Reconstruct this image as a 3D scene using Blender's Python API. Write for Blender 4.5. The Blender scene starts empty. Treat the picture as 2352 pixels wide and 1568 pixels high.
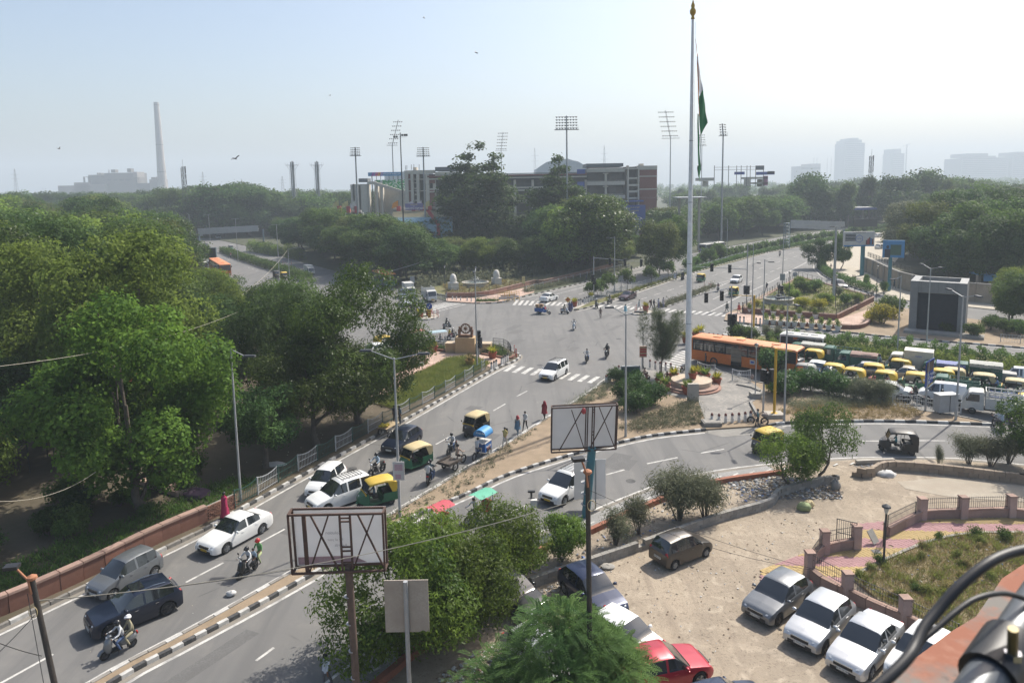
import bpy,math,random
import numpy as np
from mathutils import Vector,Matrix
R=math.radians
random.seed(11);RNG=np.random.default_rng(11)
SC=bpy.context.scene
COL=SC.collection
CF,CP,CR,CH,CX,CY=1625.0,7.01,-0.98,20.6,1176.0,622.4
cd=bpy.data.cameras.new('camera');cam=bpy.data.objects.new('camera',cd);COL.objects.link(cam)
cd.sensor_width=36;cd.lens=CF/2352*36;cd.shift_y=-(784-CY)/2352
cd.clip_start=0.05;cd.clip_end=9000
MROT=Matrix.Rotation(R(90-CP),4,'X')@Matrix.Rotation(R(CR),4,'Z')
cam.matrix_world=Matrix.Translation((0,0,CH))@MROT
cd.dof.use_dof=True;cd.dof.focus_distance=45;cd.dof.aperture_fstop=5.0
SC.camera=cam
SUN_AZ,SUN_EL=R(43),R(48)
wd=bpy.data.worlds.new('World');SC.world=wd;wd.use_nodes=True
wn=wd.node_tree;wn.nodes.clear()
sky=wn.nodes.new('ShaderNodeTexSky');sky.sky_type='NISHITA';sky.sun_disc=False
sky.sun_elevation=SUN_EL;sky.sun_rotation=math.pi/2-SUN_AZ
sky.air_density=1.0;sky.dust_density=3.2;sky.ozone_density=1.2;sky.altitude=0
wb=wn.nodes.new('ShaderNodeBackground');wb.inputs[1].default_value=0.122
wo=wn.nodes.new('ShaderNodeOutputWorld')
wn.links.new(sky.outputs[0],wb.inputs[0]);wn.links.new(wb.outputs[0],wo.inputs[0])
sl=bpy.data.lights.new('sun','SUN');sl.energy=4.4;sl.angle=R(0.6);sl.color=(1.0,0.95,0.86)
so=bpy.data.objects.new('sun',sl);COL.objects.link(so)
sdir=Vector((math.cos(SUN_AZ)*math.cos(SUN_EL),math.sin(SUN_AZ)*math.cos(SUN_EL),math.sin(SUN_EL)))
so.rotation_euler=sdir.to_track_quat('Z','Y').to_euler();so.location=sdir*200
vs=SC.view_settings;vs.view_transform='Standard';vs.look='None';vs.exposure=0.62;vs.gamma=1
vs.use_curve_mapping=False
cy=SC.cycles
cy.use_denoising=True;cy.max_bounces=6;cy.diffuse_bounces=3;cy.glossy_bounces=3
cy.transmission_bounces=4;cy.transparent_max_bounces=8;cy.volume_bounces=0
cy.use_adaptive_sampling=True;cy.adaptive_threshold=0.02
cy.caustics_reflective=False;cy.caustics_refractive=False
M3=MROT.to_3x3()
def ray(u,v):return M3@Vector(((u-CX)/CF,-(v-CY)/CF,-1))
def G(u,v,z=0.0):
 d=ray(u,v);t=(z-CH)/d.z
 return Vector((d.x*t,d.y*t,z))
def P(u,v,Y):
 d=ray(u,v);t=Y/d.y
 return Vector((d.x*t,Y,CH+d.z*t))
CB=(0,588,1176,1764)
def C(c,r,x,y):
 if r==1:return CB[c]+x*.25632,344.5+y*.25632
 return CB[c]+x*.27464,(717.8 if r==2 else 1137.5)+y*.27464
def W(c,r,x,y,z=0.0):return G(*C(c,r,x,y),z)
def PW(c,r,x,y,Y):return P(*C(c,r,x,y),Y)
def zat(u,v,xy):
 d=ray(u,v);return CH+d.z*(xy[1]/d.y)
def pxm(xy):return CF/xy[1]
MATS={}
def lin(c):
 return tuple(((x/255)/12.92 if x/255<=.04045 else((x/255+.055)/1.055)**2.4) for x in c)
def newmat(name):
 m=bpy.data.materials.new(name);m.use_nodes=True;nt=m.node_tree
 return m,nt,nt.nodes['Principled BSDF'],nt.nodes['Material Output']
def nd(nt,t,ins=None,**kw):
 n=nt.nodes.new(t)
 for k,v in kw.items():setattr(n,k,v)
 for k,v in(ins or{}).items():
  if isinstance(v,bpy.types.NodeSocket):nt.links.new(v,n.inputs[k])
  else:n.inputs[k].default_value=v
 return n
def c4(c):return(c[0],c[1],c[2],1)
def mx_(nt,f,a,b,bt='MIX'):
 n=nt.nodes.new('ShaderNodeMix');n.data_type='RGBA';n.blend_type=bt
 for k,v in((0,f),(6,a),(7,b)):
  if isinstance(v,bpy.types.NodeSocket):nt.links.new(v,n.inputs[k])
  else:n.inputs[k].default_value=c4(v) if k else v
 return n.outputs[2]
def rp_(nt,src,lo,hi):
 n=nd(nt,'ShaderNodeMapRange',{0:src,1:lo,2:hi,3:0.0,4:1.0});n.clamp=True
 return n.outputs[0]
def noise(nt,vec,scale,detail=4,rough=.55,dist=0):
 return nd(nt,'ShaderNodeTexNoise',{'Vector':vec,'Scale':scale,'Detail':detail,'Roughness':rough,'Distortion':dist}).outputs[0]
def pos(nt):return nd(nt,'ShaderNodeNewGeometry').outputs['Position']
def M(name,c,rough=.6,metal=0,c2=None,var=.18,sc=2.0,lo=.38,hi=.66,bump=0,bsc=20,coat=0,spec=.5,fine=.1,dust=None,obj=False,rnd=0):
 if name in MATS:return MATS[name]
 m,nt,b,o=newmat(name)
 p=nd(nt,'ShaderNodeTexCoord').outputs['Object'] if obj else pos(nt)
 c2=c2 or tuple(x*(1-var) for x in c)
 col=mx_(nt,rp_(nt,noise(nt,p,sc),lo,hi),c,c2)
 if fine:col=mx_(nt,rp_(nt,noise(nt,p,sc*9,3),.3,.75),col,tuple(x*(1-fine*2) for x in c))
 if dust:
  nz=nd(nt,'ShaderNodeNewGeometry').outputs['Normal']
  up=nd(nt,'ShaderNodeSeparateXYZ',{0:nz}).outputs[2]
  f=nd(nt,'ShaderNodeMath',{0:up,1:dust},operation='MULTIPLY');f.use_clamp=True
  col=mx_(nt,f.outputs[0],col,(.30,.25,.19))
 if rnd:
  ri=nd(nt,'ShaderNodeObjectInfo').outputs['Random']
  col=mx_(nt,nd(nt,'ShaderNodeMath',{0:ri,1:rnd},operation='MULTIPLY').outputs[0],col,tuple(x*.25 for x in c))
 nt.links.new(col,b.inputs['Base Color'])
 b.inputs['Roughness'].default_value=rough;b.inputs['Metallic'].default_value=metal
 b.inputs['Specular IOR Level'].default_value=spec
 if coat:b.inputs['Coat Weight'].default_value=coat;b.inputs['Coat Roughness'].default_value=.06
 if bump:
  bn=nd(nt,'ShaderNodeBump',{'Height':noise(nt,p,bsc,5),'Strength':bump,'Distance':.05})
  nt.links.new(bn.outputs[0],b.inputs['Normal'])
 MATS[name]=m;return m
def lm(name,dark,light,tint=None,rough=.62,trans=.35,sc=.35):
 if name in MATS:return MATS[name]
 dark,light=[tuple(x*1.3 for x in c) for c in(dark,light)]
 m,nt,b,o=newmat(name)
 g=nd(nt,'ShaderNodeNewGeometry')
 col=mx_(nt,rp_(nt,noise(nt,g.outputs['Position'],sc,3),.35,.68),dark,light)
 isl=g.outputs['Random Per Island']
 col=mx_(nt,nd(nt,'ShaderNodeMath',{0:isl,1:.55},operation='MULTIPLY').outputs[0],col,tint or tuple(x*.45 for x in dark))
 oi=nd(nt,'ShaderNodeObjectInfo').outputs['Random']
 hs=nd(nt,'ShaderNodeHueSaturation',{'Hue':nd(nt,'ShaderNodeMapRange',{0:oi,3:.478,4:.515}).outputs[0],'Saturation':1.0,'Value':nd(nt,'ShaderNodeMapRange',{0:oi,3:.75,4:1.4}).outputs[0],'Color':col})
 col=hs.outputs[0]
 nt.links.new(col,b.inputs['Base Color']);b.inputs['Roughness'].default_value=rough
 b.inputs['Specular IOR Level'].default_value=.1
 tr=nd(nt,'ShaderNodeBsdfTranslucent',{'Color':mx_(nt,.5,col,tuple(min(1,x*1.8) for x in light))})
 mx=nd(nt,'ShaderNodeMixShader',{0:trans,1:b.outputs[0],2:tr.outputs[0]})
 nt.links.new(mx.outputs[0],o.inputs['Surface']);MATS[name]=m;return m
def glassm(name,c=(.018,.021,.024),rough=.04):
 if name in MATS:return MATS[name]
 return M(name,c,rough,0,var=.3,sc=1.2,spec=.9,fine=0,coat=.6)
def tag(o,label=None,cat=None,group=None,kind=None):
 if cat and not kind:kind='thing'
 for k,v in(('label',label),('category',cat),('group',group),('kind',kind)):
  if v:o[k]=v
 return o
def link(o,parent=None):
 COL.objects.link(o)
 if parent:o.parent=parent
 return o
def E_(name,loc=(0,0,0),rz=0,parent=None):
 o=bpy.data.objects.new(name,None);o.location=loc;o.rotation_euler=(0,0,rz);o.empty_display_size=.2
 return link(o,parent)
def aslist(m):return list(m) if isinstance(m,(list,tuple)) else[m]
def I_(name,me,mats=None,parent=None,loc=(0,0,0),rz=0,scale=None):
 o=bpy.data.objects.new(name,me);o.location=loc;o.rotation_euler=(0,0,rz)
 if scale:o.scale=scale if isinstance(scale,(tuple,list)) else(scale,)*3
 if mats:
  for i,m in enumerate(aslist(mats)):
   if i<len(o.material_slots):
    o.material_slots[i].link='OBJECT';o.material_slots[i].material=m
 return link(o,parent)
def kids(o):return KID.get(o.name,[])
def copy_tree(o,parent=None):
 c=o.copy();COL.objects.link(c)
 if parent:c.parent=parent
 for ch in o.children:copy_tree(ch,c)
 return c
class MB:
 def __init__(s):s.v=[];s.f=[];s.m=[]
 def add(s,vs,fs,mi=0):
  b=len(s.v);s.v.extend([tuple(q) for q in vs])
  for f in fs:s.f.append(tuple(b+i for i in f));s.m.append(mi)
  return s
 def box(s,c,d,rz=0,mi=0,tx=1.0,ty=1.0,M4=None):
  x,y,z=d[0]/2,d[1]/2,d[2]/2;ca,sa=math.cos(rz),math.sin(rz);vs=[]
  for k in(-1,1):
   ax,ay=(1,1) if k<0 else(tx,ty)
   for i,j in((-1,-1),(1,-1),(1,1),(-1,1)):
    px,py=i*x*ax,j*y*ay
    vs.append((c[0]+px*ca-py*sa,c[1]+px*sa+py*ca,c[2]+k*z))
  return s.add(vs,[(3,2,1,0),(4,5,6,7),(0,1,5,4),(1,2,6,5),(2,3,7,6),(3,0,4,7)],mi)
 def tube(s,path,r,n=6,mi=0,cap=True,sq=False):
  path=[Vector(p) for p in path];k=len(path);rs=r if isinstance(r,(list,tuple)) else[r]*k
  rings=[];up=Vector((0,0,1));ref=None
  for i in range(k):
   d=(path[min(i+1,k-1)]-path[max(i-1,0)]);d=d.normalized() if d.length>1e-9 else Vector((0,0,1))
   if ref is None:ref=d.cross(up) if abs(d.z)<.95 else d.cross(Vector((1,0,0)))
   a=(ref-d*ref.dot(d));a=a.normalized() if a.length>1e-6 else d.orthogonal().normalized();ref=a;b=d.cross(a)
   rings.append([path[i]+(a*math.cos(t)+b*math.sin(t))*rs[i] for t in[(j+(.5 if n==4 else 0))*2*math.pi/n for j in range(n)]])
  vs=[p for q in rings for p in q];fs=[]
  for i in range(k-1):
   for j in range(n):fs.append((i*n+j,i*n+(j+1)%n,(i+1)*n+(j+1)%n,(i+1)*n+j))
  if cap:fs.append(tuple(range(n-1,-1,-1)));fs.append(tuple((k-1)*n+j for j in range(n)))
  return s.add(vs,fs,mi)
 def bar(s,a,b,r=.02,n=4,mi=0):return s.tube([a,b],r,n,mi)
 def lathe(s,prof,c=(0,0,0),n=16,mi=0,axis='z',cap=True):
  vs=[];fs=[]
  for r,z in prof:
   for j in range(n):
    t=j*2*math.pi/n;q=(r*math.cos(t),r*math.sin(t),z)
    if axis=='y':q=(q[0],q[2],-q[1])
    elif axis=='x':q=(q[2],q[0],q[1])
    vs.append((q[0]+c[0],q[1]+c[1],q[2]+c[2]))
  for i in range(len(prof)-1):
   for j in range(n):fs.append((i*n+j,i*n+(j+1)%n,(i+1)*n+(j+1)%n,(i+1)*n+j))
  if cap:fs.append(tuple(range(n-1,-1,-1)));fs.append(tuple((len(prof)-1)*n+j for j in range(n)))
  return s.add(vs,fs,mi)
 def prism(s,pts,z0,z1,mi=0,mtop=None,bottom=True):
  n=len(pts);a=sum(pts[i][0]*pts[(i+1)%n][1]-pts[(i+1)%n][0]*pts[i][1] for i in range(n))
  pts=list(pts) if a>0 else list(pts)[::-1]
  vs=[(p[0],p[1],z0) for p in pts]+[(p[0],p[1],z1) for p in pts]
  s.add(vs,[(i,(i+1)%n,n+(i+1)%n,n+i) for i in range(n)]+([tuple(range(n-1,-1,-1))] if bottom else[]),mi)
  b=len(s.v)-2*n;s.f.append(tuple(b+n+i for i in range(n)));s.m.append(mi if mtop is None else mtop);return s
 def extr(s,prof,y0,y1,mi=0):
  n=len(prof);vs=[(p[0],y0,p[1]) for p in prof]+[(p[0],y1,p[1]) for p in prof]
  return s.add(vs,[(i,n+i,n+(i+1)%n,(i+1)%n) for i in range(n)]+[tuple(range(n)),tuple(range(2*n-1,n-1,-1))],mi)
 def sphere(s,c,r,n=10,m=6,mi=0):
  r=r if isinstance(r,(tuple,list)) else(r,r,r);vs=[];fs=[]
  for i in range(m+1):
   t=math.pi*i/m
   for j in range(n):
    a=2*math.pi*j/n;vs.append((c[0]+r[0]*math.sin(t)*math.cos(a),c[1]+r[1]*math.sin(t)*math.sin(a),c[2]-r[2]*math.cos(t)))
  for i in range(m):
   for j in range(n):fs.append((i*n+j,i*n+(j+1)%n,(i+1)*n+(j+1)%n,(i+1)*n+j))
  return s.add(vs,fs,mi)
 def xf(s,mat,start=0):
  for i in range(start,len(s.v)):s.v[i]=tuple(mat@Vector(s.v[i]))
  return s
 def mesh(s,name,nm=1,smooth=None,fix=False):
  me=bpy.data.meshes.new(name);me.from_pydata(s.v,[],s.f)
  for _ in range(nm):me.materials.append(None)
  if nm>1:me.polygons.foreach_set('material_index',s.m)
  if fix:
   import bmesh
   bm=bmesh.new();bm.from_mesh(me);bmesh.ops.recalc_face_normals(bm,faces=bm.faces);bm.to_mesh(me);bm.free()
  if smooth is not None:
   me.polygons.foreach_set('use_smooth',[True]*len(me.polygons));me.set_sharp_from_angle(angle=R(smooth))
  me.update();return me
 def bd(s,name,mats,parent=None,smooth=None,loc=(0,0,0),rz=0,fix=False):
  mats=aslist(mats);return I_(name,s.mesh(name,len(mats),smooth,fix),mats,parent,loc,rz)
def sp_(pts,step,closed=False):
 pts=[Vector((p[0],p[1],0)) for p in pts];n=len(pts);out=[]
 for i in range(n if closed else n-1):
  p0=pts[(i-1)%n] if closed or i>0 else pts[i];p1=pts[i];p2=pts[(i+1)%n]
  p3=pts[(i+2)%n] if closed or i+2<n else p2
  for k in range(10):
   t=k/10
   out.append(.5*((2*p1)+(-p0+p2)*t+(2*p0-5*p1+4*p2-p3)*t*t+(-p0+3*p1-3*p2+p3)*t**3))
 if not closed:out.append(pts[-1])
 else:out.append(out[0])
 res=[out[0]];acc=0
 for a,b in zip(out,out[1:]):
  L=(b-a).length
  while acc+L>=step:
   f=(step-acc)/L;a=a+(b-a)*f;res.append(a.copy());L=(b-a).length;acc=0
  acc+=L
 if(res[-1]-out[-1]).length>step*.3:res.append(out[-1])
 return res
def in_poly(x,y,poly):
 c=False;n=len(poly)
 for i in range(n):
  x1,y1=poly[i][0],poly[i][1];x2,y2=poly[i-1][0],poly[i-1][1]
  if(y1>y)!=(y2>y) and x<(x2-x1)*(y-y1)/(y2-y1)+x1:c=not c
 return c
def in_poly_np(x,y,poly):
 c=np.zeros(len(x),bool);n=len(poly)
 for i in range(n):
  x1,y1=poly[i][0],poly[i][1];x2,y2=poly[i-1][0],poly[i-1][1]
  if y1==y2:continue
  c^=((y1>y)!=(y2>y))&(x<(x2-x1)*(y-y1)/(y2-y1)+x1)
 return c
def scatter(poly,n):
 xs=[p[0] for p in poly];ys=[p[1] for p in poly];X=[];Y=[]
 while len(X)<n:
  x=RNG.uniform(min(xs),max(xs),n*2);y=RNG.uniform(min(ys),max(ys),n*2);k=in_poly_np(x,y,poly)
  X.extend(x[k]);Y.extend(y[k])
 return np.array(X[:n]),np.array(Y[:n])
 # ================================================================ figures: one skinned body per pose, shared between people
def joints(pose):
 J=dict(pel=(0,0,.92,.125,.15),sp=(0,0,1.12,.11,.14),ch=(.0,0,1.32,.115,.165),nk=(.01,0,1.47,.052,.055),hd=(.02,0,1.56,.085,.08),tp=(.02,0,1.66,.075,.075))
 for s,q in((1,'l'),(-1,'r')):
  J.update({'sh'+q:(0,s*.175,1.38,.06,.06),'el'+q:(-.02,s*.23,1.11,.043,.043),'wr'+q:(.06,s*.22,.87,.03,.03),'ha'+q:(.09,s*.215,.78,.035,.022),'hp'+q:(0,s*.09,.86,.09,.09),'kn'+q:(.03,s*.1,.49,.06,.06),'an'+q:(0,s*.1,.09,.042,.042),'to'+q:(.15,s*.11,.035,.035,.04)})
 U={}
 if pose=='walk':U=dict(knr=(.17,-.1,.51),anr=(.27,-.1,.10),tor=(.42,-.11,.06),knl=(-.02,.1,.48),anl=(-.30,.1,.15),tol=(-.20,.11,.04),ell=(.10,.22,1.13),wrl=(.30,.19,1.0),hal=(.38,.18,.97),elr=(-.16,-.22,1.13),wrr=(-.12,-.21,.88),har=(-.09,-.21,.80))
 if pose=='walk2':U=dict(knl=(.14,.1,.50),anl=(.20,.1,.09),tol=(.35,.11,.04),knr=(-.02,-.1,.48),anr=(-.24,-.1,.13),tor=(-.13,-.11,.04),elr=(.05,-.22,1.12),wrr=(.22,-.12,1.15),har=(.27,-.06,1.2))
 if pose in('ride','pillion','lean'):
  h=.84;f=.06 if pose!='pillion' else .0
  U=dict(pel=(-.1,0,h),sp=(-.08+f,0,h+.2),ch=(-.03+f,0,h+.41),nk=(.01+f,0,h+.56),hd=(.04+f,0,h+.65),tp=(.05+f,0,h+.75))
  for s,q in((1,'l'),(-1,'r')):
   U.update({'sh'+q:(f-.02,s*.18,h+.46),'hp'+q:(-.08,s*.1,h-.03),'kn'+q:(.30,s*.21,h-.10),'an'+q:(.12,s*.2,h-.50),'to'+q:(.26,s*.22,h-.56)})
   if pose=='pillion':U.update({'el'+q:(.06,s*.26,h+.22),'wr'+q:(.25,s*.2,h+.08),'ha'+q:(.32,s*.18,h+.06)})
   else:U.update({'el'+q:(.20,s*.30,h+.24),'wr'+q:(.46,s*.32,h+.20),'ha'+q:(.53,s*.32,h+.20)})
 if pose=='seat':
  h=.62;U=dict(pel=(0,0,h),sp=(0,0,h+.2),ch=(0,0,h+.41),nk=(.02,0,h+.55),hd=(.03,0,h+.64),tp=(.03,0,h+.74))
  for s,q in((1,'l'),(-1,'r')):U.update({'sh'+q:(0,s*.18,h+.46),'hp'+q:(0,s*.1,h-.02),'kn'+q:(.40,s*.14,h+.0),'an'+q:(.38,s*.12,h-.42),'to'+q:(.52,s*.12,h-.47),'el'+q:(.14,s*.26,h+.22),'wr'+q:(.38,s*.22,h+.24),'ha'+q:(.45,s*.2,h+.25)})
 if pose=='squat':
  h=.16;U=dict(pel=(-.1,0,h),sp=(-.08,0,h+.2),ch=(-.02,0,h+.40),nk=(.03,0,h+.54),hd=(.07,0,h+.62),tp=(.08,0,h+.72))
  for s,q in((1,'l'),(-1,'r')):U.update({'sh'+q:(-.01,s*.18,h+.45),'hp'+q:(-.05,s*.1,h),'kn'+q:(.28,s*.22,h+.27),'an'+q:(.24,s*.13,.07),'to'+q:(.38,s*.14,.035),'el'+q:(.18,s*.26,h+.25),'wr'+q:(.32,s*.12,h+.25),'ha'+q:(.37,s*.05,h+.22)})
 if pose=='push':U=dict(ell=(.05,.25,1.12),wrl=(.26,.3,1.03),hal=(.33,.32,1.02),elr=(.06,-.24,1.12),wrr=(.25,-.28,1.03),har=(.32,-.3,1.02),knr=(.15,-.1,.5),anr=(.2,-.1,.09),tor=(.35,-.11,.04),knl=(0,.1,.48),anl=(-.22,.1,.12),tol=(-.1,.11,.04))
 for k,v in U.items():J[k]=(*v,*J[k][3:])
 return J
BON=[('pel','sp',1),('sp','ch',1),('ch','nk',1),('nk','hd',0),('hd','tp',0)]
for q in 'lr':BON+=[('ch','sh'+q,1),('sh'+q,'el'+q,1),('el'+q,'wr'+q,4),('wr'+q,'ha'+q,0),('pel','hp'+q,2),('hp'+q,'kn'+q,2),('kn'+q,'an'+q,2),('an'+q,'to'+q,3)]
BODY={}
def body_mesh(pose):
 J=joints(pose);names=list(J);me=bpy.data.meshes.new('sk');me.from_pydata([J[n][:3] for n in names],[(names.index(a),names.index(b)) for a,b,_ in BON],[])
 o=bpy.data.objects.new('sk',me);COL.objects.link(o);m=o.modifiers.new('s','SKIN');m.branch_smoothing=.6;m.use_smooth_shade=True
 for n,sv in zip(names,me.skin_vertices[0].data):sv.radius=J[n][3:5];sv.use_root=n=='pel'
 s=o.modifiers.new('u','SUBSURF');s.levels=1
 dg=bpy.context.evaluated_depsgraph_get();dg.update();out=bpy.data.meshes.new_from_object(o.evaluated_get(dg));bpy.data.objects.remove(o)
 out.name='body';out.materials.clear();[out.materials.append(None) for _ in range(5)]
 A=np.array([J[a][:3] for a,b,_ in BON]);B=np.array([J[b][:3] for a,b,_ in BON]);D=B-A;rad=np.array([(J[a][3]+J[b][3])/2 for a,b,_ in BON]);mi=[]
 for p in out.polygons:
  c=np.array(p.center);t=np.clip(((c-A)*D).sum(1)/(D*D).sum(1),0,1);q=np.linalg.norm(A+D*t[:,None]-c,axis=1)-rad*.6;k=BON[int(np.argmin(q))][2];mi.append(k)
 out.polygons.foreach_set('material_index',mi);out.polygons.foreach_set('use_smooth',[True]*len(out.polygons));out.update();BODY[pose]=(out,Vector(J['hd'][:3]),J)
for p_ in('stand','walk','walk2','ride','pillion','seat','squat','push'):body_mesh(p_)
def head_bits():
 b=MB();b.sphere((0,0,.035),(.108,.096,.112),12,8);v=b.mesh('hair',1,60);keep=[]
 b2=MB();vs=b.v
 for f in b.f:
  c=[sum(vs[i][k] for i in f)/len(f) for k in range(3)]
  if c[2]>.03 or(c[0]<-.02 and c[2]>-.05):keep.append(f)
 b2 .v=b.v;b2 .f=keep;b2 .m=[0]*len(keep);BODY['hair']=b2 .mesh('hair',1,60)
 b=MB();b.sphere((.005,0,.03),(.145,.125,.14),14,9);b.box((.125,0,.02),(.03,.17,.09));BODY['helmet']=b.mesh('helmet',1,60)
 b=MB();[b.tube([(.115*math.cos(t),.108*math.sin(t),.06+.03*math.sin(2*t)) for t in[i*.5236 for i in range(13)]],r,6,cap=False) for r in(.045,)];b.sphere((0,0,.09),(.105,.1,.075),10,6);BODY['turban']=b.mesh('turban',1,60)
 b=MB();b.sphere((.1,0,-.005),(.02,.014,.024),6,4);[b.sphere((.082,s*.034,.03),(.012,.014,.009),6,4,1) for s in(-1,1)];b.sphere((.085,0,-.045),(.01,.024,.006),6,4,1);[b.sphere((0,s*.088,.0),(.02,.012,.03),6,4) for s in(-1,1)];BODY['face']=b.mesh('face',2,60)
 b=MB();b.lathe([(.17,.36),(.21,.15),(.27,-.30),(.29,-.34)],n=14,cap=False);BODY['kurta']=b.mesh('kurta',1,50)
 b=MB();b.lathe([(.12,.5),(.19,.38),(.17,.1),(.22,-.4),(.27,-.8)],n=14,cap=False);BODY['saree']=b.mesh('saree',1,50)
 b=MB();b.sphere((-.02,0,.0),(.13,.125,.15),12,8);b.tube([(-.04,0,-.05),(-.09,0,-.22),(-.1,0,-.45)],[.13,.17,.15],8);BODY['scarf']=b.mesh('scarf',1,60)
 b=MB();b.box((-.22,0,0),(.16,.3,.42),tx=.8,ty=.85);BODY['bag']=b.mesh('backpack',1,40)
head_bits()
SKIN=M('skin_brown',(.22,.11,.065),.6,var=.1,sc=8,fine=0);HAIR=M('hair_black',(.012,.011,.01),.5,var=.2,fine=0);EYE=M('eye_dark',(.02,.015,.012),.4,fine=0)
def cloth(c):k='cloth_%d_%d_%d'%tuple(int(x*99) for x in c);return M(k,c,.85,var=.22,sc=6,fine=.05)
def pn(loc,rz,pose,shirt,trous,label,head='hair',extra=None,headc=None,sleeve=None,s=1.0,shoes=(.05,.04,.035),group=None,off=(0,0,0),barefoot=False):
 o=E_('person',loc,rz);o.scale=(s,s,s);me,hd,J=BODY[pose];S=cloth(shirt)
 q=I_('body',me,[SKIN,S,cloth(trous),SKIN if barefoot else cloth(shoes),SKIN if sleeve is None else cloth(sleeve)],o,off);hp=hd+Vector(off)
 I_('face',BODY['face'],[SKIN,EYE],o,hp)
 if head=='scarf':I_('head_scarf',BODY['scarf'],cloth(headc),o,hp-Vector((.02,0,0)))
 else:I_({'hair':'hair','helmet':'helmet','turban':'turban'}[head],BODY[head],HAIR if head=='hair' else(M('helmet_%d'%int((headc or(.02,))[0]*100),headc or(.02,.02,.022),.25,var=.1,fine=0)) if head=='helmet' else cloth(headc or(.7,.68,.62)),o,hp)
 for e,c in(extra or{}).items():
  if e in('kurta','saree'):I_(e,BODY[e],cloth(c),o,Vector(J['pel'][:3])+Vector(off))
  else:I_('backpack',BODY['bag'],cloth(c),o,Vector(J['ch'][:3])+Vector(off))
 return tag(o,label,'person',group)
FR={'D':(1500,1100,3.136),'E1':(1540,1060,3.92),'E2':(2100,1080,3.36),'E3':(2750,1080,3.136),'E4':(2600,1320,3.92),'E5':(700,850,3.92),'E6':(2700,850,2.94),'F':(2900,1350,2.851)}
def K(k,x,y):o=FR[k];return(o[0]+x/o[2])/1.7415,(o[1]+y/o[2])/1.7415
def WK(k,x,y,z=0.0):return G(*K(k,x,y),z)
def v2(*L):return[(p[0],p[1]) for p in L]
# ================================================================ ground, roads
m_soil=M('forest_soil',(.11,.085,.055),.95,c2=(.06,.055,.03),sc=.25,bump=.5,bsc=3)
def m_asphalt():
 m,nt,b,o=newmat('asphalt');p=pos(nt)
 col=mx_(nt,rp_(nt,noise(nt,p,.09,4),.35,.7),(.185,.179,.170),(.130,.127,.123))
 col=mx_(nt,rp_(nt,noise(nt,p,.55,6,.65),.52,.75),col,(.215,.203,.184))
 mp=nd(nt,'ShaderNodeMapping',{'Vector':p,'Rotation':(0,0,R(-28)),'Scale':(.9,.06,1)})
 col=mx_(nt,rp_(nt,noise(nt,mp.outputs[0],1.0,3),.48,.66),col,(.118,.116,.113))
 vor=nd(nt,'ShaderNodeTexVoronoi',{'Vector':p,'Scale':.16,'Randomness':1.0},feature='DISTANCE_TO_EDGE')
 crack=rp_(nt,vor.outputs[0],.012,.0);ck=nd(nt,'ShaderNodeMath',{0:crack,1:rp_(nt,noise(nt,p,.35,2),.5,.6)},operation='MULTIPLY')
 col=mx_(nt,ck.outputs[0],col,(.05,.05,.05))
 spots=rp_(nt,noise(nt,p,2.2,2),.70,.76);col=mx_(nt,nd(nt,'ShaderNodeMath',{0:spots,1:.5},operation='MULTIPLY').outputs[0],col,(.06,.058,.056))
 col=mx_(nt,rp_(nt,noise(nt,p,60,2),.3,.8),col,(.14,.136,.13))
 nt.links.new(col,b.inputs['Base Color']);b.inputs['Roughness'].default_value=.82;b.inputs['Specular IOR Level'].default_value=.3
 bn=nd(nt,'ShaderNodeBump',{'Height':noise(nt,p,45,4),'Strength':.25,'Distance':.02});nt.links.new(bn.outputs[0],b.inputs['Normal'])
 return m
m_asph=m_asphalt()
def m_lot():
 m,nt,b,o=newmat('lot_dirt');p=pos(nt)
 col=mx_(nt,rp_(nt,noise(nt,p,.22,5,.6),.35,.68),(.35,.29,.22),(.24,.2,.155))
 col=mx_(nt,rp_(nt,noise(nt,p,1.1,6,.65,.6),.52,.72),col,(.42,.355,.275))
 col=mx_(nt,rp_(nt,noise(nt,p,7,5,.7),.54,.68),col,(.18,.145,.11))
 mp=nd(nt,'ShaderNodeMapping',{'Vector':p,'Rotation':(0,0,R(35)),'Scale':(1.6,.12,1)})
 col=mx_(nt,nd(nt,'ShaderNodeMath',{0:rp_(nt,noise(nt,mp.outputs[0],1,3),.55,.7),1:.6},operation='MULTIPLY').outputs[0],col,(.24,.195,.15))
 nt.links.new(col,b.inputs['Base Color']);b.inputs['Roughness'].default_value=.95;b.inputs['Specular IOR Level'].default_value=.15
 bn=nd(nt,'ShaderNodeBump',{'Height':noise(nt,p,6,7,.7),'Strength':.55,'Distance':.06});nt.links.new(bn.outputs[0],b.inputs['Normal'])
 return m
m_dirt=m_lot()
m_verge=M('verge_dirt',(.30,.225,.15),.95,c2=(.20,.15,.095),sc=.8,bump=.5,bsc=8)
m_turf=M('turf_soil',(.12,.12,.035),.95,c2=(.17,.135,.07),sc=.6,bump=.5,bsc=8)
m_white=M('road_paint',(.62,.60,.56),.75,c2=(.22,.215,.205),sc=1.6,lo=.44,hi=.66,fine=.2)
m_kw=M('kerb_white',(.62,.61,.58),.8,c2=(.36,.34,.31),sc=3,fine=.15,bump=.15,rnd=.3)
m_kb=M('kerb_black',(.045,.045,.046),.8,c2=(.13,.125,.12),sc=3,fine=.1,bump=.15)
m_kg=M('kerb_grey',(.30,.28,.25),.9,c2=(.2,.185,.165),sc=3,bump=.2,rnd=.4)
m_pink=M('pink_sandstone',(.42,.235,.175),.85,c2=(.33,.18,.135),sc=1.5,bump=.2,rnd=.5)
mS=M('red_sandstone',(.27,.125,.085),.85,c2=(.20,.09,.06),sc=1.4,bump=.2,rnd=.5)
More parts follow.
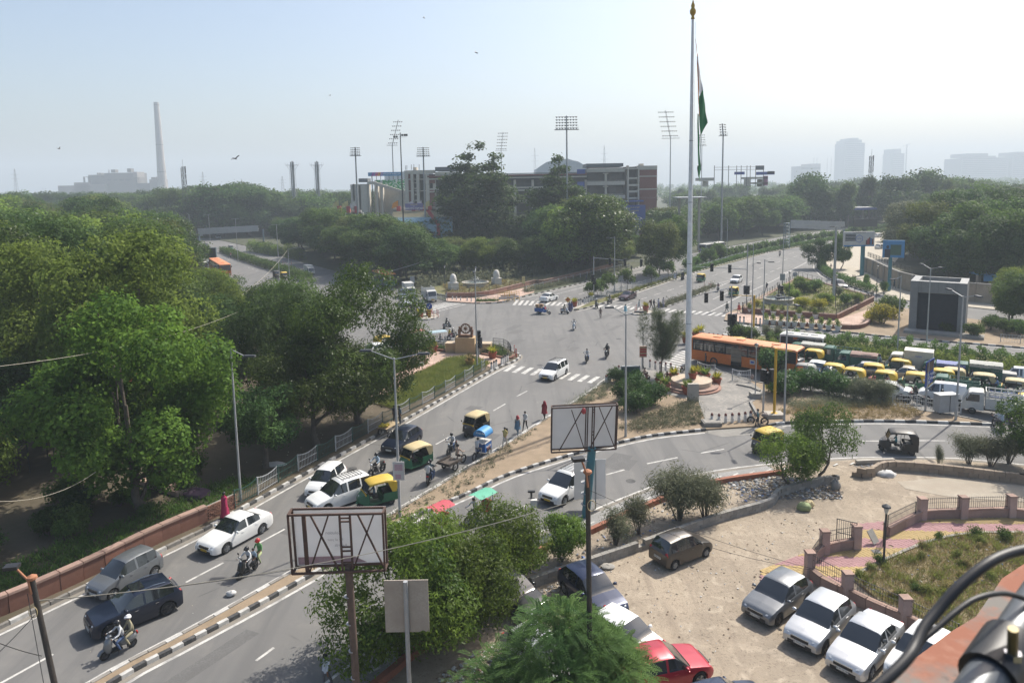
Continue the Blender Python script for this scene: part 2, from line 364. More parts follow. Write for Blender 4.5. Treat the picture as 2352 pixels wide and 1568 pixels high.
m_cap=M('sandstone_cap',(.39,.26,.205),.85,c2=(.29,.18,.14),sc=2,bump=.2,rnd=.4)
mC=M('concrete',(.34,.32,.285),.9,c2=(.24,.225,.20),sc=1.2,bump=.25,rnd=.35)
m_concl=M('pale_concrete',(.42,.385,.33),.9,c2=(.32,.29,.25),sc=.7,bump=.15)
def m_pavers(name,c1,c2,c3,sc,bw=.5,rh=.25,rot=0,off=.5):
 m,nt,b,o=newmat(name);p=pos(nt)
 mp=nd(nt,'ShaderNodeMapping',{'Vector':p,'Rotation':(0,0,R(rot))})
 br=nd(nt,'ShaderNodeTexBrick',{'Vector':mp.outputs[0],'Color1':c4(c1),'Color2':c4(c2),'Mortar':c4(c3),'Scale':sc,'Mortar Size':.014,'Bias':0,'Brick Width':bw,'Row Height':rh});br.offset=off
 col=mx_(nt,rp_(nt,noise(nt,p,.5,5),.4,.7),br.outputs[0],tuple(x*.8 for x in c2))
 nt.links.new(col,b.inputs['Base Color']);b.inputs['Roughness'].default_value=.88
 bn=nd(nt,'ShaderNodeBump',{'Height':br.outputs[1],'Strength':.3,'Distance':-.02});nt.links.new(bn.outputs[0],b.inputs['Normal'])
 return m
m_plaza=m_pavers('plaza_setts',(.30,.275,.24),(.20,.19,.175),(.15,.14,.125),2.2,.5,.5,30)
m_pathp=m_pavers('pink_paving',(.50,.36,.29),(.43,.30,.235),(.30,.21,.17),1.0,.9,.6,25)
m_grayp=m_pavers('grey_paving',(.31,.30,.285),(.25,.245,.235),(.17,.165,.16),2.4,.5,.25,35)
def sheet(name,pts,z,mat,kind='structure',h=None,parent=None):
 b=MB()
 if h:b.prism(v2(*pts),z-h,z,bottom=False)
 else:b.add([(p[0],p[1],z) for p in pts],[tuple(range(len(pts)))])
 o=b.bd(name,mat,parent,fix=False)
 a=sum(pts[i][0]*pts[(i+1)%len(pts)][1]-pts[(i+1)%len(pts)][0]*pts[i][1] for i in range(len(pts)))
 if not h and a<0:o.data.flip_normals()
 if kind and not parent:o['kind']=kind
 return o
sheet('ground',[(-3500,-80),(3500,-80),(3500,4500),(-3500,4500)],-.12,M('far_ground',(.06,.065,.03),.95,c2=(.11,.09,.055),sc=.02))
road=sheet('road',[(-60,2),(62,2),(110,40),(130,66),(75,110),(75,170),(140,262),(215,330),(200,350),(100,262),(20,170),(-5,135),(-60,225),(-108,300),(-140,300),(-110,230),(-60,150),(-30,105),(-45,60),(-50,20)],0,m_asph)
KL={}
KL['left']=[(-31,21),(-27.5,27)]+v2(W(0,3,0,1110),W(0,3,740,760),W(0,3,1700,300),W(1,2,200,1470),W(1,2,1230,910),W(1,2,1960,500))+v2(WK('D',1740,1090),WK('D',1815,1035),WK('D',1805,1000),WK('D',1725,965))
KL['left_slip']=v2(WK('D',1725,965),WK('D',1460,870),WK('D',920,880),WK('D',590,925),WK('D',545,965),WK('D',240,1055),WK('D',0,1130))+[(-36,103),(-58,140),(-82,178),(-120,252)]
KL['med_l']=[(-22,20.5)]+v2(W(0,3,800,1568),W(0,3,1500,1190),W(0,3,2141,830))+[(-9.9,39.2)]+v2(W(1,2,1350,1568),W(1,2,2141,1080),W(2,2,330,870),W(2,2,520,760),W(2,2,800,570))
KL['med_r']=[(-21,20.6)]+v2(W(0,3,950,1568),W(0,3,1500,1270),W(0,3,2141,930))+[(-10.3,36.6)]+v2(W(1,3,1150,265),W(1,3,1750,0),W(2,2,0,1350),W(2,2,600,1165),W(2,2,950,1080),W(2,2,1200,1030),W(2,2,1620,985))
KL['med_r2']=v2(W(3,2,0,950),W(3,2,120,930),W(3,2,400,920),W(3,2,1000,912),W(3,2,1870,940))
KL['jam_near']=v2(W(2,2,1420,515),W(2,2,1690,480),W(2,2,2000,580),W(3,2,1050,790),W(3,2,1600,880),W(3,2,1870,940))
KL['hedge_n']=v2(W(2,2,1600,245),W(2,2,1760,275),W(3,2,450,400),W(3,2,1000,450),W(3,2,1870,540))+[(75,58)]
KL['hedge_f']=v2(W(2,2,1620,200),W(2,2,1850,200),W(3,2,180,205),W(3,2,1000,262),W(3,2,2100,375))+[(86,62)]
KL['far_r']=v2(WK('E3',460,640),WK('E3',600,660),WK('E3',920,700),W(3,2,0,120),W(3,2,560,160),W(3,2,1100,215),W(3,2,2141,300))+[(90,65.5)]
KL['top_l']=v2(WK('E1',1400,605),WK('E1',1790,595),WK('E1',2100,515),W(2,1,50,1330),W(2,1,700,1175),W(2,1,1180,1040))
KL['tmed_r']=v2(W(2,1,560,1440),W(2,1,830,1370),W(2,1,1600,1110),W(2,1,2294,920),W(3,1,650,800))+[(155,282)]
KL['tmed2']=v2(WK('E2',1900,500),W(2,1,1600,1330),W(2,1,1830,1230))
KL['slip_o']=[(150,285),(117.3,239.3),(99,212.8)]+v2(WK('E6',1700,560),WK('E6',1660,640),WK('E6',1700,700),W(3,1,560,1160),W(3,1,900,1280),W(3,1,1190,1345))+[(74,108),(100,92),(160,60)]
KL['r2_near']=[(-19,10),(-13,19)]+v2(W(1,3,700,1568),W(2,3,0,460),W(2,3,400,290),W(2,3,1000,30),W(2,2,1500,1385),W(2,2,2141,1290),W(3,2,700,1235),W(3,2,1500,1235),W(3,2,2141,1290))+[(58,40)]
LEFT_IS=KL['left']+KL['left_slip'][1:]+[(-170,350),(-400,350),(-330,20),(-60,10),(-40,12)]
sheet('park_ground',LEFT_IS,.13,m_soil,h=.3)
MED=KL['med_l']+KL['jam_near']+KL['med_r2'][::-1]+KL['med_r'][::-1]
sheet('median_strip',MED,.13,m_verge,h=.3)
sheet('hedge_strip',KL['hedge_n']+KL['hedge_f'][::-1],.13,m_turf,h=.3)
GARDEN=KL['far_r']+[(95,70),(74,90),(64,104),(60.5,114),(61.5,128),(61.5,143),(60,148)]+v2(W(3,1,0,1275),WK('E3',480,560))
sheet('corner_ground',GARDEN,.13,m_verge,h=.3)
m_beige=M('beige_pavement',(.44,.39,.31),.9,c2=(.37,.325,.255),sc=.6,bump=.1)
sheet('right_pavement',KL['slip_o']+[(230,60),(330,250),(230,340),(190,330)],.13,m_beige,h=.3)
sheet('woodland_ground',[(122,228),(99,180),(78,147),(75.5,126),(80,112),(104,98),(200,62),(320,250),(230,335)],.17,M('wood_floor',(.06,.062,.03),.95,c2=(.1,.085,.05),sc=.3))
TOPL=KL['top_l']+[(50,200),(100,258),(140,297),(190,345),(240,700),(-420,800),(-200,390),(-144,323),(-88.7,244.7),(-59,197),(-20,137),(-12,125)]+v2(WK('E1',1000,575))
m_wood=M('undergrowth',(.045,.055,.022),.95,c2=(.075,.07,.035),sc=.3,bump=.5,bsc=3)
sheet('stadium_ground',TOPL,.13,m_wood,h=.3)
tm=[Vector((p[0],p[1],0)) for p in KL['tmed_r']]
TM=[(p.x-1.9,p.y+1.5) for p in tm[1:]]
sheet('road_median',KL['tmed_r']+TM[::-1],.13,m_turf,h=.3)
t2=KL['tmed2'];TM2=t2+[(t2[2][0]-.6,t2[2][1]+1.2),(t2[1][0]-1.5,t2[1][1]+.8),(t2[0][0]-1.5,t2[0][1]+.6)]
sheet('road_median',TM2,.13,m_turf,h=.3)
LOT=KL['r2_near']+[(80,30),(80,-6),(-20,-6)]
sheet('lot_ground',LOT,.06,m_dirt,h=.2)
ISL=v2(WK('E1',440,800),WK('E1',480,855),WK('E1',620,868),WK('E1',800,838),WK('E1',850,800),WK('E1',800,775),WK('E1',640,775))+[(-19,107.5)]
sheet('refuge_island',ISL,.12,m_concl,h=.2)
ISL2=v2(WK('E2',640,530),WK('E2',740,515),WK('E2',890,450),WK('E2',760,450),WK('E2',640,500))
sheet('refuge_island',ISL2,.12,m_concl,h=.2)
def ring(c,rx,ry,n=20,rot=0):return[(c[0]+rx*math.cos(t)*math.cos(rot)-ry*math.sin(t)*math.sin(rot),c[1]+rx*math.cos(t)*math.sin(rot)+ry*math.sin(t)*math.cos(rot)) for t in[i*2*math.pi/n for i in range(n)]]
rc=WK('E2',1590,575);sheet('refuge_island',ring(rc,2.3,1.3,20,.7),.12,m_concl,h=.2)
STONE={}
def kerb(line,step,mats,w=.24,h=.19,z=0,name='kerb',zt=None):
 pts=sp_(line,step);root=E_(name,(pts[0].x,pts[0].y,0));root['kind']='structure'
 key=(step,w,h)
 if key not in STONE:
  b=MB();L=step*.965
  b.box((0,0,h/2-.04),(L,w,h+.08),ty=.86,tx=.985);STONE[key]=b.mesh('kerb_stone')
 for i in range(len(pts)-1):
  a,c=pts[i],pts[i+1];d=c-a
  if d.length<step*.3:continue
  o=I_('kerb_stone',STONE[key],mats[i%len(mats)],root,((a.x+c.x)/2-pts[0].x,(a.y+c.y)/2-pts[0].y,z+random.uniform(-.012,.012)),math.atan2(d.y,d.x)+random.uniform(-.02,.02),(d.length/step,1,1))
 return root
BW=[m_kb,m_kw]
kerb(KL['left'][:5],.9,[m_kg,m_kg,m_kw,m_kg]);kerb(KL['left'][4:],.62,BW)
kerb(KL['med_r'],.55,BW);kerb(KL['med_l'],.8,[m_kg,m_kg,m_kw],h=.17);kerb(KL['med_r2'],.85,BW)
kerb(KL['top_l'],1.0,BW);kerb(KL['tmed_r'],1.0,BW);kerb(KL['tmed2'],1.0,[m_kg,m_kw])
kerb(KL['far_r'],.8,BW);kerb(KL['slip_o'][:9],1.0,BW);kerb(KL['left_slip'][:7],.8,[m_kg]);kerb(KL['hedge_n'],.8,BW);kerb(KL['jam_near'],.8,[m_kg])
kerb(KL['hedge_f'],.8,BW)
kerb(ISL,.6,[m_kg,m_kw],name='kerb');kerb([*ring(rc,2.4,1.4,20,.7),ring(rc,2.4,1.4,20,.7)[0]],.6,[m_kw,m_kg])
def stripe(name,a,b,w,z=.004,w2=None):
 a=Vector((a[0],a[1],0));b=Vector((b[0],b[1],0));d=(b-a).normalized();n=Vector((-d.y,d.x,0))*w/2
 q=[a-n,b-n,b+n,a+n];MB().add([(p.x,p.y,z) for p in q],[(0,1,2,3)]).bd(name,m_white,road)
def line(pts,w,name='edge_line',z=.004):
 ps=sp_(pts,1.5);b=MB();vs=[]
 for i,p in enumerate(ps):
  d=(ps[min(i+1,len(ps)-1)]-ps[max(i-1,0)]).normalized();n=Vector((-d.y,d.x,0))*w/2
  vs+=[(p.x-n.x,p.y-n.y,z),(p.x+n.x,p.y+n.y,z)]
 b.add(vs,[(2*i,2*i+2,2*i+3,2*i+1) for i in range(len(ps)-1)]);o=b.bd(name,m_white,road);o.data.flip_normals() if o.data.polygons[0].normal.z<0 else None
def offs(pts,d):
 pts=[Vector((p[0],p[1],0)) for p in pts];out=[]
 for i,p in enumerate(pts):
  t=(pts[min(i+1,len(pts)-1)]-pts[max(i-1,0)]).normalized();out.append((p.x+t.y*d,p.y-t.x*d))
 return out
line(offs(KL['left'][:-3],.55),.17);line(offs(KL['med_l'],-.35),.15);line(offs(KL['med_r'],.5),.17);line(offs(KL['med_r2'],.5),.15)
line(offs(KL['r2_near'],-.5),.15);line(offs(KL['top_l'][2:],.6),.16);line(offs(KL['tmed_r'],.55),.16);line(offs(KL['far_r'],.5),.15)
line(offs(KL['hedge_f'][2:],-.5),.14);line(offs(KL['slip_o'][1:9],.55),.16)
line(v2(WK('E2',130,400),WK('E2',900,200),WK('E2',1620,0)),.15,'lane_line')
line(v2(WK('E3',290,520),WK('E3',700,310),WK('E3',1080,130),WK('E3',1320,0)),.18,'lane_line')
line(v2(WK('E6',1230,740),WK('E6',1500,610),WK('E6',1760,460),WK('E6',1980,385)),.18,'lane_line')
line(v2(WK('E5',700,570),WK('E5',1000,660),WK('E5',1640,905)),.2,'lane_line');line(v2(WK('E5',1040,670),WK('E5',1780,915)),.2,'lane_line')
def dash(L,w=.14):
 for a,b in L:stripe('lane_dash',a,b,w)
dash([(W(0,3,0,1570),W(0,3,445,1325)),(W(0,3,1555,725),W(0,3,1870,560)),(W(1,3,0,410),W(1,3,240,280)),(W(1,2,1505,1100),W(1,2,1640,1025)),(W(1,2,1985,820),W(1,2,2085,762)),(W(2,2,40,700),W(2,2,125,655)),(W(1,3,900,40),W(1,3,1060,-30))])
dash([(W(1,3,0,1380),W(1,3,150,1270)),(W(1,3,2020,190),W(1,3,2141,135)),(W(2,3,0,130),W(2,3,130,75)),(W(2,2,785,1355),W(2,2,940,1312)),(W(2,2,1130,1262),W(2,2,1385,1210)),(W(2,2,1580,1173),W(2,2,1775,1140)),(W(3,2,788,1072),W(3,2,940,1072)),(W(3,2,1250,1069),W(3,2,1490,1070)),(W(3,2,1780,1071),W(3,2,1990,1073))])
for k,L in{'E2':[(520,383,615,357),(720,328,800,305),(1370,468,1440,438),(1560,392,1640,368),(1735,335,1830,307),(1910,280,2000,252),(2080,222,2160,197)],'E6':[(50,870,130,848),(440,742,500,726),(555,704,610,688),(755,640,810,626),(860,608,890,598),(960,578,1000,567),(1085,545,1130,536),(1340,485,1400,472),(1540,440,1610,428),(1645,447,1690,433),(1385,527,1435,512),(1280,560,1320,547),(1185,590,1230,578),(1510,485,1560,474),(990,662,1045,645),(1195,666,1240,648),(1120,700,1170,682),(920,692,960,680),(1045,735,1090,722),(960,778,1010,758),(870,820,920,800),(780,862,830,842),(445,1020,620,940)],'E5':[(1140,860,1170,868),(1205,885,1235,892),(1270,912,1300,918),(780,712,800,718),(830,730,850,737)]}.items():
 dash([(WK(k,a,b),WK(k,c,d)) for a,b,c,d in L])
for i in range(7):a=1430+i*36;b=745-i*11;dash([(WK('E6',a,b),WK('E6',a+20,b-6))],.12)
m_dust=M('road_dust',(.24,.215,.18),.95,c2=(.17,.16,.145),sc=.7)
def dustline(pts,d,w):
 line(offs(pts,d),w,'kerb_dust',.002);bpy.data.objects[[c.name for c in road.children if c.name.startswith('kerb_dust')][-1]].material_slots[0].material=m_dust
for k_,d in(('left',.2),('med_l',-.12),('med_r',.18),('r2_near',-.2),('top_l',.25),('tmed_r',.25)):dustline(KL[k_],d,.42)
m_patch=M('tar_patch',(.115,.112,.108),.9,c2=(.14,.137,.132),sc=1.2)
for i in range(26):
 a=random.choice([(-14,45),(-6,58),(0,66),(4,88),(12,96),(18,104),(-2,100),(30,130),(48,160),(6,48),(22,53),(40,54),(-10,33)]);x,y,w,h,t=a[0]+random.uniform(-4,4),a[1]+random.uniform(-5,5),random.uniform(.3,.8),random.uniform(.5,2.2),1.1+random.uniform(-.1,.1)
 MB().add([(-h,-w,0),(h,-w*.9,0),(h*.95,w,0),(-h,w*.95,0)],[(0,1,2,3)]).bd('road_patch',m_patch,road,loc=(x,y,.00085+i*.0001),rz=t)
for x,y in((-12,50),(3,79),(14,92),(8,47),(38,148),(-4,40)):MB().lathe([(.34,0),(.34,.006),(.3,.008)],n=16).bd('manhole_cover',m_kb,road,loc=(x,y,.002))
def zebra(ab,at,bb,bt,n,w=.5):
 ab,at,bb,bt=[Vector((q[0],q[1],0)) for q in(ab,at,bb,bt)]
 for i in range(n):
  f=i/(n-1);stripe('zebra_stripe',ab.lerp(bb,f),at.lerp(bt,f),w)
zebra(G(1160,852.5),G(1182,838.5),G(1376,882),G(1397,868),11,.52)
zebra(WK('E1',545,690),WK('E1',690,735),WK('E1',960,600),WK('E1',1180,612),10,.42)
line(v2(WK('E1',520,690),WK('E1',975,585)),.2,'stop_line');line(v2(WK('E1',760,742),WK('E1',1270,612)),.2,'stop_line')
zebra(WK('E2',-150,470),WK('E2',-100,405),WK('E2',500,480),WK('E2',560,437),10,.5)
zebra(WK('E2',900,497),WK('E2',980,462),WK('E2',1500,535),WK('E2',1570,497),8,.5)
zebra(WK('E2',1850,560),WK('E2',1940,522),WK('E3',440,580),WK('E3',520,545),10,.5)
zebra(WK('E3',330,855),WK('E3',520,860),WK('E3',660,690),WK('E3',900,720),10,.45)
zebra(W(2,2,1240,440),W(2,2,1420,480),W(2,2,1420,320),W(2,2,1530,350),9,.45)
line(v2(WK('E1',2030,590),WK('E2',620,487)),.14,'stop_line');line(v2(WK('E2',1020,458),WK('E2',1600,494)),.12,'stop_line')
line(v2(WK('E3',230,205),WK('E3',530,130)),.14,'hatching');line(v2(WK('E3',340,232),WK('E3',530,150)),.14,'hatching')
for i in range(5):stripe('hatching',WK('E3',360+i*32,196-i*10),WK('E3',385+i*30,205-i*11),.18)
# ================================================================ vegetation
L_PEEPAL=lm('leaf_peepal',(.036,.074,.011),(.105,.17,.027),trans=.4)
LM=lm('leaf_mango',(.022,.045,.010),(.075,.115,.022),trans=.3,rough=.38)
L_DARK=lm('leaf_dark',(.020,.044,.012),(.06,.10,.026),trans=.28)
L_MID=lm('leaf_mid',(.032,.064,.014),(.09,.14,.032),trans=.32)
L_OLIVE=lm('leaf_olive',(.045,.06,.016),(.11,.13,.036),trans=.3)
LL=lm('leaf_light',(.06,.10,.018),(.15,.20,.04),trans=.4)
L_NEAR=lm('leaf_near',(.03,.062,.012),(.13,.19,.032),trans=.38,rough=.42,sc=.5)
L_FEATH=lm('leaf_feathery',(.028,.066,.018),(.085,.14,.038),trans=.32)
L_NEEDLE=lm('leaf_needle',(.045,.065,.035),(.11,.125,.07),trans=.25)
LH=lm('leaf_hedge',(.03,.065,.012),(.09,.15,.03),trans=.3,sc=1.2)
LY=lm('leaf_yellow',(.16,.17,.02),(.30,.27,.03),trans=.35,sc=1.2)
LD=lm('leaf_dusty',(.07,.085,.05),(.16,.165,.10),trans=.25,sc=1.0)
LG=lm('leaf_glossy',(.018,.05,.012),(.06,.12,.025),trans=.25,rough=.42,sc=1.0)
L_GRASS=lm('grass_blades',(.06,.10,.015),(.15,.17,.04),tint=(.16,.13,.06),trans=.35,sc=.7)
L_DRY=lm('dry_grass',(.15,.13,.05),(.26,.21,.09),tint=(.10,.09,.03),trans=.3,sc=.7)
m_bark=M('bark',(.14,.115,.09),.95,c2=(.075,.06,.048),sc=3,bump=.6,bsc=14)
m_barkl=M('pale_bark',(.30,.26,.21),.95,c2=(.18,.15,.12),sc=3,bump=.5,bsc=14)
def quads_mesh(name,Q):
 n=len(Q);me=bpy.data.meshes.new(name);me.vertices.add(4*n);me.loops.add(4*n);me.polygons.add(n)
 me.vertices.foreach_set('co',Q.reshape(-1).astype(np.float32));me.loops.foreach_set('vertex_index',np.arange(4*n,dtype=np.int32))
 me.polygons.foreach_set('loop_start',np.arange(0,4*n,4,dtype=np.int32));me.polygons.foreach_set('loop_total',np.full(n,4,dtype=np.int32))
 me.materials.append(None);me.update();return me
def nrmz(a):return a/np.maximum(np.linalg.norm(a,axis=1,keepdims=True),1e-9)
def leaf_quads(c,nrm,leaf,asp,droop,rs):
 n=len(c);nrm=nrmz(nrm);t=rs.normal(0,1,(n,3));t[:,2]-=droop;t-=nrm*(t*nrm).sum(1,keepdims=True);t=nrmz(t)
 s=np.cross(nrm,t);L=(leaf*rs.uniform(.6,1.3,n))[:,None];w=L*asp*.5
 return np.stack([c-t*L*.5,c-t*L*.05+s*w,c+t*L*.5,c-t*L*.05-s*w],1)
def crown_q(blobs,n,leaf,asp=.6,per=10,cl=1.6,droop=.4,seed=0,shell=.16,up=.35,zmin=None):
 rs=np.random.default_rng(seed);b=np.array(blobs,float);k=max(1,n//per)
 ar=(b[:,3]*b[:,4]+b[:,3]*b[:,5]+b[:,4]*b[:,5]);idx=rs.choice(len(b),k,p=ar/ar.sum())
 d=nrmz(rs.normal(0,1,(k,3)));rad=1-np.abs(rs.normal(0,shell,k))
 c=b[idx,:3]+d*b[idx,3:6]*rad[:,None]
 d=np.repeat(d,per,0);c=np.repeat(c,per,0)+rs.normal(0,cl*leaf*.5,(k*per,3))
 nn=d+rs.normal(0,.6,d.shape);nn[:,2]+=up
 if zmin is not None:m=c[:,2]>zmin;c,nn=c[m],nn[m]
 return leaf_quads(c,nn,leaf,asp,droop,rs)
def mk_blobs(h,w,th,nb,seed,style='round',flat=.75,br=.36):
 rs=random.Random(seed);cz=(h+th)/2;rz=(h-th)/2;rx=w/2;B=[]
 if style=='layered':
  nl=max(4,int((h-th)/2.0))
  for i in range(nl):
   f=i/(nl-1);z=th+(h-th)*(f*.96+.02);rr=rx*(1.0-.8*f**2.2)*rs.uniform(.8,1.1)
   for j in range(3 if f>.8 else 8):
    a=rs.uniform(0,6.28);d=rr*rs.uniform(.35,.75)
    B.append((d*math.cos(a),d*math.sin(a),z+rs.uniform(-.4,.4),rr*.36,rr*.36,max(.6,rr*.17)))
  return B
 for i in range(nb):
  a=rs.uniform(0,2*math.pi);u=rs.uniform(-1,1);q=math.sqrt(max(0,1-u*u));f=rs.uniform(.5,.78)
  r=rx*br*rs.uniform(.7,1.25)
  if style=='cone':q*=(1-.75*(u*.5+.5))*1.25
  B.append((rx*f*q*math.cos(a),rx*f*q*math.sin(a),cz+rz*u*f*1.05,r,r,r*flat))
 return B
def trunk_mesh(h,th,r,blobs,seed,nlimb=7,bend=.5):
 rs=random.Random(seed);b=MB();top=Vector((rs.uniform(-bend,bend),rs.uniform(-bend,bend),th))
 mid=Vector((top.x*.4+rs.uniform(-.2,.2),top.y*.4,th*.5))
 b.tube([(0,0,-.15),(0,0,.25),mid,top,top+Vector((top.x*.3,top.y*.3,(h-th)*.45))],[r*1.5,r*1.1,r*.9,r*.75,r*.25],8)
 for q in sorted(blobs,key=lambda q:rs.random())[:nlimb]:
  e=Vector(q[:3]);s=top+Vector((0,0,rs.uniform(-.1,.35)*(h-th)*.5));m=s.lerp(e,.5)+Vector((0,0,-.06*(e-s).length))
  b.tube([s,m,e],[r*.45,r*.28,r*.08],5)
  for _ in range(2):
   e2=e+Vector((rs.uniform(-1,1),rs.uniform(-1,1),rs.uniform(0,.8)))*q[3]*.8
   b.tube([m,(m+e2)/2,e2],[r*.2,r*.13,r*.04],4)
 return b.mesh('trunk',1,60)
TG={}
def tree_geo(key,h,w,th,nb,n,leaf,seed,style='round',asp=.6,r=None,flat=.75,br=.36,per=10,droop=.4,shell=.16,cl=1.6,extra=None,nlimb=7):
 B=mk_blobs(h,w,th,nb,seed,style,flat,br)+list(extra or[])
 Q=crown_q(B,n,leaf,asp,per,cl,droop,seed,shell,zmin=th*.5)
 TG[key]=(trunk_mesh(h,th,r or .022*h,B,seed,nlimb),quads_mesh('crown',Q),float(np.percentile(Q[:,0,2],99.7)),w);return TG[key]
def pt(key,loc,mat,label,group=None,s=1.0,sz=None,rz=None,name='tree',bark=None,cat='tree'):
 t,c,h,w=TG[key];o=E_(name,(loc[0],loc[1],loc[2] if len(loc)>2 else .1),random.uniform(0,6.28) if rz is None else rz)
 I_('trunk',t,bark or m_bark,o,scale=(s,s,sz or s));I_('crown',c,mat,o,scale=(s,s,sz or s))
 tag(o,label,cat,group);return o
for i in range(5):tree_geo(f'far{i}',13,[11,9.5,12,8.5,10][i],1.6,20+i,6600,.62,100+i,br=[.36,.40,.34,.42,.38][i],r=.2)
for i in range(5):tree_geo(f'mid{i}',13,[11,9.5,12,8.5,10][i],1.4,24+i,19000,.36,120+i,br=[.34,.38,.32,.4,.36][i],r=.2)
for i in range(3):tree_geo(f'fine{i}',13,[11,10,12][i],1.0,30,36000,.25,150+i,br=[.33,.36,.3][i],r=.2)
tree_geo('fartall',16,7,4,14,5000,.6,131,'cone',br=.42)
tree_geo('semal',24,17,2.5,0,36000,.55,140,'layered',per=14,cl=1.3,r=.45)
tree_geo('semal2',22,14,2.5,0,26000,.55,141,'layered',per=14,cl=1.3,r=.4)
def hero(key,base,top_uv,width,th,nb,n,leaf,seed,mat,label,lean=(0,0),**kw):
 h=zat(*top_uv,base);tree_geo(key,h,width,th,nb,n,leaf,seed,**kw)
 return pt(key,(base[0],base[1],.1),mat,label,rz=0)
b1=W(0,3,1195,140)
hero('peepal',b1,(372,652),13.2,.9,40,54000,.25,7,L_PEEPAL,'large bright green leafy tree by the red wall, nearest on the park side',asp=.8,per=8,r=.34,br=.28,shell=.22,flat=.85)
b2=W(1,2,505,1110);hero('mango1',b2,(735,770),10.5,1.6,26,36000,.24,8,LM,'dense tree with bare lower trunk beside the railing',asp=.4,r=.26,br=.34,droop=1.0)
b3=W(1,2,860,930);hero('mango2',b3,(810,612),14.0,1.0,40,56000,.26,9,LM,'tallest dense dark tree beside the stone-paved park path',asp=.42,r=.34,br=.3,droop=1.0)
hero('mango4',W(1,2,300,870),(680,630),11.5,1.2,28,36000,.26,14,L_DARK,'dense dark tree standing between the two mango trees, farther back',asp=.45,r=.28)
hero('mango5',Vector((-26.5,85,0)),(668,640),12,1.2,26,30000,.28,15,L_MID,'bushy mid green tree behind the dense park trees, nearest the left-hand road',asp=.5,r=.28);hero('mango6',Vector((-34,97,0)),(605,655),11,1.2,24,26000,.3,16,LM,'dark glossy tree beside the left-hand road, left of the bushy one',asp=.5,r=.28)
b4=W(1,2,85,1310);hero('mango3',b4,(610,900),6.4,2.2,15,14000,.24,10,L_DARK,'smaller leaning tree next to the railing, near the white cloth',asp=.5,r=.22,br=.36)
b5=W(0,2,300,1560);hero('left1',b5+Vector((-7,4,0)),(110,800),11.5,.9,24,26000,.28,12,LM,'dark bushy tree in front of the orange canopy',asp=.5,r=.28,br=.34)
hero('left2',Vector((-38,45,0)),(20,905),9.5,.8,20,18000,.28,13,LL,'bright green low tree at the far end of the park wall',asp=.5,r=.25,br=.36)
def env(tab,x):
 for(x0,y0),(x1,y1) in zip(tab,tab[1:]):
  if x0<=x<=x1:return y0+(y1-y0)*(x-x0)/(x1-x0)
 return tab[0][1] if x<tab[0][0] else tab[-1][1]
def proj(p):
 q=M3 .transposed()@(Vector(p)-Vector((0,0,CH)));return CX+CF*q.x/-q.z,CY-CF*q.y/-q.z
NTREE=0
def zone(poly,sp,tab,kinds,mats,labels,group,hmin=5,hmax=17,avoid=(),jit=.35,wfac=1.0,low=.82,tname='tree'):
 global NTREE
 xs=[p[0] for p in poly];ys=[p[1] for p in poly];x=min(xs);cnt=0
 while x<max(xs):
  y=min(ys)
  while y<max(ys):
   px,py=x+random.uniform(-jit,jit)*sp,y+random.uniform(-jit,jit)*sp;y+=sp
   if not in_poly(px,py,poly) or any((px-a[0])**2+(py-a[1])**2<a[2]**2 for a in avoid):continue
   u,v=proj((px,py,0));r=4.5*CF/py
   if u<-r*1.3 or u>2352+r*1.3:continue
   lim=max(env(tab,u+k*r) for k in(-.6,0,.6));hz=zat(u,lim,(px,py))
   if hz<hmin:continue
   h=min(hz*random.uniform(low,1.0),hmax*random.uniform(.85,1.1))
   if h<hmin:continue
   ki=random.choice(kinds) if py>100 else 'fine%d'%random.randrange(3);mi=random.randrange(len(mats));g=TG[ki];s=h/g[2]
   sw=s*wfac*random.uniform(.92,1.2) if s>.6 else s*1.3
   pt(ki,(px,py,.05),mats[mi],labels[mi],group,sw,s,name=tname);cnt+=1
  x+=sp
 NTREE+=cnt;print('zone',group,cnt)
TAB_A=[(-200,440),(0,432),(60,436),(130,470),(200,440),(262,448),(330,486),(400,480),(432,505),(438,618),(520,618),(560,612),(640,662),(660,640),(700,624),(760,615),(850,640),(905,690),(945,760),(960,860),(1000,900)]
hs=[(b.x,b.y,5.5) for b in(b1,b2,b3,b4)]+[(b5 .x-7,b5 .y+4,5),(-38,45,5),(-13,66,6),(-7,72,7),(-9,82,9)]
PA=[(-36,40),(-29,52),(-24,62),(-22,76),(-27,92),(-41,107),(-63,144),(-87,183),(-126,257),(-165,325),(-300,325),(-230,120),(-90,42)]
zone([p for p in PA],8.2,TAB_A,['mid0','mid1','mid2','mid3','mid4'],[L_DARK,L_MID,L_OLIVE,LM,LL,L_DARK],['dark green park tree in the crowded grove left of the roads','mid green park tree in the crowded grove left of the roads','olive brown park tree in the crowded grove left of the roads','glossy deep green park tree in the crowded grove left of the roads','light green park tree in the crowded grove left of the roads','dark green park tree in the crowded grove left of the roads'],'park grove',5,19,hs,low=.74,tname='park_tree')
TAB_B=[(420,432),(445,440),(460,425),(560,412),(600,425),(640,440),(660,500),(700,488),(740,470),(790,478),(830,495),(850,470),(900,492),(905,490),(925,505),(1000,515),(1005,545),(1236,545),(1245,465),(1270,470),(1310,470),(1330,438),(1400,445),(1432,462),(1436,540),(1486,540),(1492,478),(1590,468),(1640,470),(1700,462),(1760,455),(1800,470),(1840,465),(2000,470)]
PB=[(-2,140),(12,152),(26,170),(38,192),(60,222),(46,236),(14,200),(-8,176),(-40,196),(-62,232),(-80,262),(-92,262),(-62,212),(-26,152),(-14,138)]
BL=['dark green tree in the belt before the stadium','mid green tree in the belt before the stadium','glossy deep green tree in the belt before the stadium']
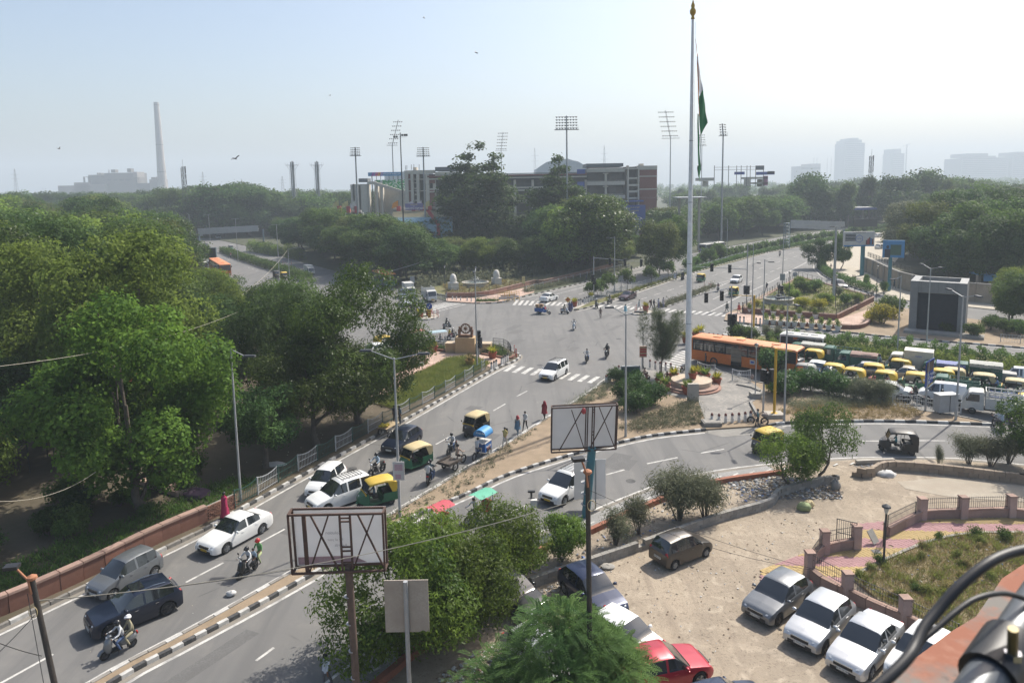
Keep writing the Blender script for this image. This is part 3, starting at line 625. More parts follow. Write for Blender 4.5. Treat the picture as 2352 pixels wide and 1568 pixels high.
AVB=[(-95,252,24),(-2,140,17),(-4,203,7),(14,195,6),(5,178,0)]
zone(PB,7.5,TAB_B,['mid0','mid1','mid2','mid3','mid4'],[L_DARK,L_MID,LM,L_OLIVE,LL],BL+['olive toned tree in the belt before the stadium','light green tree in the belt before the stadium'],'trees before the stadium',5,21,AVB,low=.92,wfac=1.25,tname='belt_tree')
PB2=[(46,236),(14,200),(-8,176),(-40,196),(-62,232),(-80,262),(-150,372),(120,372),(110,300),(60,222)]
zone(PB2,14.0,TAB_B,['mid0','mid2','far1','far2'],[L_DARK,L_MID],['dark tree farther back in the belt near the stands','mid green tree farther back in the belt near the stands'],'trees near the stands',7,22,[(-95,258,30),(0,245,26),(20,250,26),(-35,250,14),(40,250,22),(60,250,16),(-20,205,12)],low=.85,wfac=1.2,tname='belt_tree')
pt('semal',(-9.5,203,.1),L_DARK,'tallest layered tree rising above the stadium roof line',None,2.0,31/TG['semal'][2],bark=m_barkl)
pt('semal2',(12.5,196,.1),L_DARK,'tall tiered tree standing second tallest before the stadium',None,1.65,27/TG['semal2'][2],bark=m_barkl)
pt('mid4',(36.5,159.1,.1),L_MID,'rounded roadside tree with short trunk, right one of the pair in the median',None,.95,1.05,bark=m_barkl)
pt('mid1',(31.7,152,.1),L_OLIVE,'rounded roadside tree with short trunk, left one of the pair in the median',None,.95,1.02,bark=m_barkl)
PG=[(64,224),(84,250),(104,268),(140,303),(190,352),(240,440),(120,440),(88,330),(70,260)]
zone(PG,10.5,[(1400,480),(1590,470),(1640,455),(1700,450),(1800,445),(1850,430),(2000,425)],['mid0','mid2','mid4','far1','far2'],[L_MID,L_DARK],['mid green tree in the grove behind the far median','dark green tree in the grove behind the far median'],'grove behind the far median',6,20,low=.8,wfac=1.2,tname='grove_tree')
TAB_D=[(1900,470),(2030,500),(2045,465),(2080,440),(2110,450),(2150,425),(2240,425),(2300,415),(2352,425),(2500,425)]
PD=[(94,168),(88,150),(82,130),(82,114),(104,98),(150,80),(230,110),(260,260),(175,260),(122,228)]
zone(PD,9.2,TAB_D,['mid0','mid1','mid2','mid3','mid4'],[L_MID,L_OLIVE,L_DARK,LD],['mid green tree in the wooded lot behind the curved wall','olive green tree in the wooded lot behind the curved wall','dark tree in the wooded lot behind the curved wall','dusty grey-green tree in the wooded lot behind the curved wall'],'trees behind the curved wall',5,18,[(76,101,6)],low=.68,tname='woodland_tree')
TAB_E=[(400,440),(560,428),(900,440),(1000,470),(1450,450),(1530,430),(1600,420),(1800,420),(1830,395),(1900,375),(1950,400),(2040,405),(2080,380),(2140,375),(2160,400),(2352,420)]
PE=[(125,300),(200,345),(260,420),(420,420),(360,270),(270,262),(205,270),(175,290)]
zone(PE,17,TAB_E,['far0','far1','far2','far3','fartall'],[L_MID,L_DARK],['hazy mid green tree beyond the right-hand road bend','hazy dark tree beyond the right-hand road bend'],'far trees beyond the bend',7,24,low=.8,tname='distant_tree')
zone([(-128,292),(-90,300),(-70,340),(-110,430),(-300,430),(-190,345)],12,[(300,440),(440,425),(560,412),(640,440)],['mid0','mid2','far1','far2'],[L_DARK,L_MID],['dark tree closing the view behind the left gantry','mid green tree closing the view behind the left gantry'],'trees behind the left gantry',7,22,low=.75,wfac=1.25,tname='grove_tree')
PF=[(-190,400),(-60,390),(10,380),(120,380),(230,440),(300,560),(-420,560)]
zone(PF,34,TAB_E,['far0','far2','far4','fartall'],[L_MID,L_DARK],['hazy mid green tree far beyond the stadium','hazy dark tree far beyond the stadium'],'far trees beyond the stadium',8,20,[(60,400,30)],low=.8,tname='distant_tree',wfac=1.3)
rs=np.random.default_rng(5);Q=[]
for i in range(1500):
 y=380+2000*rs.random()**1.6;x=rs.uniform(-.95,.95)*y
 if y<575 and-420<x<300:continue
 if y<430 and x<420 and x>0:continue
 h=rs.uniform(9,17);w=rs.uniform(9,15)
 B=[(x+rs.normal(0,w*.25),y+rs.normal(0,w*.25),h*rs.uniform(.45,.8),w*.3,w*.3,h*.22) for _ in range(5)]
 Q.append(crown_q(B,120,1.6+y/1500,.8,4,1.0,.2,i,.1))
o=I_('far_woodland',quads_mesh('far_woodland',np.concatenate(Q)),L_MID);o['kind']='stuff'
SG={}
def shrub_geo(key,r,h,n,leaf,asp,seed,nb=8,per=8,droop=.2,up=.4,stems=True,shell=.25):
 rs=random.Random(seed);B=[]
 for i in range(nb):
  a=rs.uniform(0,6.28);d=r*rs.uniform(0,.6);q=r*rs.uniform(.32,.5);B.append((d*math.cos(a),d*math.sin(a),h*rs.uniform(.4,.75),q,q,h*.28))
 SG[key]=(quads_mesh('foliage',crown_q(B,n,leaf,asp,per,1.4,droop,seed,shell,up,.02)),h,r)
 b=MB()
 for q in B:b.tube([(q[0]*.15,q[1]*.15,-.1),(q[0]*.5,q[1]*.5,h*.3),q[:3]],[.03,.02,.01],4)
 SG[key]+=(b.mesh('stem'),)
shrub_geo('gloss',1.6,2.2,5200,.20,.4,1,12,per=12);shrub_geo('gloss2',1.4,1.9,4200,.20,.4,2,10,per=12)
shrub_geo('olean',1.3,1.8,8000,.16,.16,3,12,up=.1,droop=-.8,shell=.4);shrub_geo('olean2',.9,1.7,3200,.16,.16,4,9,up=.1,droop=-.8,shell=.4)
shrub_geo('bush',1.2,1.3,2600,.15,.6,5,10);shrub_geo('bush2',1.0,1.6,2400,.16,.6,6,9);shrub_geo('farbush',1.5,2.0,900,.34,.6,7,9)
shrub_geo('small',.55,.7,900,.10,.5,8,6)
def sB(key,loc,mat,label,s=1,sz=None,group=None,cat='shrub',name='shrub'):
 f,h,r,st=SG[key];o=E_(name,(loc[0],loc[1],.1),random.uniform(0,6.28))
 I_('foliage',f,mat,o,scale=(s,s,sz or s));I_('stem',st,m_bark,o,scale=(s,s,sz or s));return tag(o,label,cat,group)
for i,(x,y,s,k,l) in enumerate([(870,590,.75,'gloss','small round glossy shrub below the green notice board'),(1040,690,1.0,'gloss','glossy shrub between the notice board and the blank hoarding'),(1180,790,1.15,'gloss2','largest glossy shrub on the flag island, beside the dry weeds'),(930,740,1.0,'gloss2','glossy shrub on the flag island nearest the zebra crossing'),(1040,850,1.0,'gloss','glossy shrub just behind the blank hoarding'),(1030,590,.7,'gloss2','low glossy shrub with a pink flower, beside the seated people')]):
 sB(k,W(2,2,x,y),LG,l,s)
for i,(x,y,s,k,m,l) in enumerate([(640,690,1.15,'gloss',LG,'dark glossy shrub by the yellow post'),(820,640,1.2,'gloss2',LG,'dark glossy shrub beside the traffic signal post'),(980,620,1.1,'gloss',LG,'dark glossy shrub in front of the queueing rickshaws'),(1180,640,1.15,'gloss2',LG,'glossy shrub in the middle of the roadside clump'),(1320,700,1.05,'gloss',LG,'glossy shrub beside the grey dusty bushes'),(530,640,.8,'bush',LY,'low yellow-leaved shrub behind the yellow post'),(1480,740,1.2,'olean',LD,'dusty oleander bush on the verge, first after the glossy shrubs'),(1640,740,1.25,'olean',LD,'dusty oleander bush in the middle of the verge'),(1790,740,1.25,'olean',LD,'dusty oleander bush at the railing end of the verge')]):
 sB(k,WK('F',x,y),m,l,s)
sB('bush2',WK('E4',1900,720),L_FEATH,'feathery round bush hiding the rear wheel of the orange bus',1.7,1.9)
for x,y,s,l in[(1360,130,1.5,'leafy green bush at the tip of the hedge median'),(1560,140,1.3,'second leafy green bush at the hedge tip, by the grey poles')]:sB('bush2',WK('E4',x,y+60),LH,l,s)
for x,y,s,l in[(1830,120,1.25,'grey-green speckled bush near the white van roof'),(2010,135,1.2,'grey-green speckled bush behind the white van')]:sB('olean2',WK('E4',x,y+50),LD,l,s)
for c,x,y,k,s,m,l in[(2,860,420,'olean2',1.3,LD,'small oleander bush amid litter, nearest the teal pole'),(2,1060,330,'olean2',1.45,LD,'slim oleander bush beside the big oleander'),(2,1400,210,'olean',1.75,LD,'wide oleander bush above the brown parked hatchback'),(2,1620,190,'olean',1.6,LD,'oleander bush right of the widest one, by the block wall')]:
 sB(k,W(c,3,x,y),m,l,s)
for x,y,k,s,l in[(1680,1270,'olean',1.15,'grey-green bush on the far roadside verge, by the small sapling'),(1860,1290,'olean',1.3,'wide grey-green bush on the far roadside verge'),(2010,1260,'olean',1.2,'grey-green bush beside the dark tree at the picture edge')]:sB(k,W(3,2,x,y),LD,l,s)
sB('olean2',W(3,2,1420,1300),LD,'thin young sapling on the verge',.45,1.0)
tree_geo('strip',4.3,4.6,.9,14,11000,.17,31,asp=.4,r=.09,br=.36,droop=1.0)
pt('strip',W(3,2,190,1470),L_NEAR,'small mango tree at the roadside, lighter left one of two',None,.95)
pt('strip',W(3,2,430,1390),L_MID,'small mango tree at the roadside, right one of two over rubbish',None,1.05,1.2)
tree_geo('edge',5.5,5,1.0,14,9000,.2,32,asp=.45,r=.1);pt('edge',W(3,2,2200,1330),LM,'dark tree cut off by the picture edge beside the slip road')
tree_geo('near1',6.8,9.4,.6,28,46000,.21,33,asp=.36,r=.16,br=.34,droop=1.3,per=12)
tree_geo('near2',6.2,7.2,.4,24,34000,.21,34,asp=.36,r=.13,br=.36,droop=1.3,per=12)
pt('near1',(-1.9,31.8,.06),L_NEAR,'broad mango tree behind the beige sign back',None,.86,.76)
pt('near2',(-5.2,29.0,.06),L_NEAR,'mango tree wrapped round the rusty billboard post',None,1.02,.96)
tree_geo('near3',3.2,3.6,.4,10,9000,.19,35,asp=.4,r=.07);pt('near3',W(2,3,420,560),L_NEAR,'small mango sapling beside the block wall and blue hatchback',None,.8,.85)
pt('near3',W(2,3,30,700),L_NEAR,'low mango growth at the corner of the broken block wall',None,.8,.7)
def frond_tree(key,h,w,th,nb,nf,seed):
 rs=np.random.default_rng(seed);B=np.array(mk_blobs(h,w,th,nb,seed,'round',.6,.36));n=nf
 idx=rs.integers(0,len(B),n);d=nrmz(rs.normal(0,1,(n,3)));d[:,2]=np.abs(d[:,2])*.8+.05;c=B[idx,:3]+d*B[idx,3:6]*rs.uniform(.6,1.05,(n,1))
 ax=nrmz(d*[1,1,.2]+rs.normal(0,.35,(n,3)));Qs=[];L=rs.uniform(.35,.6,(n,1))
 side=nrmz(np.cross(ax,[0,0,1.]))
 for k in range(9):
  f=k/8;p=c+ax*L*f+np.array([0,0,-.28])*L*f*f
  for sg in(-1,1):
   t=nrmz(side*sg+ax*.5);ll=L*.26*(1-.6*abs(f-.4));s=ax*.022
   Qs.append(np.stack([p,p+t*ll*.5+s,p+t*ll,p+t*ll*.5-s],1))
 TG[key]=(trunk_mesh(h,th,.12,[tuple(b) for b in B],seed,9),quads_mesh('crown',np.concatenate(Qs)),h,w)
frond_tree('feather',5.6,6.4,.3,30,5600,36)
pt('feather',(1.55,22.8,.06),L_FEATH,'feathery light green tree nearest the camera, over the parked cars',None,1.0,.98)
def needle_tree(key,h,w,th,seed,n=2300):
 rs=np.random.default_rng(seed);Qs=[];K_=11;an=rs.uniform(0,6.283,K_);tl=rs.uniform(.1,.8,K_);tl[0]=0;hk=rs.uniform(.68,1.0,K_);hk[0]=.97
 k=rs.integers(0,K_,n);u=rs.random(n)**.75;ax=np.stack([np.cos(an)*tl*w*.5,np.sin(an)*tl*w*.5,(h-th)*hk],1)[k];ax[:,:2]*=(.35+.65*np.sin(np.minimum(1,u*1.5)*1.57))[:,None]
 c=ax*np.stack([np.minimum(1,u*2.2),np.minimum(1,u*2.2),u],1)+np.array([0,0,th]);a=rs.uniform(0,6.283,n);q=rs.random(n)**.7*.95*(1-u)**.5;c+=np.stack([np.cos(a)*q,np.sin(a)*q,0*a],1);out=np.stack([np.cos(a),np.sin(a),np.full(n,.9)],1)
 for i in range(9):
  t=nrmz(out+rs.normal(0,.5,(n,3)));ll=rs.uniform(.2,.55,(n,1));s=nrmz(np.cross(t,rs.normal(0,1,(n,3))))*.012;p=c+rs.normal(0,.09,(n,3))
  Qs.append(np.stack([p,p+t*ll*.5+s,p+t*ll,p+t*ll*.5-s],1))
 B=[(float(x[0]),float(x[1]),float(x[2]),.3,.3,.3) for x in c[:40]]
 TG[key]=(trunk_mesh(h,th,.09,B,seed,30,.1),quads_mesh('crown',np.concatenate(Qs)),h,w)
bc=W(2,2,1248,545);needle_tree('casuarina',zat(1525,712,bc),5.3,1.9,41)
pt('casuarina',bc,L_NEEDLE,'feathery dark casuarina tree beside the flagpole',name='casuarina_tree')
def hedge(path,w,h,mat,label,leaf=.13,dens=70,step=.5,name='hedge',lump=.18,group=None,z0=.1):
 ps=sp_(path,step);rs=np.random.default_rng(len(ps));C0=[];N0=[]
 for a,b in zip(ps,ps[1:]):
  d=(b-a);L=d.length;d=d/L;n=np.array([-d.y,d.x,0]);hh=h*(1+lump*rs.normal());ww=w*(1+lump*.5*rs.normal())
  k=int(dens*L*(ww+2*hh)/(leaf/.13)**2);s=rs.random(k);f=rs.random(k)*(ww+2*hh);base=np.array([a.x,a.y,z0])[None]+s[:,None]*np.array([d.x,d.y,0])[None]*L
  off=np.where(f<hh,-ww/2,np.where(f<hh+ww,f-hh-ww/2,ww/2));zz=np.where(f<hh,f,np.where(f<hh+ww,hh,hh-(f-hh-ww)))
  nn=np.where((f<hh)[:,None],-n[None],np.where((f<hh+ww)[:,None],np.array([[0,0,1.]]),n[None]))
  C0 .append(base+off[:,None]*n[None]+np.stack([0*zz,0*zz,zz],1)+rs.normal(0,leaf*.6,(k,3)));N0 .append(nn+rs.normal(0,.6,(k,3)))
 o=I_(name,quads_mesh(name,leaf_quads(np.concatenate(C0),np.concatenate(N0),leaf,.6,.0,rs)),mat);return tag(o,label,'hedge',group)
hn=[Vector((p[0],p[1],0)) for p in KL['hedge_n']];hf=[Vector((p[0],p[1],0)) for p in KL['hedge_f']]
mid=[((a.x+b.x)/2,(a.y+b.y)/2) for a,b in zip(sp_(hn,4)[2:],sp_(hf,4)[2:])]
hedge([(p[0]+.8,p[1]+1.0) for p in mid],2.2,1.15,LH,'broad unclipped green hedge along the median behind the traffic jam',.2,330,lump=.3)
hedge([(p[0]-1.6,p[1]-2.0) for p in mid],1.6,.75,LL,'lower lighter green hedge along the median, nearer the traffic jam',.2,330,lump=.3)
hedge(offs(KL['slip_o'][3:8],-1.0),1.3,1.05,LH,'clipped green hedge curving along the slip road',.22,330)
hedge(offs(KL['tmed_r'][2:],-.9),.9,.8,LH,'low hedge along the far end of the road median',.26,330)
for i,(a,b,c,d,l) in enumerate([(1180,560,1640,640,'long clipped hedge with bright green top by the left-hand road'),(1760,665,1990,700,'shorter clipped hedge with bright green top by the left-hand road')]):
 hedge(v2(WK('E5',a,b+40),WK('E5',(a+c)/2,(b+d)/2+42),WK('E5',c,d+45)),2.0,2.6,LL,l,.35,330)
hedge([(-95,232),(-78,205),(-60,178),(-45,155)],2.0,1.3,LH,'dark hedge down the median of the left-hand road',.3,330)
tp=sp_(KL['tmed_r'],5.5)
for i,p in enumerate(tp[11:]):
 sB('farbush',(p.x-3.2+random.uniform(-.5,.5),p.y+2.8,0),random.choice([LH,L_MID]),'bushy rounded tree shrub in the row along the far median',random.uniform(1.1,1.6),None,'median shrub row')
tree_geo('young',3.6,2.6,1.0,7,1500,.3,51,r=.05)
for k,x,y,s,l in[('E2',870,395,.9,'young tree in a white tub at the tip of the road median'),('E2',965,385,.95,'young tree behind the signal post in the road median'),('E2',1020,350,.9,'second young tree along the fenced median'),('E2',1095,330,1.15,'young tree beside the lamp post in the fenced median'),('E2',1375,275,1.2,'young tree next to the square sign back in the median'),('E2',1685,200,1.1,'round young tree left of the paired median trees'),('E2',1905,130,1.2,'young tree right of the paired median trees'),('E6',395,610,1.2,'young tree in the median near the far sign back'),('E6',505,560,1.3,'last young tree in the fenced median')]:
 pt('young',WK(k,x,y),L_MID,l,None,s)
def cover(name,poly,n,h,w,mat,z=.12,lean=.5,tuft=0,hs=.5):
 x,y=scatter(poly,n);rs=np.random.default_rng(n)
 if name=='weeds':
  k=max(1,n//14);r_=rs.uniform(.5,1.5,k);i=np.repeat(np.arange(k),30);q=np.abs(rs.normal(0,1,len(i)));c=np.stack([x[i]+rs.normal(0,.2,len(i))*r_[i]*h*1.4,y[i]+rs.normal(0,.2,len(i))*r_[i]*h*1.4,z+q*.38*h*r_[i]],1)
  o=I_(name,quads_mesh(name,leaf_quads(c,rs.normal(0,.7,(len(i),3))+[0,0,.5],max(.1,w*5),.4,-.6,rs)),mat);o['kind']='stuff';return o
 if tuft:
  k=max(1,n//tuft);x=np.repeat(x[:k],tuft)+rs.normal(0,.13,k*tuft);y=np.repeat(y[:k],tuft)+rs.normal(0,.13,k*tuft)
 n=len(x);a=rs.uniform(0,6.283,n);hh=h*rs.uniform(1-hs,1+hs,n);b=np.stack([x,y,np.full(n,z)],1);s=np.stack([np.cos(a),np.sin(a),0*a],1)*w
 t=b+np.stack([rs.normal(0,lean,n)*hh,rs.normal(0,lean,n)*hh,hh],1);m=(b+t)/2
 o=I_(name,quads_mesh(name,np.stack([b-s,m+s,t,m-s],1)),mat);o['kind']='stuff';return o
LAWN1=v2(W(1,2,1190,830),W(1,2,1960,440),W(1,2,1800,380),W(1,2,1600,400),W(1,2,1480,470),W(1,2,1230,580),W(1,2,1200,660),W(1,2,950,760))
sheet('lawn',LAWN1,.16,m_turf,h=.1)
cover('grass',LAWN1,26000,.35,.02,L_GRASS,.15)
LAWN2=v2(W(1,2,1000,510),W(1,2,1270,420),W(1,2,1250,390),W(1,2,1000,430));cover('grass',LAWN2,8000,.35,.02,L_GRASS,.13)
md=KL['med_l'][3:7]+KL['med_r'][3:9][::-1]
cover('weeds',KL['med_l'][4:8]+KL['med_r'][4:7][::-1],2600,.38,.02,LD,.13,.6,16)
cover('weeds',KL['med_l'][7:]+v2(W(2,2,830,620),W(2,2,780,720),W(2,2,520,800)),2600,.6,.022,LD,.13,.5,14)
cover('weeds',v2(W(2,2,1180,850),W(2,2,1540,740),W(2,2,1600,900),W(2,2,1580,950),W(2,2,1000,1020),W(2,2,900,980)),7000,.6,.024,LD,.13,.45,9)
cover('weeds',v2(WK('F',570,850),WK('F',1200,770),WK('F',1980,760),WK('F',2300,900),WK('F',1980,950),WK('F',1000,960)),6500,.5,.022,L_DRY,.13,.5,14)
cover('weeds',v2(WK('F',700,760),WK('F',1200,720),WK('F',1900,700),WK('F',1900,800),WK('F',800,850)),7000,.7,.022,LD,.13,.45,8)
cover('grass',[(-29,29.5),(-24.6,36.2),(-20.2,42.8),(-18,47.5),(-20,48.5),(-24,43),(-28,37),(-32,31)],9000,.3,.03,LH,.12,.7,12)
for i in range(30):
 f=i/29;x,y=-30+11*f+random.uniform(-7,-.6),30+17.5*f+random.uniform(-.5,6)
 sB(random.choice(['bush','bush2']),(x,y),random.choice([L_DARK,L_MID,LH]),'low dark undergrowth bush behind the red park wall',random.uniform(.6,1.3),None,'undergrowth behind the park wall')
GP=v2(W(3,3,720,720),W(3,3,920,610),W(3,3,1180,490),W(3,3,1420,405),W(3,3,1720,350),W(3,3,2250,340),W(3,3,2500,900),W(3,3,1900,1500),W(3,3,1140,1060),W(3,3,900,880))
cover('grass',GP,22000,.16,.014,L_DRY,.2,.8);cover('grass',GP,7000,.3,.014,L_GRASS,.2,.6,30)
m_park=M('park_soil',(.30,.24,.15),.95,c2=(.15,.14,.05),sc=.9,lo=.42,hi=.58,bump=.5,bsc=9)
sheet('park_lawn',GP,.2,m_park,h=.2)
GT=v2(WK('E3',800,440),WK('E3',1390,120),WK('E3',2300,400),WK('E3',1860,540));cover('grass',GT,3000,.3,.05,L_GRASS,.3,.5,12)
cover('weeds',v2(WK('E2',0,320),WK('E2',800,150),WK('E2',1300,10),WK('E2',1280,-10),WK('E2',760,120),WK('E2',0,270)),5000,.8,.05,LD,.13,.5,8)
cover('weeds',TM2,3500,.7,.05,LD,.13,.5,8)
cover('weeds',v2(W(2,1,830,1365),W(2,1,1600,1105),W(2,1,1600,1085),W(2,1,860,1335)),3000,.45,.05,L_GRASS,.13,.5,8)
# ================================================================ far buildings
def rect(u0,v0,u1,v1,Y):
 a=P(u0,v1,Y);b=P(u1,v0,Y);return a.x,b.x,a.z,b.z
def fbox(b,u0,v0,u1,v1,Y,dep,mi=0,z0=None):
 x0,x1,za,zb=rect(u0,v0,u1,v1,Y)
 if z0 is not None:za=z0
 b.box(((x0+x1)/2,Y+dep/2,(za+zb)/2),(x1-x0,dep,zb-za),0,mi);return x0,x1,za,zb
def simple(b,name,mats,label=None,cat=None,parent=None,smooth=None,group=None):
 o=b.bd(name,mats,parent,smooth)
 if label:tag(o,label,cat,group)
 return o
m_cbld=M('weathered_concrete',(.30,.27,.24),.9,c2=(.22,.195,.17),sc=.06,bump=0)
m_cdark=M('soot_concrete',(.17,.155,.14),.9,c2=(.11,.10,.09),sc=.08)
m_tower=M('tower_cladding',(.30,.29,.28),.8,c2=(.25,.245,.24),sc=.05)
m_win=glassm('dark_opening',(.03,.033,.036),.35)
def c0(x,y):return C(0,1,x,y)
pst=E_('power_station',(P(220,440,1200).x,1200,0));ox,oy=pst.location.x,1200
def pp(name,rects,mat,dep,Y=1200):
 for(x0,y0,x1,y1) in rects:
  b=MB();a=c0(x0,y0);c=c0(x1,y1);fbox(b,a[0],a[1],c[0],c[1],Y,dep,0,0 if y1>300 else None);b.xf(Matrix.Translation((-ox,-oy,0)));b.bd(name,mat,pst)
pp('low_hall',[(522,318,700,365),(700,305,945,365)],m_cbld,40);pp('boiler_house',[(802,222,946,365),(946,203,1195,365)],m_cdark,44,1205)
pp('upper_gallery',[(1195,196,1226,245),(664,290,802,320),(1345,262,1440,365)],m_cbld,24)
pp('roof_tank',[(995,176,1030,203),(1140,166,1170,200),(1355,244,1388,262),(868,205,876,222),(893,205,901,222)],m_cdark,10)
pp('column',[(1192,245,1196,365),(1205,245,1209,365),(1222,245,1227,365),(748,240,752,290),(790,240,794,290),(1400,240,1402,262),(1412,236,1414,262)],m_cdark,3,1202);pp('conveyor',[(1226,296,1345,303),(745,240,796,246)],m_cdark,3,1202)
pp('window_band',[(i,238,i+30,248) for i in range(820,940,42)]+[(i,262,i+40,276) for i in range(960,1180,56)],m_win,1,1199.2)
tag(pst,'hazy disused power station block with rooftop tanks beside the tall chimney','building')
cx,ct=P(375,437,1200).x,P(363,235,1200)
b=MB();b.lathe([(8.0,0),(7.2,40),(5.6,100),(4.2,ct.z),(3.6,ct.z)],(0,0,0),20);ch=E_('chimney',(cx-.5,1200,0));b.bd('shaft',M('chimney_concrete',(.42,.38,.35),.9,c2=(.33,.30,.28),sc=.05),ch,40)
b=MB();[b.lathe([(r,z),(r+.35,z),(r+.35,z+1),(r,z+1)],(0,0,0),20,cap=False) for r,z in((4.3,ct.z-5),(5.7,95),(6.8,50))];b.bd('walkway_ring',m_cdark,ch);tag(ch,'tall tapering concrete chimney of the power station','chimney')
def far_block(name,rects,Y,dep,mat,label,floors=0,cols=0):
 x0,x1,za,zb=rect(*rects[0],Y);o=E_(name,((x0+x1)/2,Y,0))
 for i,r in enumerate(rects):
  b=MB();a0,a1,z0,z1=fbox(b,*r,Y,dep,0,0 if i==0 else None);b.xf(Matrix.Translation((-o.location.x,-Y,0)));b.bd('block' if i==0 else 'roof_block',mat,o)
  if i==0 and floors:
   for k in range(floors):
    w=MB();z=z0+(z1-z0)*(k+.55)/floors;w.box(((a0+a1)/2-o.location.x,-.15,z),((a1-a0)*.94,.3,(z1-z0)/floors*.45));w.bd('window_band',m_win,o)
 return tag(o,label,'building')
far_block('office_tower',[(1938,328,1987,405),(1944,321,1980,328),(1953,317,1972,322)],2600,80,m_tower,'tall hazy office tower on the horizon',22)
far_block('unfinished_tower',[(2048,352,2078,405),(2052,342,2070,353)],2700,70,m_tower,'slim hazy tower under construction between two cranes',14)
far_block('slab_block',[(2205,362,2318,418),(2222,352,2270,362),(2250,358,2288,363)],2300,90,m_tower,'broad hazy slab building near the picture edge',13)
far_block('slab_block',[(2322,358,2420,418),(2337,348,2400,358)],2300,90,m_tower,'hazy slab building cut by the picture edge',13)
far_block('low_block',[(1838,381,1885,412),(1862,376,1885,382)],2100,70,m_tower,'low hazy building left of the office tower',4)
for u,w,l in[(1868,3,'left'),(1875,3,'second'),(1899,3,'third'),(1908,3,'right')]:
 b=MB();x0,x1,za,zb=rect(u,362,u+3,410,2800);b.lathe([((x1-x0)*.6,0),((x1-x0)*.45,zb)],(x0,2800,0),10);simple(b,'smokestack',m_tower,f'faint distant smokestack behind the low block, {l} of four','smokestack')
def crane(u,vt,vb,ju,jv,label):
 a=P(u,vt,2700);b=MB();b.box((0,0,a.z/2),(3.2,3.2,a.z));c=E_('tower_crane',(a.x,2700,0));b.bd('mast',m_tower,c)
 j=P(ju,jv,2700);b=MB();b.bar((-12*(1 if ju>u else-1),0,a.z-3),(j.x-a.x,0,j.z),1.1);b.bd('jib',m_tower,c);tag(c,label,'crane')
crane(2083,334,405,2092,330,'hazy tower crane with raised jib beside the unfinished tower');crane(2046,350,405,2040,351,'hazy tower crane left of the unfinished tower')
m_steel=M('galvanised_steel',(.36,.37,.38),.5,.5,var=.2,sc=3);mD=M('dark_steel',(.07,.072,.075),.5,.3,var=.3,sc=3);mP=M('pole_grey',(.42,.43,.43),.5,.2,var=.2,sc=2)
def lattice(b,x,y,z0,z1,w0,w1,n,r=.06,mi=0):
 q=lambda f,i:(x+(w0+(w1-w0)*f)*(.5 if i in(1,2) else-.5),y+(w0+(w1-w0)*f)*(.5 if i>1 else-.5),z0+(z1-z0)*f)
 for i in range(4):
  b.bar(q(0,i),q(1,i),r,4,mi)
  for k in range(n):
   b.bar(q(k/n,i),q((k+1)/n,(i+1)%4),r*.6,3,mi);b.bar(q((k+1)/n,i),q((k+1)/n,(i+1)%4),r*.6,3,mi)
def telecom(u,vt,vb,Y,label,s=1):
 a=P(u,vt,Y);o=E_('telecom_mast',(a.x,Y,0));b=MB();lattice(b,0,0,0,a.z,2.2,.9,14,.07);b.bar((0,0,a.z),(0,0,a.z+3),.05);b.bd('lattice',mD,o)
 for k in range(12):
  an=k*2.1;z=a.z-.8-(k//4)*2.6-(k%4)*.35;b=MB();b.box((.95*math.cos(an),.95*math.sin(an),z),(.3,.3,2.0),an);b.bd('antenna',mP if k%3 else mD,o)
 tag(o,label,'mast')
telecom(420,383,452,300,'telecom mast with antennas rising from the trees near the chimney');telecom(2002,358,470,330,'telecom mast with antennas above the petrol station trees')
for u,vt,l in[(33,388,'leftmost'),(250,390,'behind the power station roof'),(465,395,'right of the telecom mast'),(648,405,'beside the twin flues'),(1228,340,'behind the semal tree'),(1388,335,'above the stadium roof')]:
 Y=1300;a=P(u,vt,Y);b=MB();lattice(b,0,0,0,a.z,7,1,8,.25)
 for z in(.72,.84):b.bar((-7,0,a.z*z),(7,0,a.z*z),.25)
 o=b.bd('electricity_pylon',m_steel,loc=(a.x,Y,0));tag(o,f'faint electricity pylon in the haze, {l}','pylon')
for u,l in((670.5,'left'),(727,'right')):
 Y=330;a=P(u,372,Y);o=E_('flue_stack',(a.x,Y,0));b=MB();lattice(b,0,0,0,a.z-1.5,2.6,2.0,10,.05)
 for s in(-1,1):b.bar((s*1.1,0,a.z-4),(s*2.6,0,a.z-1.6),.06)
 b.box((0,0,a.z-1.5),(5.4,3,.12));[b.bar((x,y,a.z-1.5),(x,y,a.z-.4),.04) for x in(-2.7,0,2.7) for y in(-1.5,1.5)];b.bd('lattice',m_steel,o)
 for i in(-1,0,1):b=MB();b.lathe([(.28,0),(.28,a.z+.4*(i==0))],(i*.62,.3*(i==0),0),10);b.bd('flue',m_steel,o,40)
 tag(o,f'steel flue stack with lattice and platform, {l} of the twin','flue stack')
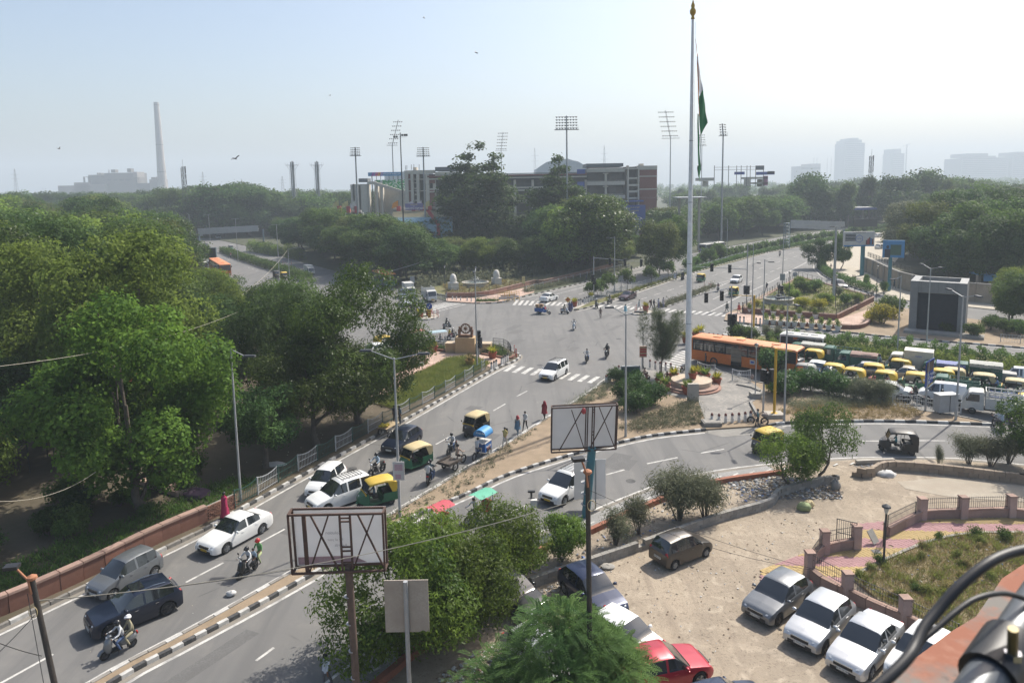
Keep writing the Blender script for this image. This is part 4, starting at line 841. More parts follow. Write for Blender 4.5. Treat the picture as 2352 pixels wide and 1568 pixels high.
 # ================================================================ stadium
mR=M('cream_render',(.60,.55,.46),.85,c2=(.5,.46,.39),sc=.15);m_brick=M('stadium_brick',(.24,.09,.07),.9,c2=(.19,.075,.06),sc=.2)
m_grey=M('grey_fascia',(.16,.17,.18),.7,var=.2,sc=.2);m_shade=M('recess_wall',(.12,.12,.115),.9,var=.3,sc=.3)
m_blue=M('banner_blue',(.05,.10,.36),.5,c2=(.035,.07,.28),sc=.12);m_sky=M('banner_cyan',(.05,.22,.45),.5,var=.1,sc=.2)
SY=245
std=E_('stadium_building',(P(1220,480,SY).x,SY,0));sx=std.location.x
def sp(name,mat,rr,dy=0,dep=14,crop=2,z0=None):
 for(x0,y0,x1,y1) in rr:
  a=C(crop,1,x0,y0);c=C(crop,1,x1,y1);b=MB();fbox(b,a[0],a[1],c[0],c[1],SY+dy,dep,0,z0 if y1>400 and z0 is not None else None);b.xf(Matrix.Translation((-sx,-SY,0)));b.bd(name,mat,std)
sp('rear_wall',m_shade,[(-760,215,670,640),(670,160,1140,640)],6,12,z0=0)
sp('parapet',mR,[(-760,232,670,268),(-760,345,668,382),(-760,465,668,492),(672,165,1010,202),(672,278,1012,318),(672,402,1014,440),(-760,545,1010,575)],0,1.0)
sp('roof_edge',m_brick,[(-760,222,670,232),(672,155,1010,165)],-.3,1.5);sp('roof_slab',m_grey,[(-760,200,670,222),(668,118,998,155)],-.6,13)
sp('floor_slab',mR,[(-760,335,668,345),(-760,455,668,465),(672,270,1010,278),(672,394,1010,402)],.5,11)
sp('column',mR,[(x,268,x+16,640) for x in(-700,-560,-420,-280,-140,20,180,367,510,655)]+[(832,210,850,640)],.8,1.0,z0=0)
sp('bracket',mR,[(818,205,864,216),(818,322,864,333)],.6,1.2)
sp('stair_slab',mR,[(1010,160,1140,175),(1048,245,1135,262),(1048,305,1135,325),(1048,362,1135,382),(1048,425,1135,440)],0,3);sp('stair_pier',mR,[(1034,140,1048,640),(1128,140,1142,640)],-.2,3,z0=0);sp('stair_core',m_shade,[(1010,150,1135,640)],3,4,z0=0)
sp('end_wall',m_brick,[(1142,165,1300,640)],0,14,z0=0);sp('end_band',mR,[(1142,140,1302,178),(1142,230,1302,242),(1142,345,1302,357)],-.25,14.4)
sp('blue_fascia',m_blue,[(915,450,1180,468),(360,478,480,496)],-3,3);sp('blue_board',m_blue,[(582,172,655,214),(586,285,650,330),(600,425,660,450)],-.6,.3);sp('balcony_rail',mR,[(1070,418,1290,422),(1070,430,1290,433)],-2,.1)
sp('stair_pier',mR,[(1345,185,1360,640),(1398,215,1408,640),(1448,215,1460,640),(1530,215,1548,640)],-.2,3,1,0);sp('stair_slab',mR,[(1345,180,1600,215),(1345,258,1548,268),(1405,292,1450,300),(1405,340,1450,350),(1345,362,1548,372),(1405,395,1450,405),(1405,448,1450,458)],0,3,1)
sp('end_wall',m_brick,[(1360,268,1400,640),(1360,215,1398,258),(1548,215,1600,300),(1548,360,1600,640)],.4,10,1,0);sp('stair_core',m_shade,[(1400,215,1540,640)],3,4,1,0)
sp('roof_slab',m_grey,[(1605,150,1830,190)],-.8,13,1);sp('parapet',mR,[(1605,195,1845,232)],-.5,1.2,1);sp('roof_plant',mR,[(1408,155,1438,185)],3,4,1);sp('roof_plant',mR,[(1150,122,1180,150)],3,4)
b=MB();[b.bar(P(*C(1,1,x,180),SY)-Vector((sx,SY,0)),P(*C(1,1,x,y),SY)-Vector((sx,SY,0)),.12) for x,y in((1340,140),(1352,138),(1392,130),(1415,128),(1462,128))];b.bd('roof_antenna',m_steel,std)
sp('bay_door',m_win,[(x,285,x+70,330) for x in(40,120,210,290,400,540)]+[(x,400,x+70,455) for x in(40,120,210,290,400,540)]+[(x,222,x+60,268) for x in(690,765,870,940)]+[(x,335,x+60,392) for x in(690,765,870,940)],5.6,.3)
tag(std,'long multi-storey stadium building with cream bands and brick end blocks','building')
def text(s,size,mat,parent,loc,rot=(math.pi/2,0,0),name='lettering',align='CENTER',ext=.01,sx=1):
 c=bpy.data.curves.new(name,'FONT');c.body=s;c.size=size;c.align_x=align;c.align_y='CENTER';c.extrude=ext
 o=bpy.data.objects.new(name,c);o.location=loc;o.rotation_euler=rot;o.scale=(sx,1,1);me=bpy.data.meshes.new_from_object(o);me.name=name;me.materials.clear();me.materials.append(mat);bpy.data.objects.remove(o);o=bpy.data.objects.new(name,me);o.location=loc;o.rotation_euler=rot;o.scale=(sx,1,1);return link(o,parent)
def mirror_text(*a,**k):
 o=text(*a,**k);o.scale=(-abs(o.scale[0]),1,1);return o
m_ink=M('lettering_white',(.8,.8,.78),.6,var=.05,fine=0);m_inky=M('lettering_yellow',(.75,.6,.12),.6,var=.05,fine=0);m_inkb=M('lettering_dark',(.03,.035,.05),.6,var=.05,fine=0);m_inkr=M('lettering_red',(.5,.05,.05),.6,var=.05,fine=0);m_inkblue=M('lettering_blue',(.05,.12,.45),.6,var=.05,fine=0)
def board(name,u0,v0,u1,v1,Y,mat,label,cat,th=.15,frame=None,post=None):
 x0,x1,za,zb=rect(u0,v0,u1,v1,Y);o=E_(name,((x0+x1)/2,Y,0));w,h=x1-x0,zb-za;zc=(za+zb)/2
 b=MB();b.box((0,0,zc),(w,th,h));b.bd('panel',mat,o)
 if frame:
  b=MB()
  for s in(-1,1):b.box((s*w/2,0,zc),(.12,th+.08,h+.12));b.box((0,0,zc+s*h/2),(w,th+.08,.12))
  b.bd('frame',frame,o)
 if post:
  b=MB();[b.bar((x*w/2,th,0),(x*w/2,th,zb),post) for x in(-.8,.8)];b.bd('post',mD,o)
 if label:tag(o,label,cat)
 return o,w,h,zc,-th/2
o,w,h,zc,yf=board('stadium_banner',*C(2,1,940,492),*C(2,1,1195,712),214,m_blue,'large blue event banner with a white crest, on the stadium forecourt','banner',.3,post=.12)
text('SUBROTO',h*.085,m_ink,o,(w*.17,yf-.05,zc-h*.12));text('CUP',h*.11,m_ink,o,(w*.17,yf-.05,zc-h*.22));text('KOTAK',h*.05,m_inkblue,o,(-w*.25,yf-.09,zc+h*.37));text('VENUE AT DEPT',h*.055,m_inky,o,(w*.13,yf-.05,zc+h*.40));text('AMBEDKAR',h*.06,m_inky,o,(w*.13,yf-.05,zc+h*.27))
b=MB();b.box((-w*.25,yf-.04,zc+h*.37),(w*.2,.04,h*.09));b.bd('logo_plate',m_ink,o)
pts=[(-.15,.12),(0,.17),(.15,.12),(.13,-.1),(0,-.3),(-.13,-.1),(-.15,.12)];b=MB();b.tube([(w*.17+x*w*1.0,yf-.05,zc-h*.12+z*h*.95) for x,z in pts],.1,4);b.bd('crest_outline',m_ink,o)
b=MB();fbox(b,*C(2,1,345,542),*C(2,1,492,578),212,.4,0,0);o=b.bd('name_wall',m_grey);tag(o,'grey name wall with white Hindi lettering below the stadium','sign')
a=P(*C(2,1,435,557),211.7);text('डॉ० अम्बेडकर',2.3,m_ink,o,(a.x,211.75,a.z))
mW=M('whitewash',(.62,.60,.56),.85,c2=(.5,.48,.44),sc=.3);m_ys=M('terrace_yellow',(.5,.44,.3),.85,var=.2,sc=.4);m_bs=M('terrace_blue',(.3,.44,.52),.85,var=.2,sc=.4);m_rs=M('terrace_red',(.45,.07,.07),.8,var=.2,sc=.4)
TY=205;st=E_('open_terrace_stand',(P(970,520,TY).x,TY,0));bx=st.location.x
for i in range(14):
 y0=540+i*10;a=C(1,1,1225,y0);c=C(1,1,1760,y0+9);b=MB();x0,x1,za,zb=rect(*a,*c,TY-i*.9)
 b.box(((x0+x1)/2-bx,-i*.9,zb/2),(x1-x0,.9,zb));b.bd('terrace_step',m_ys if i<6 else m_bs,st)
 b=MB();q=P(*C(1,1,1545+i*7,y0),TY-i*.9);b.box((q.x-bx,-i*.9-.05,q.z/2+.05),(1.0,.92,q.z));b.bd('stair_step',m_rs,st)
b=MB()
for x0,y0,x1,y1 in[(1230,515,1280,545),(1290,512,1335,545),(1495,505,1540,545),(1560,505,1610,545),(1620,508,1700,545),(1230,530,1700,548),(800,560,960,640),(815,538,845,562),(855,540,888,562),(905,540,940,562)]:
 a,c=C(1,1,x0,y0),C(1,1,x1,y1);i0=len(b.v);fbox(b,*a,*c,TY+.9,.6,0,0)
b.xf(Matrix.Translation((-bx,-TY,0)));b.bd('crenellated_wall',mW,st)
tag(st,'white crenellated open stand with yellow and blue terrace steps','stand')
for i,(x,col,l) in enumerate([(745,'y','pale yellow flag at the far left of the white stand'),(828,'y','pale yellow flag over the left part of the white stand'),(900,'w','white flag over the left part of the white stand'),(1277,'o','orange flag left of the welcome banner'),(1410,'w','white flag behind the welcome banner'),(1487,'w','white flag at the banner end of the stand'),(1558,'y','pale flag right of the welcome banner')]):
 a=P(*C(1,1,x,515),TY+.5);t=P(*C(1,1,x,450),TY+.5);o=E_('flag_on_post',(a.x,TY+.5,0));b=MB();b.box((0,0,a.z-.6),(1.0,1.0,1.9));b.bd('plinth',m_rs,o);b=MB();b.bar((0,0,a.z),(0,0,t.z),.06);b.bd('staff',mD,o)
 b=MB();b.add([(0,0,t.z),(-1.7,.2,t.z-.9),(-2.0,-.2,t.z-2.4),(-.9,.1,t.z-2.0),(0,0,t.z-1.8)],[(0,1,2,3,4)]);b.bd('cloth',{'y':M('flag_yellow',(.6,.55,.25),.8),'w':mW,'o':M('flag_orange',(.75,.30,.05),.8)}[col],o);tag(o,l,'flag')
o,w,h,zc,yf=board('welcome_banner',*C(1,1,1338,478),*C(1,1,1494,540),TY-.5,M('banner_violet',(.16,.15,.33),.6,var=.2,sc=.4),'purple welcome banner on top of the white stand','banner',.2)
text('SUBROTO CUP 2023',h*.33,m_ink,o,(0,yf-.05,zc-h*.26),sx=1.0);text('WELCOME',h*.22,m_inky,o,(0,yf-.05,zc+h*.33));text('TO',h*.18,m_ink,o,(0,yf-.05,zc+h*.08))
gs=E_('seating_stand',(P(880,440,262).x,262,0));gx=gs.location.x;m_gseat=M('seat_green',(.03,.30,.09),.6,var=.2,sc=.5);m_wseat=M('seat_white',(.6,.62,.6),.6,var=.1)
rows=11
for i in range(rows):
 f=i/(rows-1);y0=262+f*10;ztop=P(*C(1,1,1200,372-f*92),262).z;a=P(*C(1,1,1330-0*f,0),y0).x;x0=P(*C(1,1,1290-f*240,0),y0).x
 b=MB();b.box(((x0+a)/2-gx,y0-262,ztop/2),(a-x0,1.0,ztop));b.bd('tier',mR,gs)
 n=16
 for k in range(n):
  if random.random()<.1:continue
  b0=x0+(a-x0)*(k+.08)/n;b1=x0+(a-x0)*(k+.95)/n;b=MB();b.box(((b0+b1)/2-gx,y0-262-.2,ztop+.3),(b1-b0,.4,.6));b.bd('seat_row',m_wseat if random.random()<.38 else m_gseat,gs)
for(x0,y0,x1,y1,dy) in[(1000,290,1012,420,-.5),(1080,318,1090,420,-.4),(1125,330,1135,420,-.4),(870,305,880,420,-.5),(925,320,935,420,-.5),(870,305,1000,322,-.5),(850,310,870,420,-.5)]:
 b=MB();fbox(b,*C(1,1,x0,y0),*C(1,1,x1,y1),262+dy,3,0,0);b.xf(Matrix.Translation((-gx,-262,0)));b.bd('side_column',mR,gs)
b=MB();q=[P(*C(1,1,x,y),261.5) for x,y in((1000,283),(1060,283),(1340,372),(1340,395),(1050,310),(1000,310))];b.add([(p.x-gx,-.8,p.z) for p in q]+[(p.x-gx,.4,p.z) for p in q],[(0,1,2,3,4,5),(11,10,9,8,7,6)]+[(i,i+6,(i+1)%6+6,(i+1)%6) for i in range(6)]);b.bd('raking_beam',mR,gs)
b=MB();fbox(b,*C(1,1,920,255),*C(1,1,1000,290),262,6,0);b.xf(Matrix.Translation((-gx,-262,0)));b.bd('box_room',m_grey,gs)
tag(gs,'raked stadium stand with patchy green and white seats','stand')
o,w,h,zc,yf=board('event_banner',*C(1,1,1005,197),*C(1,1,1305,236),272,m_sky,'long blue cricket event banner behind the green seats','banner',.3,post=.1)
text("ICC MEN'S CRICKET WORLD CUP",h*.42,m_ink,o,(w*.16,yf-.06,zc),sx=.8)
for i,(c,x) in enumerate([((.25,.05,.35),-.36),((.5,.06,.2),-.26),((.65,.25,.05),-.18),((.15,.12,.4),-.1)]):b=MB();b.add([(w*(x-.05),yf-.03,zc-h/2),(w*(x+.03),yf-.03,zc-h/2),(w*(x+.07),yf-.03,zc+h/2),(w*(x-.01),yf-.03,zc+h/2)],[(0,1,2,3)]);b.bd('colour_stripe',M(f'stripe{i}',c,.6),o)
b=MB();[b.bar((P(*C(1,1,x,0),272).x-o.location.x,.3,0),(P(*C(1,1,x,0),272).x-o.location.x,.3,zc),.12) for x in range(1030,1300,38)];b.bd('support_post',mD,o)
for u0,u1,vt,vb,Y,l in[(1232,1352,364,400,420,'pale folded stadium roof seen above the building'),(885,1005,392,410,420,'pale curved roof seen behind the event banner')]:
 b=MB();x0,x1,za,zb=rect(u0,vt,u1,vb,Y);n=10;pr=[(x0+(x1-x0)*i/n,za+(zb-za)*math.sin(math.pi*(i+.6)/(n+1.2))**.6*(1+.03*(-1)**i)) for i in range(n+1)]
 b.extr([(x0,0)]+pr+[(x1,0)],Y,Y+40);simple(b,'arena_roof',M('roof_membrane',(.6,.62,.64),.6,var=.1,sc=.1),l,'roof')
rst=E_('rear_stand',(P(1950,430,290).x,290,0));rx=rst.location.x
def rp(name,mat,rr,dep=1):
 for c,x0,y0,x1,y1 in rr:b=MB();fbox(b,*C(c,1,x0,y0),*C(c,1,x1,y1),290,dep);b.xf(Matrix.Translation((-rx,-290,0)));b.bd(name,mat,rst)
rp('frame_post',mD,[(2,x,140,x+7,330) for x in(1810,1938,2010,2050,2102,2132,2180,2250)],.4);rp('railing',m_steel,[(2,1815,152,2180,155),(2,1815,176,2180,179)],.2);rp('blue_board',m_blue,[(2,1995,195,2085,222),(2,2190,195,2294,225),(3,-10,195,60,222)],.5);rp('score_board',m_grey,[(2,2188,140,2260,180),(3,0,190,60,215)],.6)
rp('roof_slab',mR,[(2,1700,248,1810,278),(2,2120,240,2294,262),(2,2200,290,2294,305)],10);rp('pier',mR,[(2,1740,278,1760,330),(2,2120,262,2140,320),(2,2240,262,2262,330)],6);rp('colour_board',M('board_pink',(.5,.2,.3),.6),[(2,2250,232,2294,320)],.4)
tag(rst,'rear stadium stand with rows of frame posts and blue boards','stand')
def floodmast(u,vt,vp,vb,Y,uw,label,rows=5,cols=6,tilt=0,r=.32,round_=False,thin=False):
 base=P(u,vb,Y);t=P(u,vt,Y);p=P(u,vp,Y);o=E_('floodlight_mast',(base.x,Y,0));hw=uw/CF*Y/2
 b=MB();b.tube([(0,0,0),(0,0,p.z)],[r,r*.6],10);b.bd('pole',m_steel,o,40)
 b=MB();dx=tilt*(t.z-p.z);b.bar((0,0,p.z),(dx,0,t.z),r*.6);b.box((0,0,p.z),(hw*2.2,1.6,.12));[b.bar((x,-.8,p.z),(x,-.8,p.z+1.0),.04) for x in(-hw,-hw*.5,0,hw*.5,hw)]
 for k in range(rows):
  f=(k+.6)/rows;z=p.z+(t.z-p.z)*f;b.bar((dx*f-hw,-.1,z),(dx*f+hw,-.1,z),.07)
 b.bd('lamp_rack',m_steel,o)
 for k in range(rows):
  f=(k+.6)/rows;z=p.z+(t.z-p.z)*f
  for j in range(cols):
   x=dx*f-hw+2*hw*(j+.5)/cols;q=min(hw/cols*.62,(t.z-p.z)/rows*.3)
   key=('lamp',round(q,2))
   if key not in STONE:m=MB();m.lathe([(q*.3,-.35),(q*.8,-.1),(q,.12),(q*.9,.13)],(0,0,0),8,axis='y');STONE[key]=m.mesh('lamp',1,40)
   I_('lamp',STONE[key],mD if not round_ else m_steel,o,(x,-.35,z-q*.5))
 tag(o,label,'floodlight')
floodmast(822,338,358,482,200,22,'slim floodlight mast with round lamps, leftmost of the stadium lights');floodmast(905,276,334,445,300,22,'tilted lattice floodlight mast near the green seats',6,5,.28)
floodmast(976,338,359,472,200,28,'floodlight mast in front of the brick stair block');floodmast(1152,303,346,400,420,24,'distant floodlight mast right of the tall layered tree',6,6,.12)
floodmast(1303,266,298,488,190,50,'tallest floodlight mast in front of the stadium, with broad lamp rack',5,8,-.02);floodmast(1539,253,318,436,330,36,'floodlight mast left of the flag, with six lamp rows',6,8,-.2)
floodmast(1611,308,335,420,420,18,'distant floodlight mast just behind the flag',5,5,-.1);floodmast(1658,284,312,470,220,16,'floodlight mast right of the flag, lamps side-on',5,3,-.1)
base=P(926,495,180);t=P(926,305,180);o=E_('high_mast',(base.x,180,0));b=MB();b.tube([(0,0,0),(0,0,t.z)],[.22,.12],8);b.bd('pole',mD,o)
for x in(-1.5,-.9,.5,1.1,1.6):b=MB();b.box((x,-.1,t.z-1.0+.4*(x>0)),(.45,.5,.5));b.bar((0,0,t.z-1.1),(x,0,t.z-1.1),.04);b.bd('lamp',mD,o)
tag(o,'thin dark high mast with few lamps beside the stadium stair block','mast')
# ================================================================ poles, lamps, signals
def sT(base,top,lamps,label,name='street_light',r=.09,mat=None,group=None,lean=False,headm=None):
 z=zat(*top,base);o=E_(name,(base[0],base[1],.05));tx=P(*top,base[1]).x-base[0] if lean else 0
 b=MB();b.tube([(0,0,0),(0,0,.5),(tx*.5,0,z*.5),(tx,0,z)],[r*1.35,r,r*.85,r*.6],8);b.box((0,0,.03),(.4,.4,.08));b.bd('pole',mat or mP,o,50)
 for q in lamps:
  if q=='y+' or q=='y-':e=Vector((0,1.6 if q=='y+' else-1.6,z+.25))
  else:p=P(*q,base[1]);e=Vector((p.x-base[0],0,p.z))
  b=MB();b.tube([(tx,0,z-.1),e],r*.35,6);b.bd('arm',mat or mP,o)
  d=(e-Vector((tx,0,z)));d.z=0;d=d.normalized() if d.length>.01 else Vector((1,0,0))
  b=MB();b.box((e.x+d.x*.3,e.y+d.y*.3,e.z+.02),(.75,.28,.12),math.atan2(d.y,d.x),ty=.8,tx=.9);b.bd('lamp_head',headm or mD,o)
 return tag(o,label,'street light',group)
sT(W(0,2,2015,1585),C(0,2,1925,300),[C(0,2,2050,372)],'single-arm grey lamp post by the park railing end')
sT(W(1,3,1205,190),C(1,2,1150,385),[C(1,2,960,325),C(1,2,1360,352)],'double-arm lamp post rising from the median with a poster board');
sT(W(1,2,1850,470),C(1,1,1966,1100),['y+','y-'],'tall grey lamp post in front of the wheel monument')
sT(W(2,2,950,1048),K('E2',1362,598),[K('E2',1185,512),K('E2',1480,575)],'double-arm lamp post beside the blank hoarding')
sT(G(1801,970),K('E3',1265,440),[K('E3',1205,358),'y-'],'grey lamp post next to the yellow post')
sT(G(2195,966),C(3,1,1775,1312),['y+','y-'],'double-arm lamp post beside the grey roadside cabinet')
sT(W(3,2,1325,285),C(3,1,1476,1060),['y+','y-'],'lamp post in front of the grey tower block')
sT(W(3,2,1080,365),C(3,1,1208,1130),[C(3,1,1145,1162)],'lamp post in the hedge with a small white sign')
sT(WK('E2',1205,290),C(2,1,930,780),[C(2,1,875,790)],'lamp post in the top-road median near the signal post')
sT(W(2,1,1925,985),C(2,1,1932,620),[C(2,1,1900,605)],'lamp post in the median near the parked grey bus')
sT(WK('E3',945,800),K('E6',1080,552),[K('E6',1105,588)],'lamp post in the hedge with dark top');sT(WK('E3',800,945),K('E6',915,602),['y-'],'thin pole with dark top in the hedge beside the bus')
sT(WK('E5',1645,1140),K('E5',1582,190),[K('E5',1500,193),K('E5',1665,187)],'double-arm lamp post on the left-hand road, nearest');sT(WK('E5',990,770),K('E5',942,100),[K('E5',880,103),K('E5',1010,97)],'double-arm lamp post on the left-hand road, second')
sT(WK('E5',555,470),K('E5',515,32),[K('E5',455,38),K('E5',572,28)],'double-arm lamp post on the left-hand road, third');sT(WK('E5',270,760),K('E5',212,30),[K('E5',180,12)],'lamp post at the far left side of the left-hand road')
sT(WK('E5',1800,1095),K('E5',1757,575),[K('E5',1930,545)],'short lamp post with one arm by the left-hand road');sT(W(2,1,2160,1040),C(2,1,2113,840),[],'thin pole in the top-road median');
sT(W(1,1,905,1240),C(1,1,880,1110),[],'short post half hidden in leaves') if 0 else None
big=sT(WK('E3',1830,405),K('E6',1908,165),[K('E6',1870,172),K('E6',1950,180)],'thick grey camera mast in the triangular garden','camera_mast',.26)
sT(WK('E3',1190,195),K('E6',1283,245),[],'thin pole carrying a square sign back by the garden railing')
def orn(base,top,label,name='garden_lamp',mat=None):
 z=zat(*top,base);o=E_(name,(base[0],base[1],.1));b=MB();b.lathe([(.14,0),(.12,.3),(.06,.5),(.045,z-.5),(.05,z-.45)],n=8);b.bd('post',mat or mD,o,50)
 b=MB();b.lathe([(.06,z-.45),(.16,z-.1),(.14,z-.1)],n=8);b.bd('lantern',M('lantern_glass',(.6,.6,.55),.3,var=.05),o);b=MB();b.lathe([(.24,z-.1),(.2,z-.02),(.03,z+.08)],n=8);b.bd('lantern_cap',mD,o);return tag(o,label,'lamp')
orn(WK('E3',1268,500),K('E3',1282,30),'thin black garden lamp behind the right fountain');orn(WK('E3',1850,570),K('E3',1862,70),'thin black garden lamp at the garden corner');orn(W(3,1,966,1395),C(3,1,982,1045),'thin black garden lamp by the garden railing end')
orn(WK('E1',945,430),K('E1',935,20),'thin black lamp beside the left white plinth');orn(W(2,2,1095,480),C(2,2,1100,130),'square-capped lamp beside the casuarina tree');orn(W(3,3,965,605),C(3,3,1020,97),'white-globe lamp post in the fenced park corner')
orn(W(1,2,1148,500),C(1,2,1140,205),'lamp with pale cap over the park path',mat=mP);orn(WK('E4',1648,1085),K('E4',1695,230),'grey post with a small solar panel on the paved plaza',mat=mP)
b=MB();b.box((0,0,.3),(.9,.9,.6));o=b.bd('post_footing',mC,loc=WK('E4',1648,1075));tag(o,'square concrete footing under the grey plaza post','footing')
b=MB();b.box((0,0,.22),(1.5,1.1,.45));b.box((0,0,.46),(1.3,.9,.06));o=b.bd('concrete_block',mC,loc=WK('E4',960,1505));tag(o,'low square concrete pit cover in front of the bollards','concrete block')
yb=WK('E4',1945,1375);m_yel=M('post_yellow',(.62,.36,.02),.5,var=.2,sc=1.5);z=zat(*K('E4',1998,300),yb);o=E_('yellow_post',(yb.x,yb.y,.1));b=MB();b.tube([(0,0,.3),(0,0,z)],.115,10);b.lathe([(.3,.3),(.3,.36)],n=10);b.bar((0,0,z-.1),(1.4,0,z-.3),.05);b.bd('shaft',m_yel,o);b=MB();b.box((0,0,.15),(1.5,1.2,.4));b.bd('footing',m_concl,o);tag(o,'bright yellow steel post on a concrete footing','post')
yb=WK('E3',830,720);b=MB();z=zat(*K('E3',835,318),yb);b.tube([(0,0,0),(0,0,z)],.14,8);b.bar((0,0,z-.1),(-3.0,0,z+.1),.06);o=b.bd('yellow_post',m_yel,loc=yb);tag(o,'slim yellow post with a side arm near the zebra crossing','post')
m_blk=M('signal_black',(.02,.02,.022),.5,var=.2);m_red=M('signal_red',(.55,.02,.02),.4,var=.1)
def sig_mesh():
 b=MB();b.box((0,0,.55),(.36,.26,1.1))
 for i in range(3):b.lathe([(.15,-.13),(.15,-.33)],(0,0,.2+i*.36),8,axis='y',cap=False);b.box((0,-.22,.36+i*.36),(.34,.2,.02))
 return b.mesh('signal_head')
SIGM=sig_mesh()
def signal(base,top,heads,label,arm=None,r=.08,mat=None):
 z=zat(*top,base);o=E_('traffic_signal',(base[0],base[1],.05));b=MB();b.tube([(0,0,0),(0,0,z)],[r*1.2,r],8);b.bd('pole',mat or mP,o,50)
 if arm:e=P(*arm,base[1]);a0=zat(*top,base)-.25;b=MB();b.tube([(0,0,a0),(e.x-base[0],0,e.z)],[r*.7,r*.4],6);b.bd('mast_arm',mat or mP,o)
 for u,v,s,rz in heads:
  p=P(u,v,base[1]);I_('signal_head',SIGM,m_blk,o,(p.x-base[0],-.15,p.z-.55*s),rz,s)
 return tag(o,label,'traffic light')
def hh(k,*L):return[(*K(k,x,y),s,rz) for x,y,s,rz in L]
signal(WK('E2',925,405),C(2,1,731,955),[(*C(2,1,875,1000),1.1,0),(*C(2,1,1010,1008),1.1,0),(*C(2,1,1157,1012),1.1,0)]+hh('E2',(905,110,1.1,.5),(935,150,1.1,-.8)),'traffic signal with a long arm over the left top-road lanes',C(2,1,1165,1003))
signal(WK('E3',738,475),K('E6',857,365),hh('E6',(430,648,1.2,0),(640,662,1.2,0))+hh('E3',(720,250,1.3,.6),(755,250,1.3,-.6)),'traffic signal with a long arm over the right top-road lanes');b=MB();p0=WK('E3',738,475);e0,e1=P(*K('E6',845,672),p0 .y),P(*K('E6',250,640),p0 .y);b.tube([e0-p0,e1-p0],[.07,.04],6);b.bd('mast_arm',mP,bpy.data.objects[[k for k in bpy.data.objects.keys() if k.startswith('traffic_signal')][-1]])
signal(WK('E3',540,900),K('E3',583,200),hh('E3',(15,375,1.15,0),(230,350,1.15,0),(425,325,1.15,0),(525,620,1.3,.6),(590,620,1.3,-.6),(555,640,1.3,2)),'traffic signal with an arm reaching behind the flagpole',K('E3',0,355))
signal(WK('F',435,862),K('F',478,375),hh('F',(425,430,1.0,.7),(475,460,1.0,-.7),(520,430,1.0,2)),'traffic signal cluster on a pole by the shrubs');signal(WK('D',1300,1062),K('D',1312,725),hh('D',(1300,760,1.15,.4),(1320,850,1.15,-.5)),'traffic signal on a post in front of the wheel monument')
signal(WK('E3',1178,480),K('E3',1172,215),hh('E3',(1175,250,1.2,0)),'traffic signal with a red lamp beside the fountain',K('E3',1262,440));signal(W(1,1,1205,1240),C(1,1,1200,1080),[],'cantilever pole behind the leafy tree by the left stop line',C(1,1,1460,1015))
p=PW(2,2,1478,140,70);
# ================================================================ gantries and hoardings
m_gboard=M('gantry_back',(.40,.42,.43),.5,.3,var=.15,sc=.5);m_gpost=M('gantry_post',(.16,.22,.25),.5,.3,var=.2)
def gantry(ubase,ub0,vb0,ub1,vb1,dv,posts,Y,label):
 o=E_('sign_gantry',(P(ubase,vb0,Y).x,Y,0));ox=o.location.x;a,c=P(ub0,vb0,Y),P(ub1,vb1,Y);n=9;h=dv/CF*Y
 for i in range(n):
  f0,f1=i/n,(i+1)/n;x0=a.x+(c.x-a.x)*f0;x1=a.x+(c.x-a.x)*f1;z=a.z+(c.z-a.z)*(f0+f1)/2;b=MB();b.box(((x0+x1)/2-ox,-.1,z-h*.27),((x1-x0)*.995,.15,h*.5));b.box(((x0+x1)/2-ox,-.1,z-h*.79),((x1-x0)*.995,.15,h*.38));b.bd('sign_panel',m_gboard,o)
 b=MB();b.tube([(a.x-ox,.3,a.z-h*.56),(c.x-ox,.3,c.z-h*.56)],.18,8);b.bd('beam',m_gboard,o)
 for u,v,w in posts:
  p=P(u,v,Y);b=MB()
  if w>.5:lattice(b,p.x-ox,.4,0,p.z,w,w,8,.09)
  else:b.tube([(p.x-ox,.3,0),(p.x-ox,.3,p.z)],w,8)
  b.bd('gantry_post',m_gpost,o)
 tag(o,label,'gantry')
gantry(K('E5',870,0)[0],*K('E5',357,250),*K('E5',1304,197),(100/3.92)/1.7415,[(*K('E5',368,300),.28),(*K('E5',1375,262),.28)],250,'grey overhead sign gantry across the left-hand road, seen from behind')
gantry(K('E6',1600,0)[0],*K('E6',1360,85),*K('E6',1995,108),(100/2.94)/1.7415,[(*K('E6',1325,125),1.4),(*K('E6',1995,160),.3)],212,'grey overhead sign gantry across the top-right road, seen from behind')
o,w,h,zc,yf=board('message_screen',*K('E5',385,552),*K('E5',640,718),186,M('screen_black',(.015,.017,.02),.35,var=.2),'black electronic message screen over the left-hand road median','screen',.4,m_gpost,.14)
o,w,h,zc,yf=board('message_screen',*C(3,1,766,615),*C(3,1,980,690),260,MATS['screen_black'],'black electronic screen near the petrol station','screen',.4,None,.14)
o,w,h,zc,yf=board('hoarding',*K('E6',1978,222),*K('E6',2343,400),148,mW,'white and blue advertising hoarding on a teal post','hoarding',.5)
b=MB();b.box((0,yf-.03,zc-h*.455),(w,.04,h*.09));b.bd('blue_band',m_sky,o);[MB().box((-w*.29,yf-.03,zc+h*(.32-i*.1)),(w*.34,.04,h*.06)).bd('text_bar',m_inkb,o) for i in range(5)]
b=MB();b.tube([(math.cos(i*math.pi/3+.52)*h*.26,yf-.03,zc+math.sin(i*math.pi/3+.52)*h*.26+h*.02) for i in range(7)],.05,4);b.bd('hexagon_mark',m_inkblue,o);text('HOTEL',h*.1,m_inkblue,o,(0,yf-.03,zc+h*.02));text('THE GRAND NEW WORLD',h*.07,m_inkb,o,(0,yf-.03,zc+h*.44))
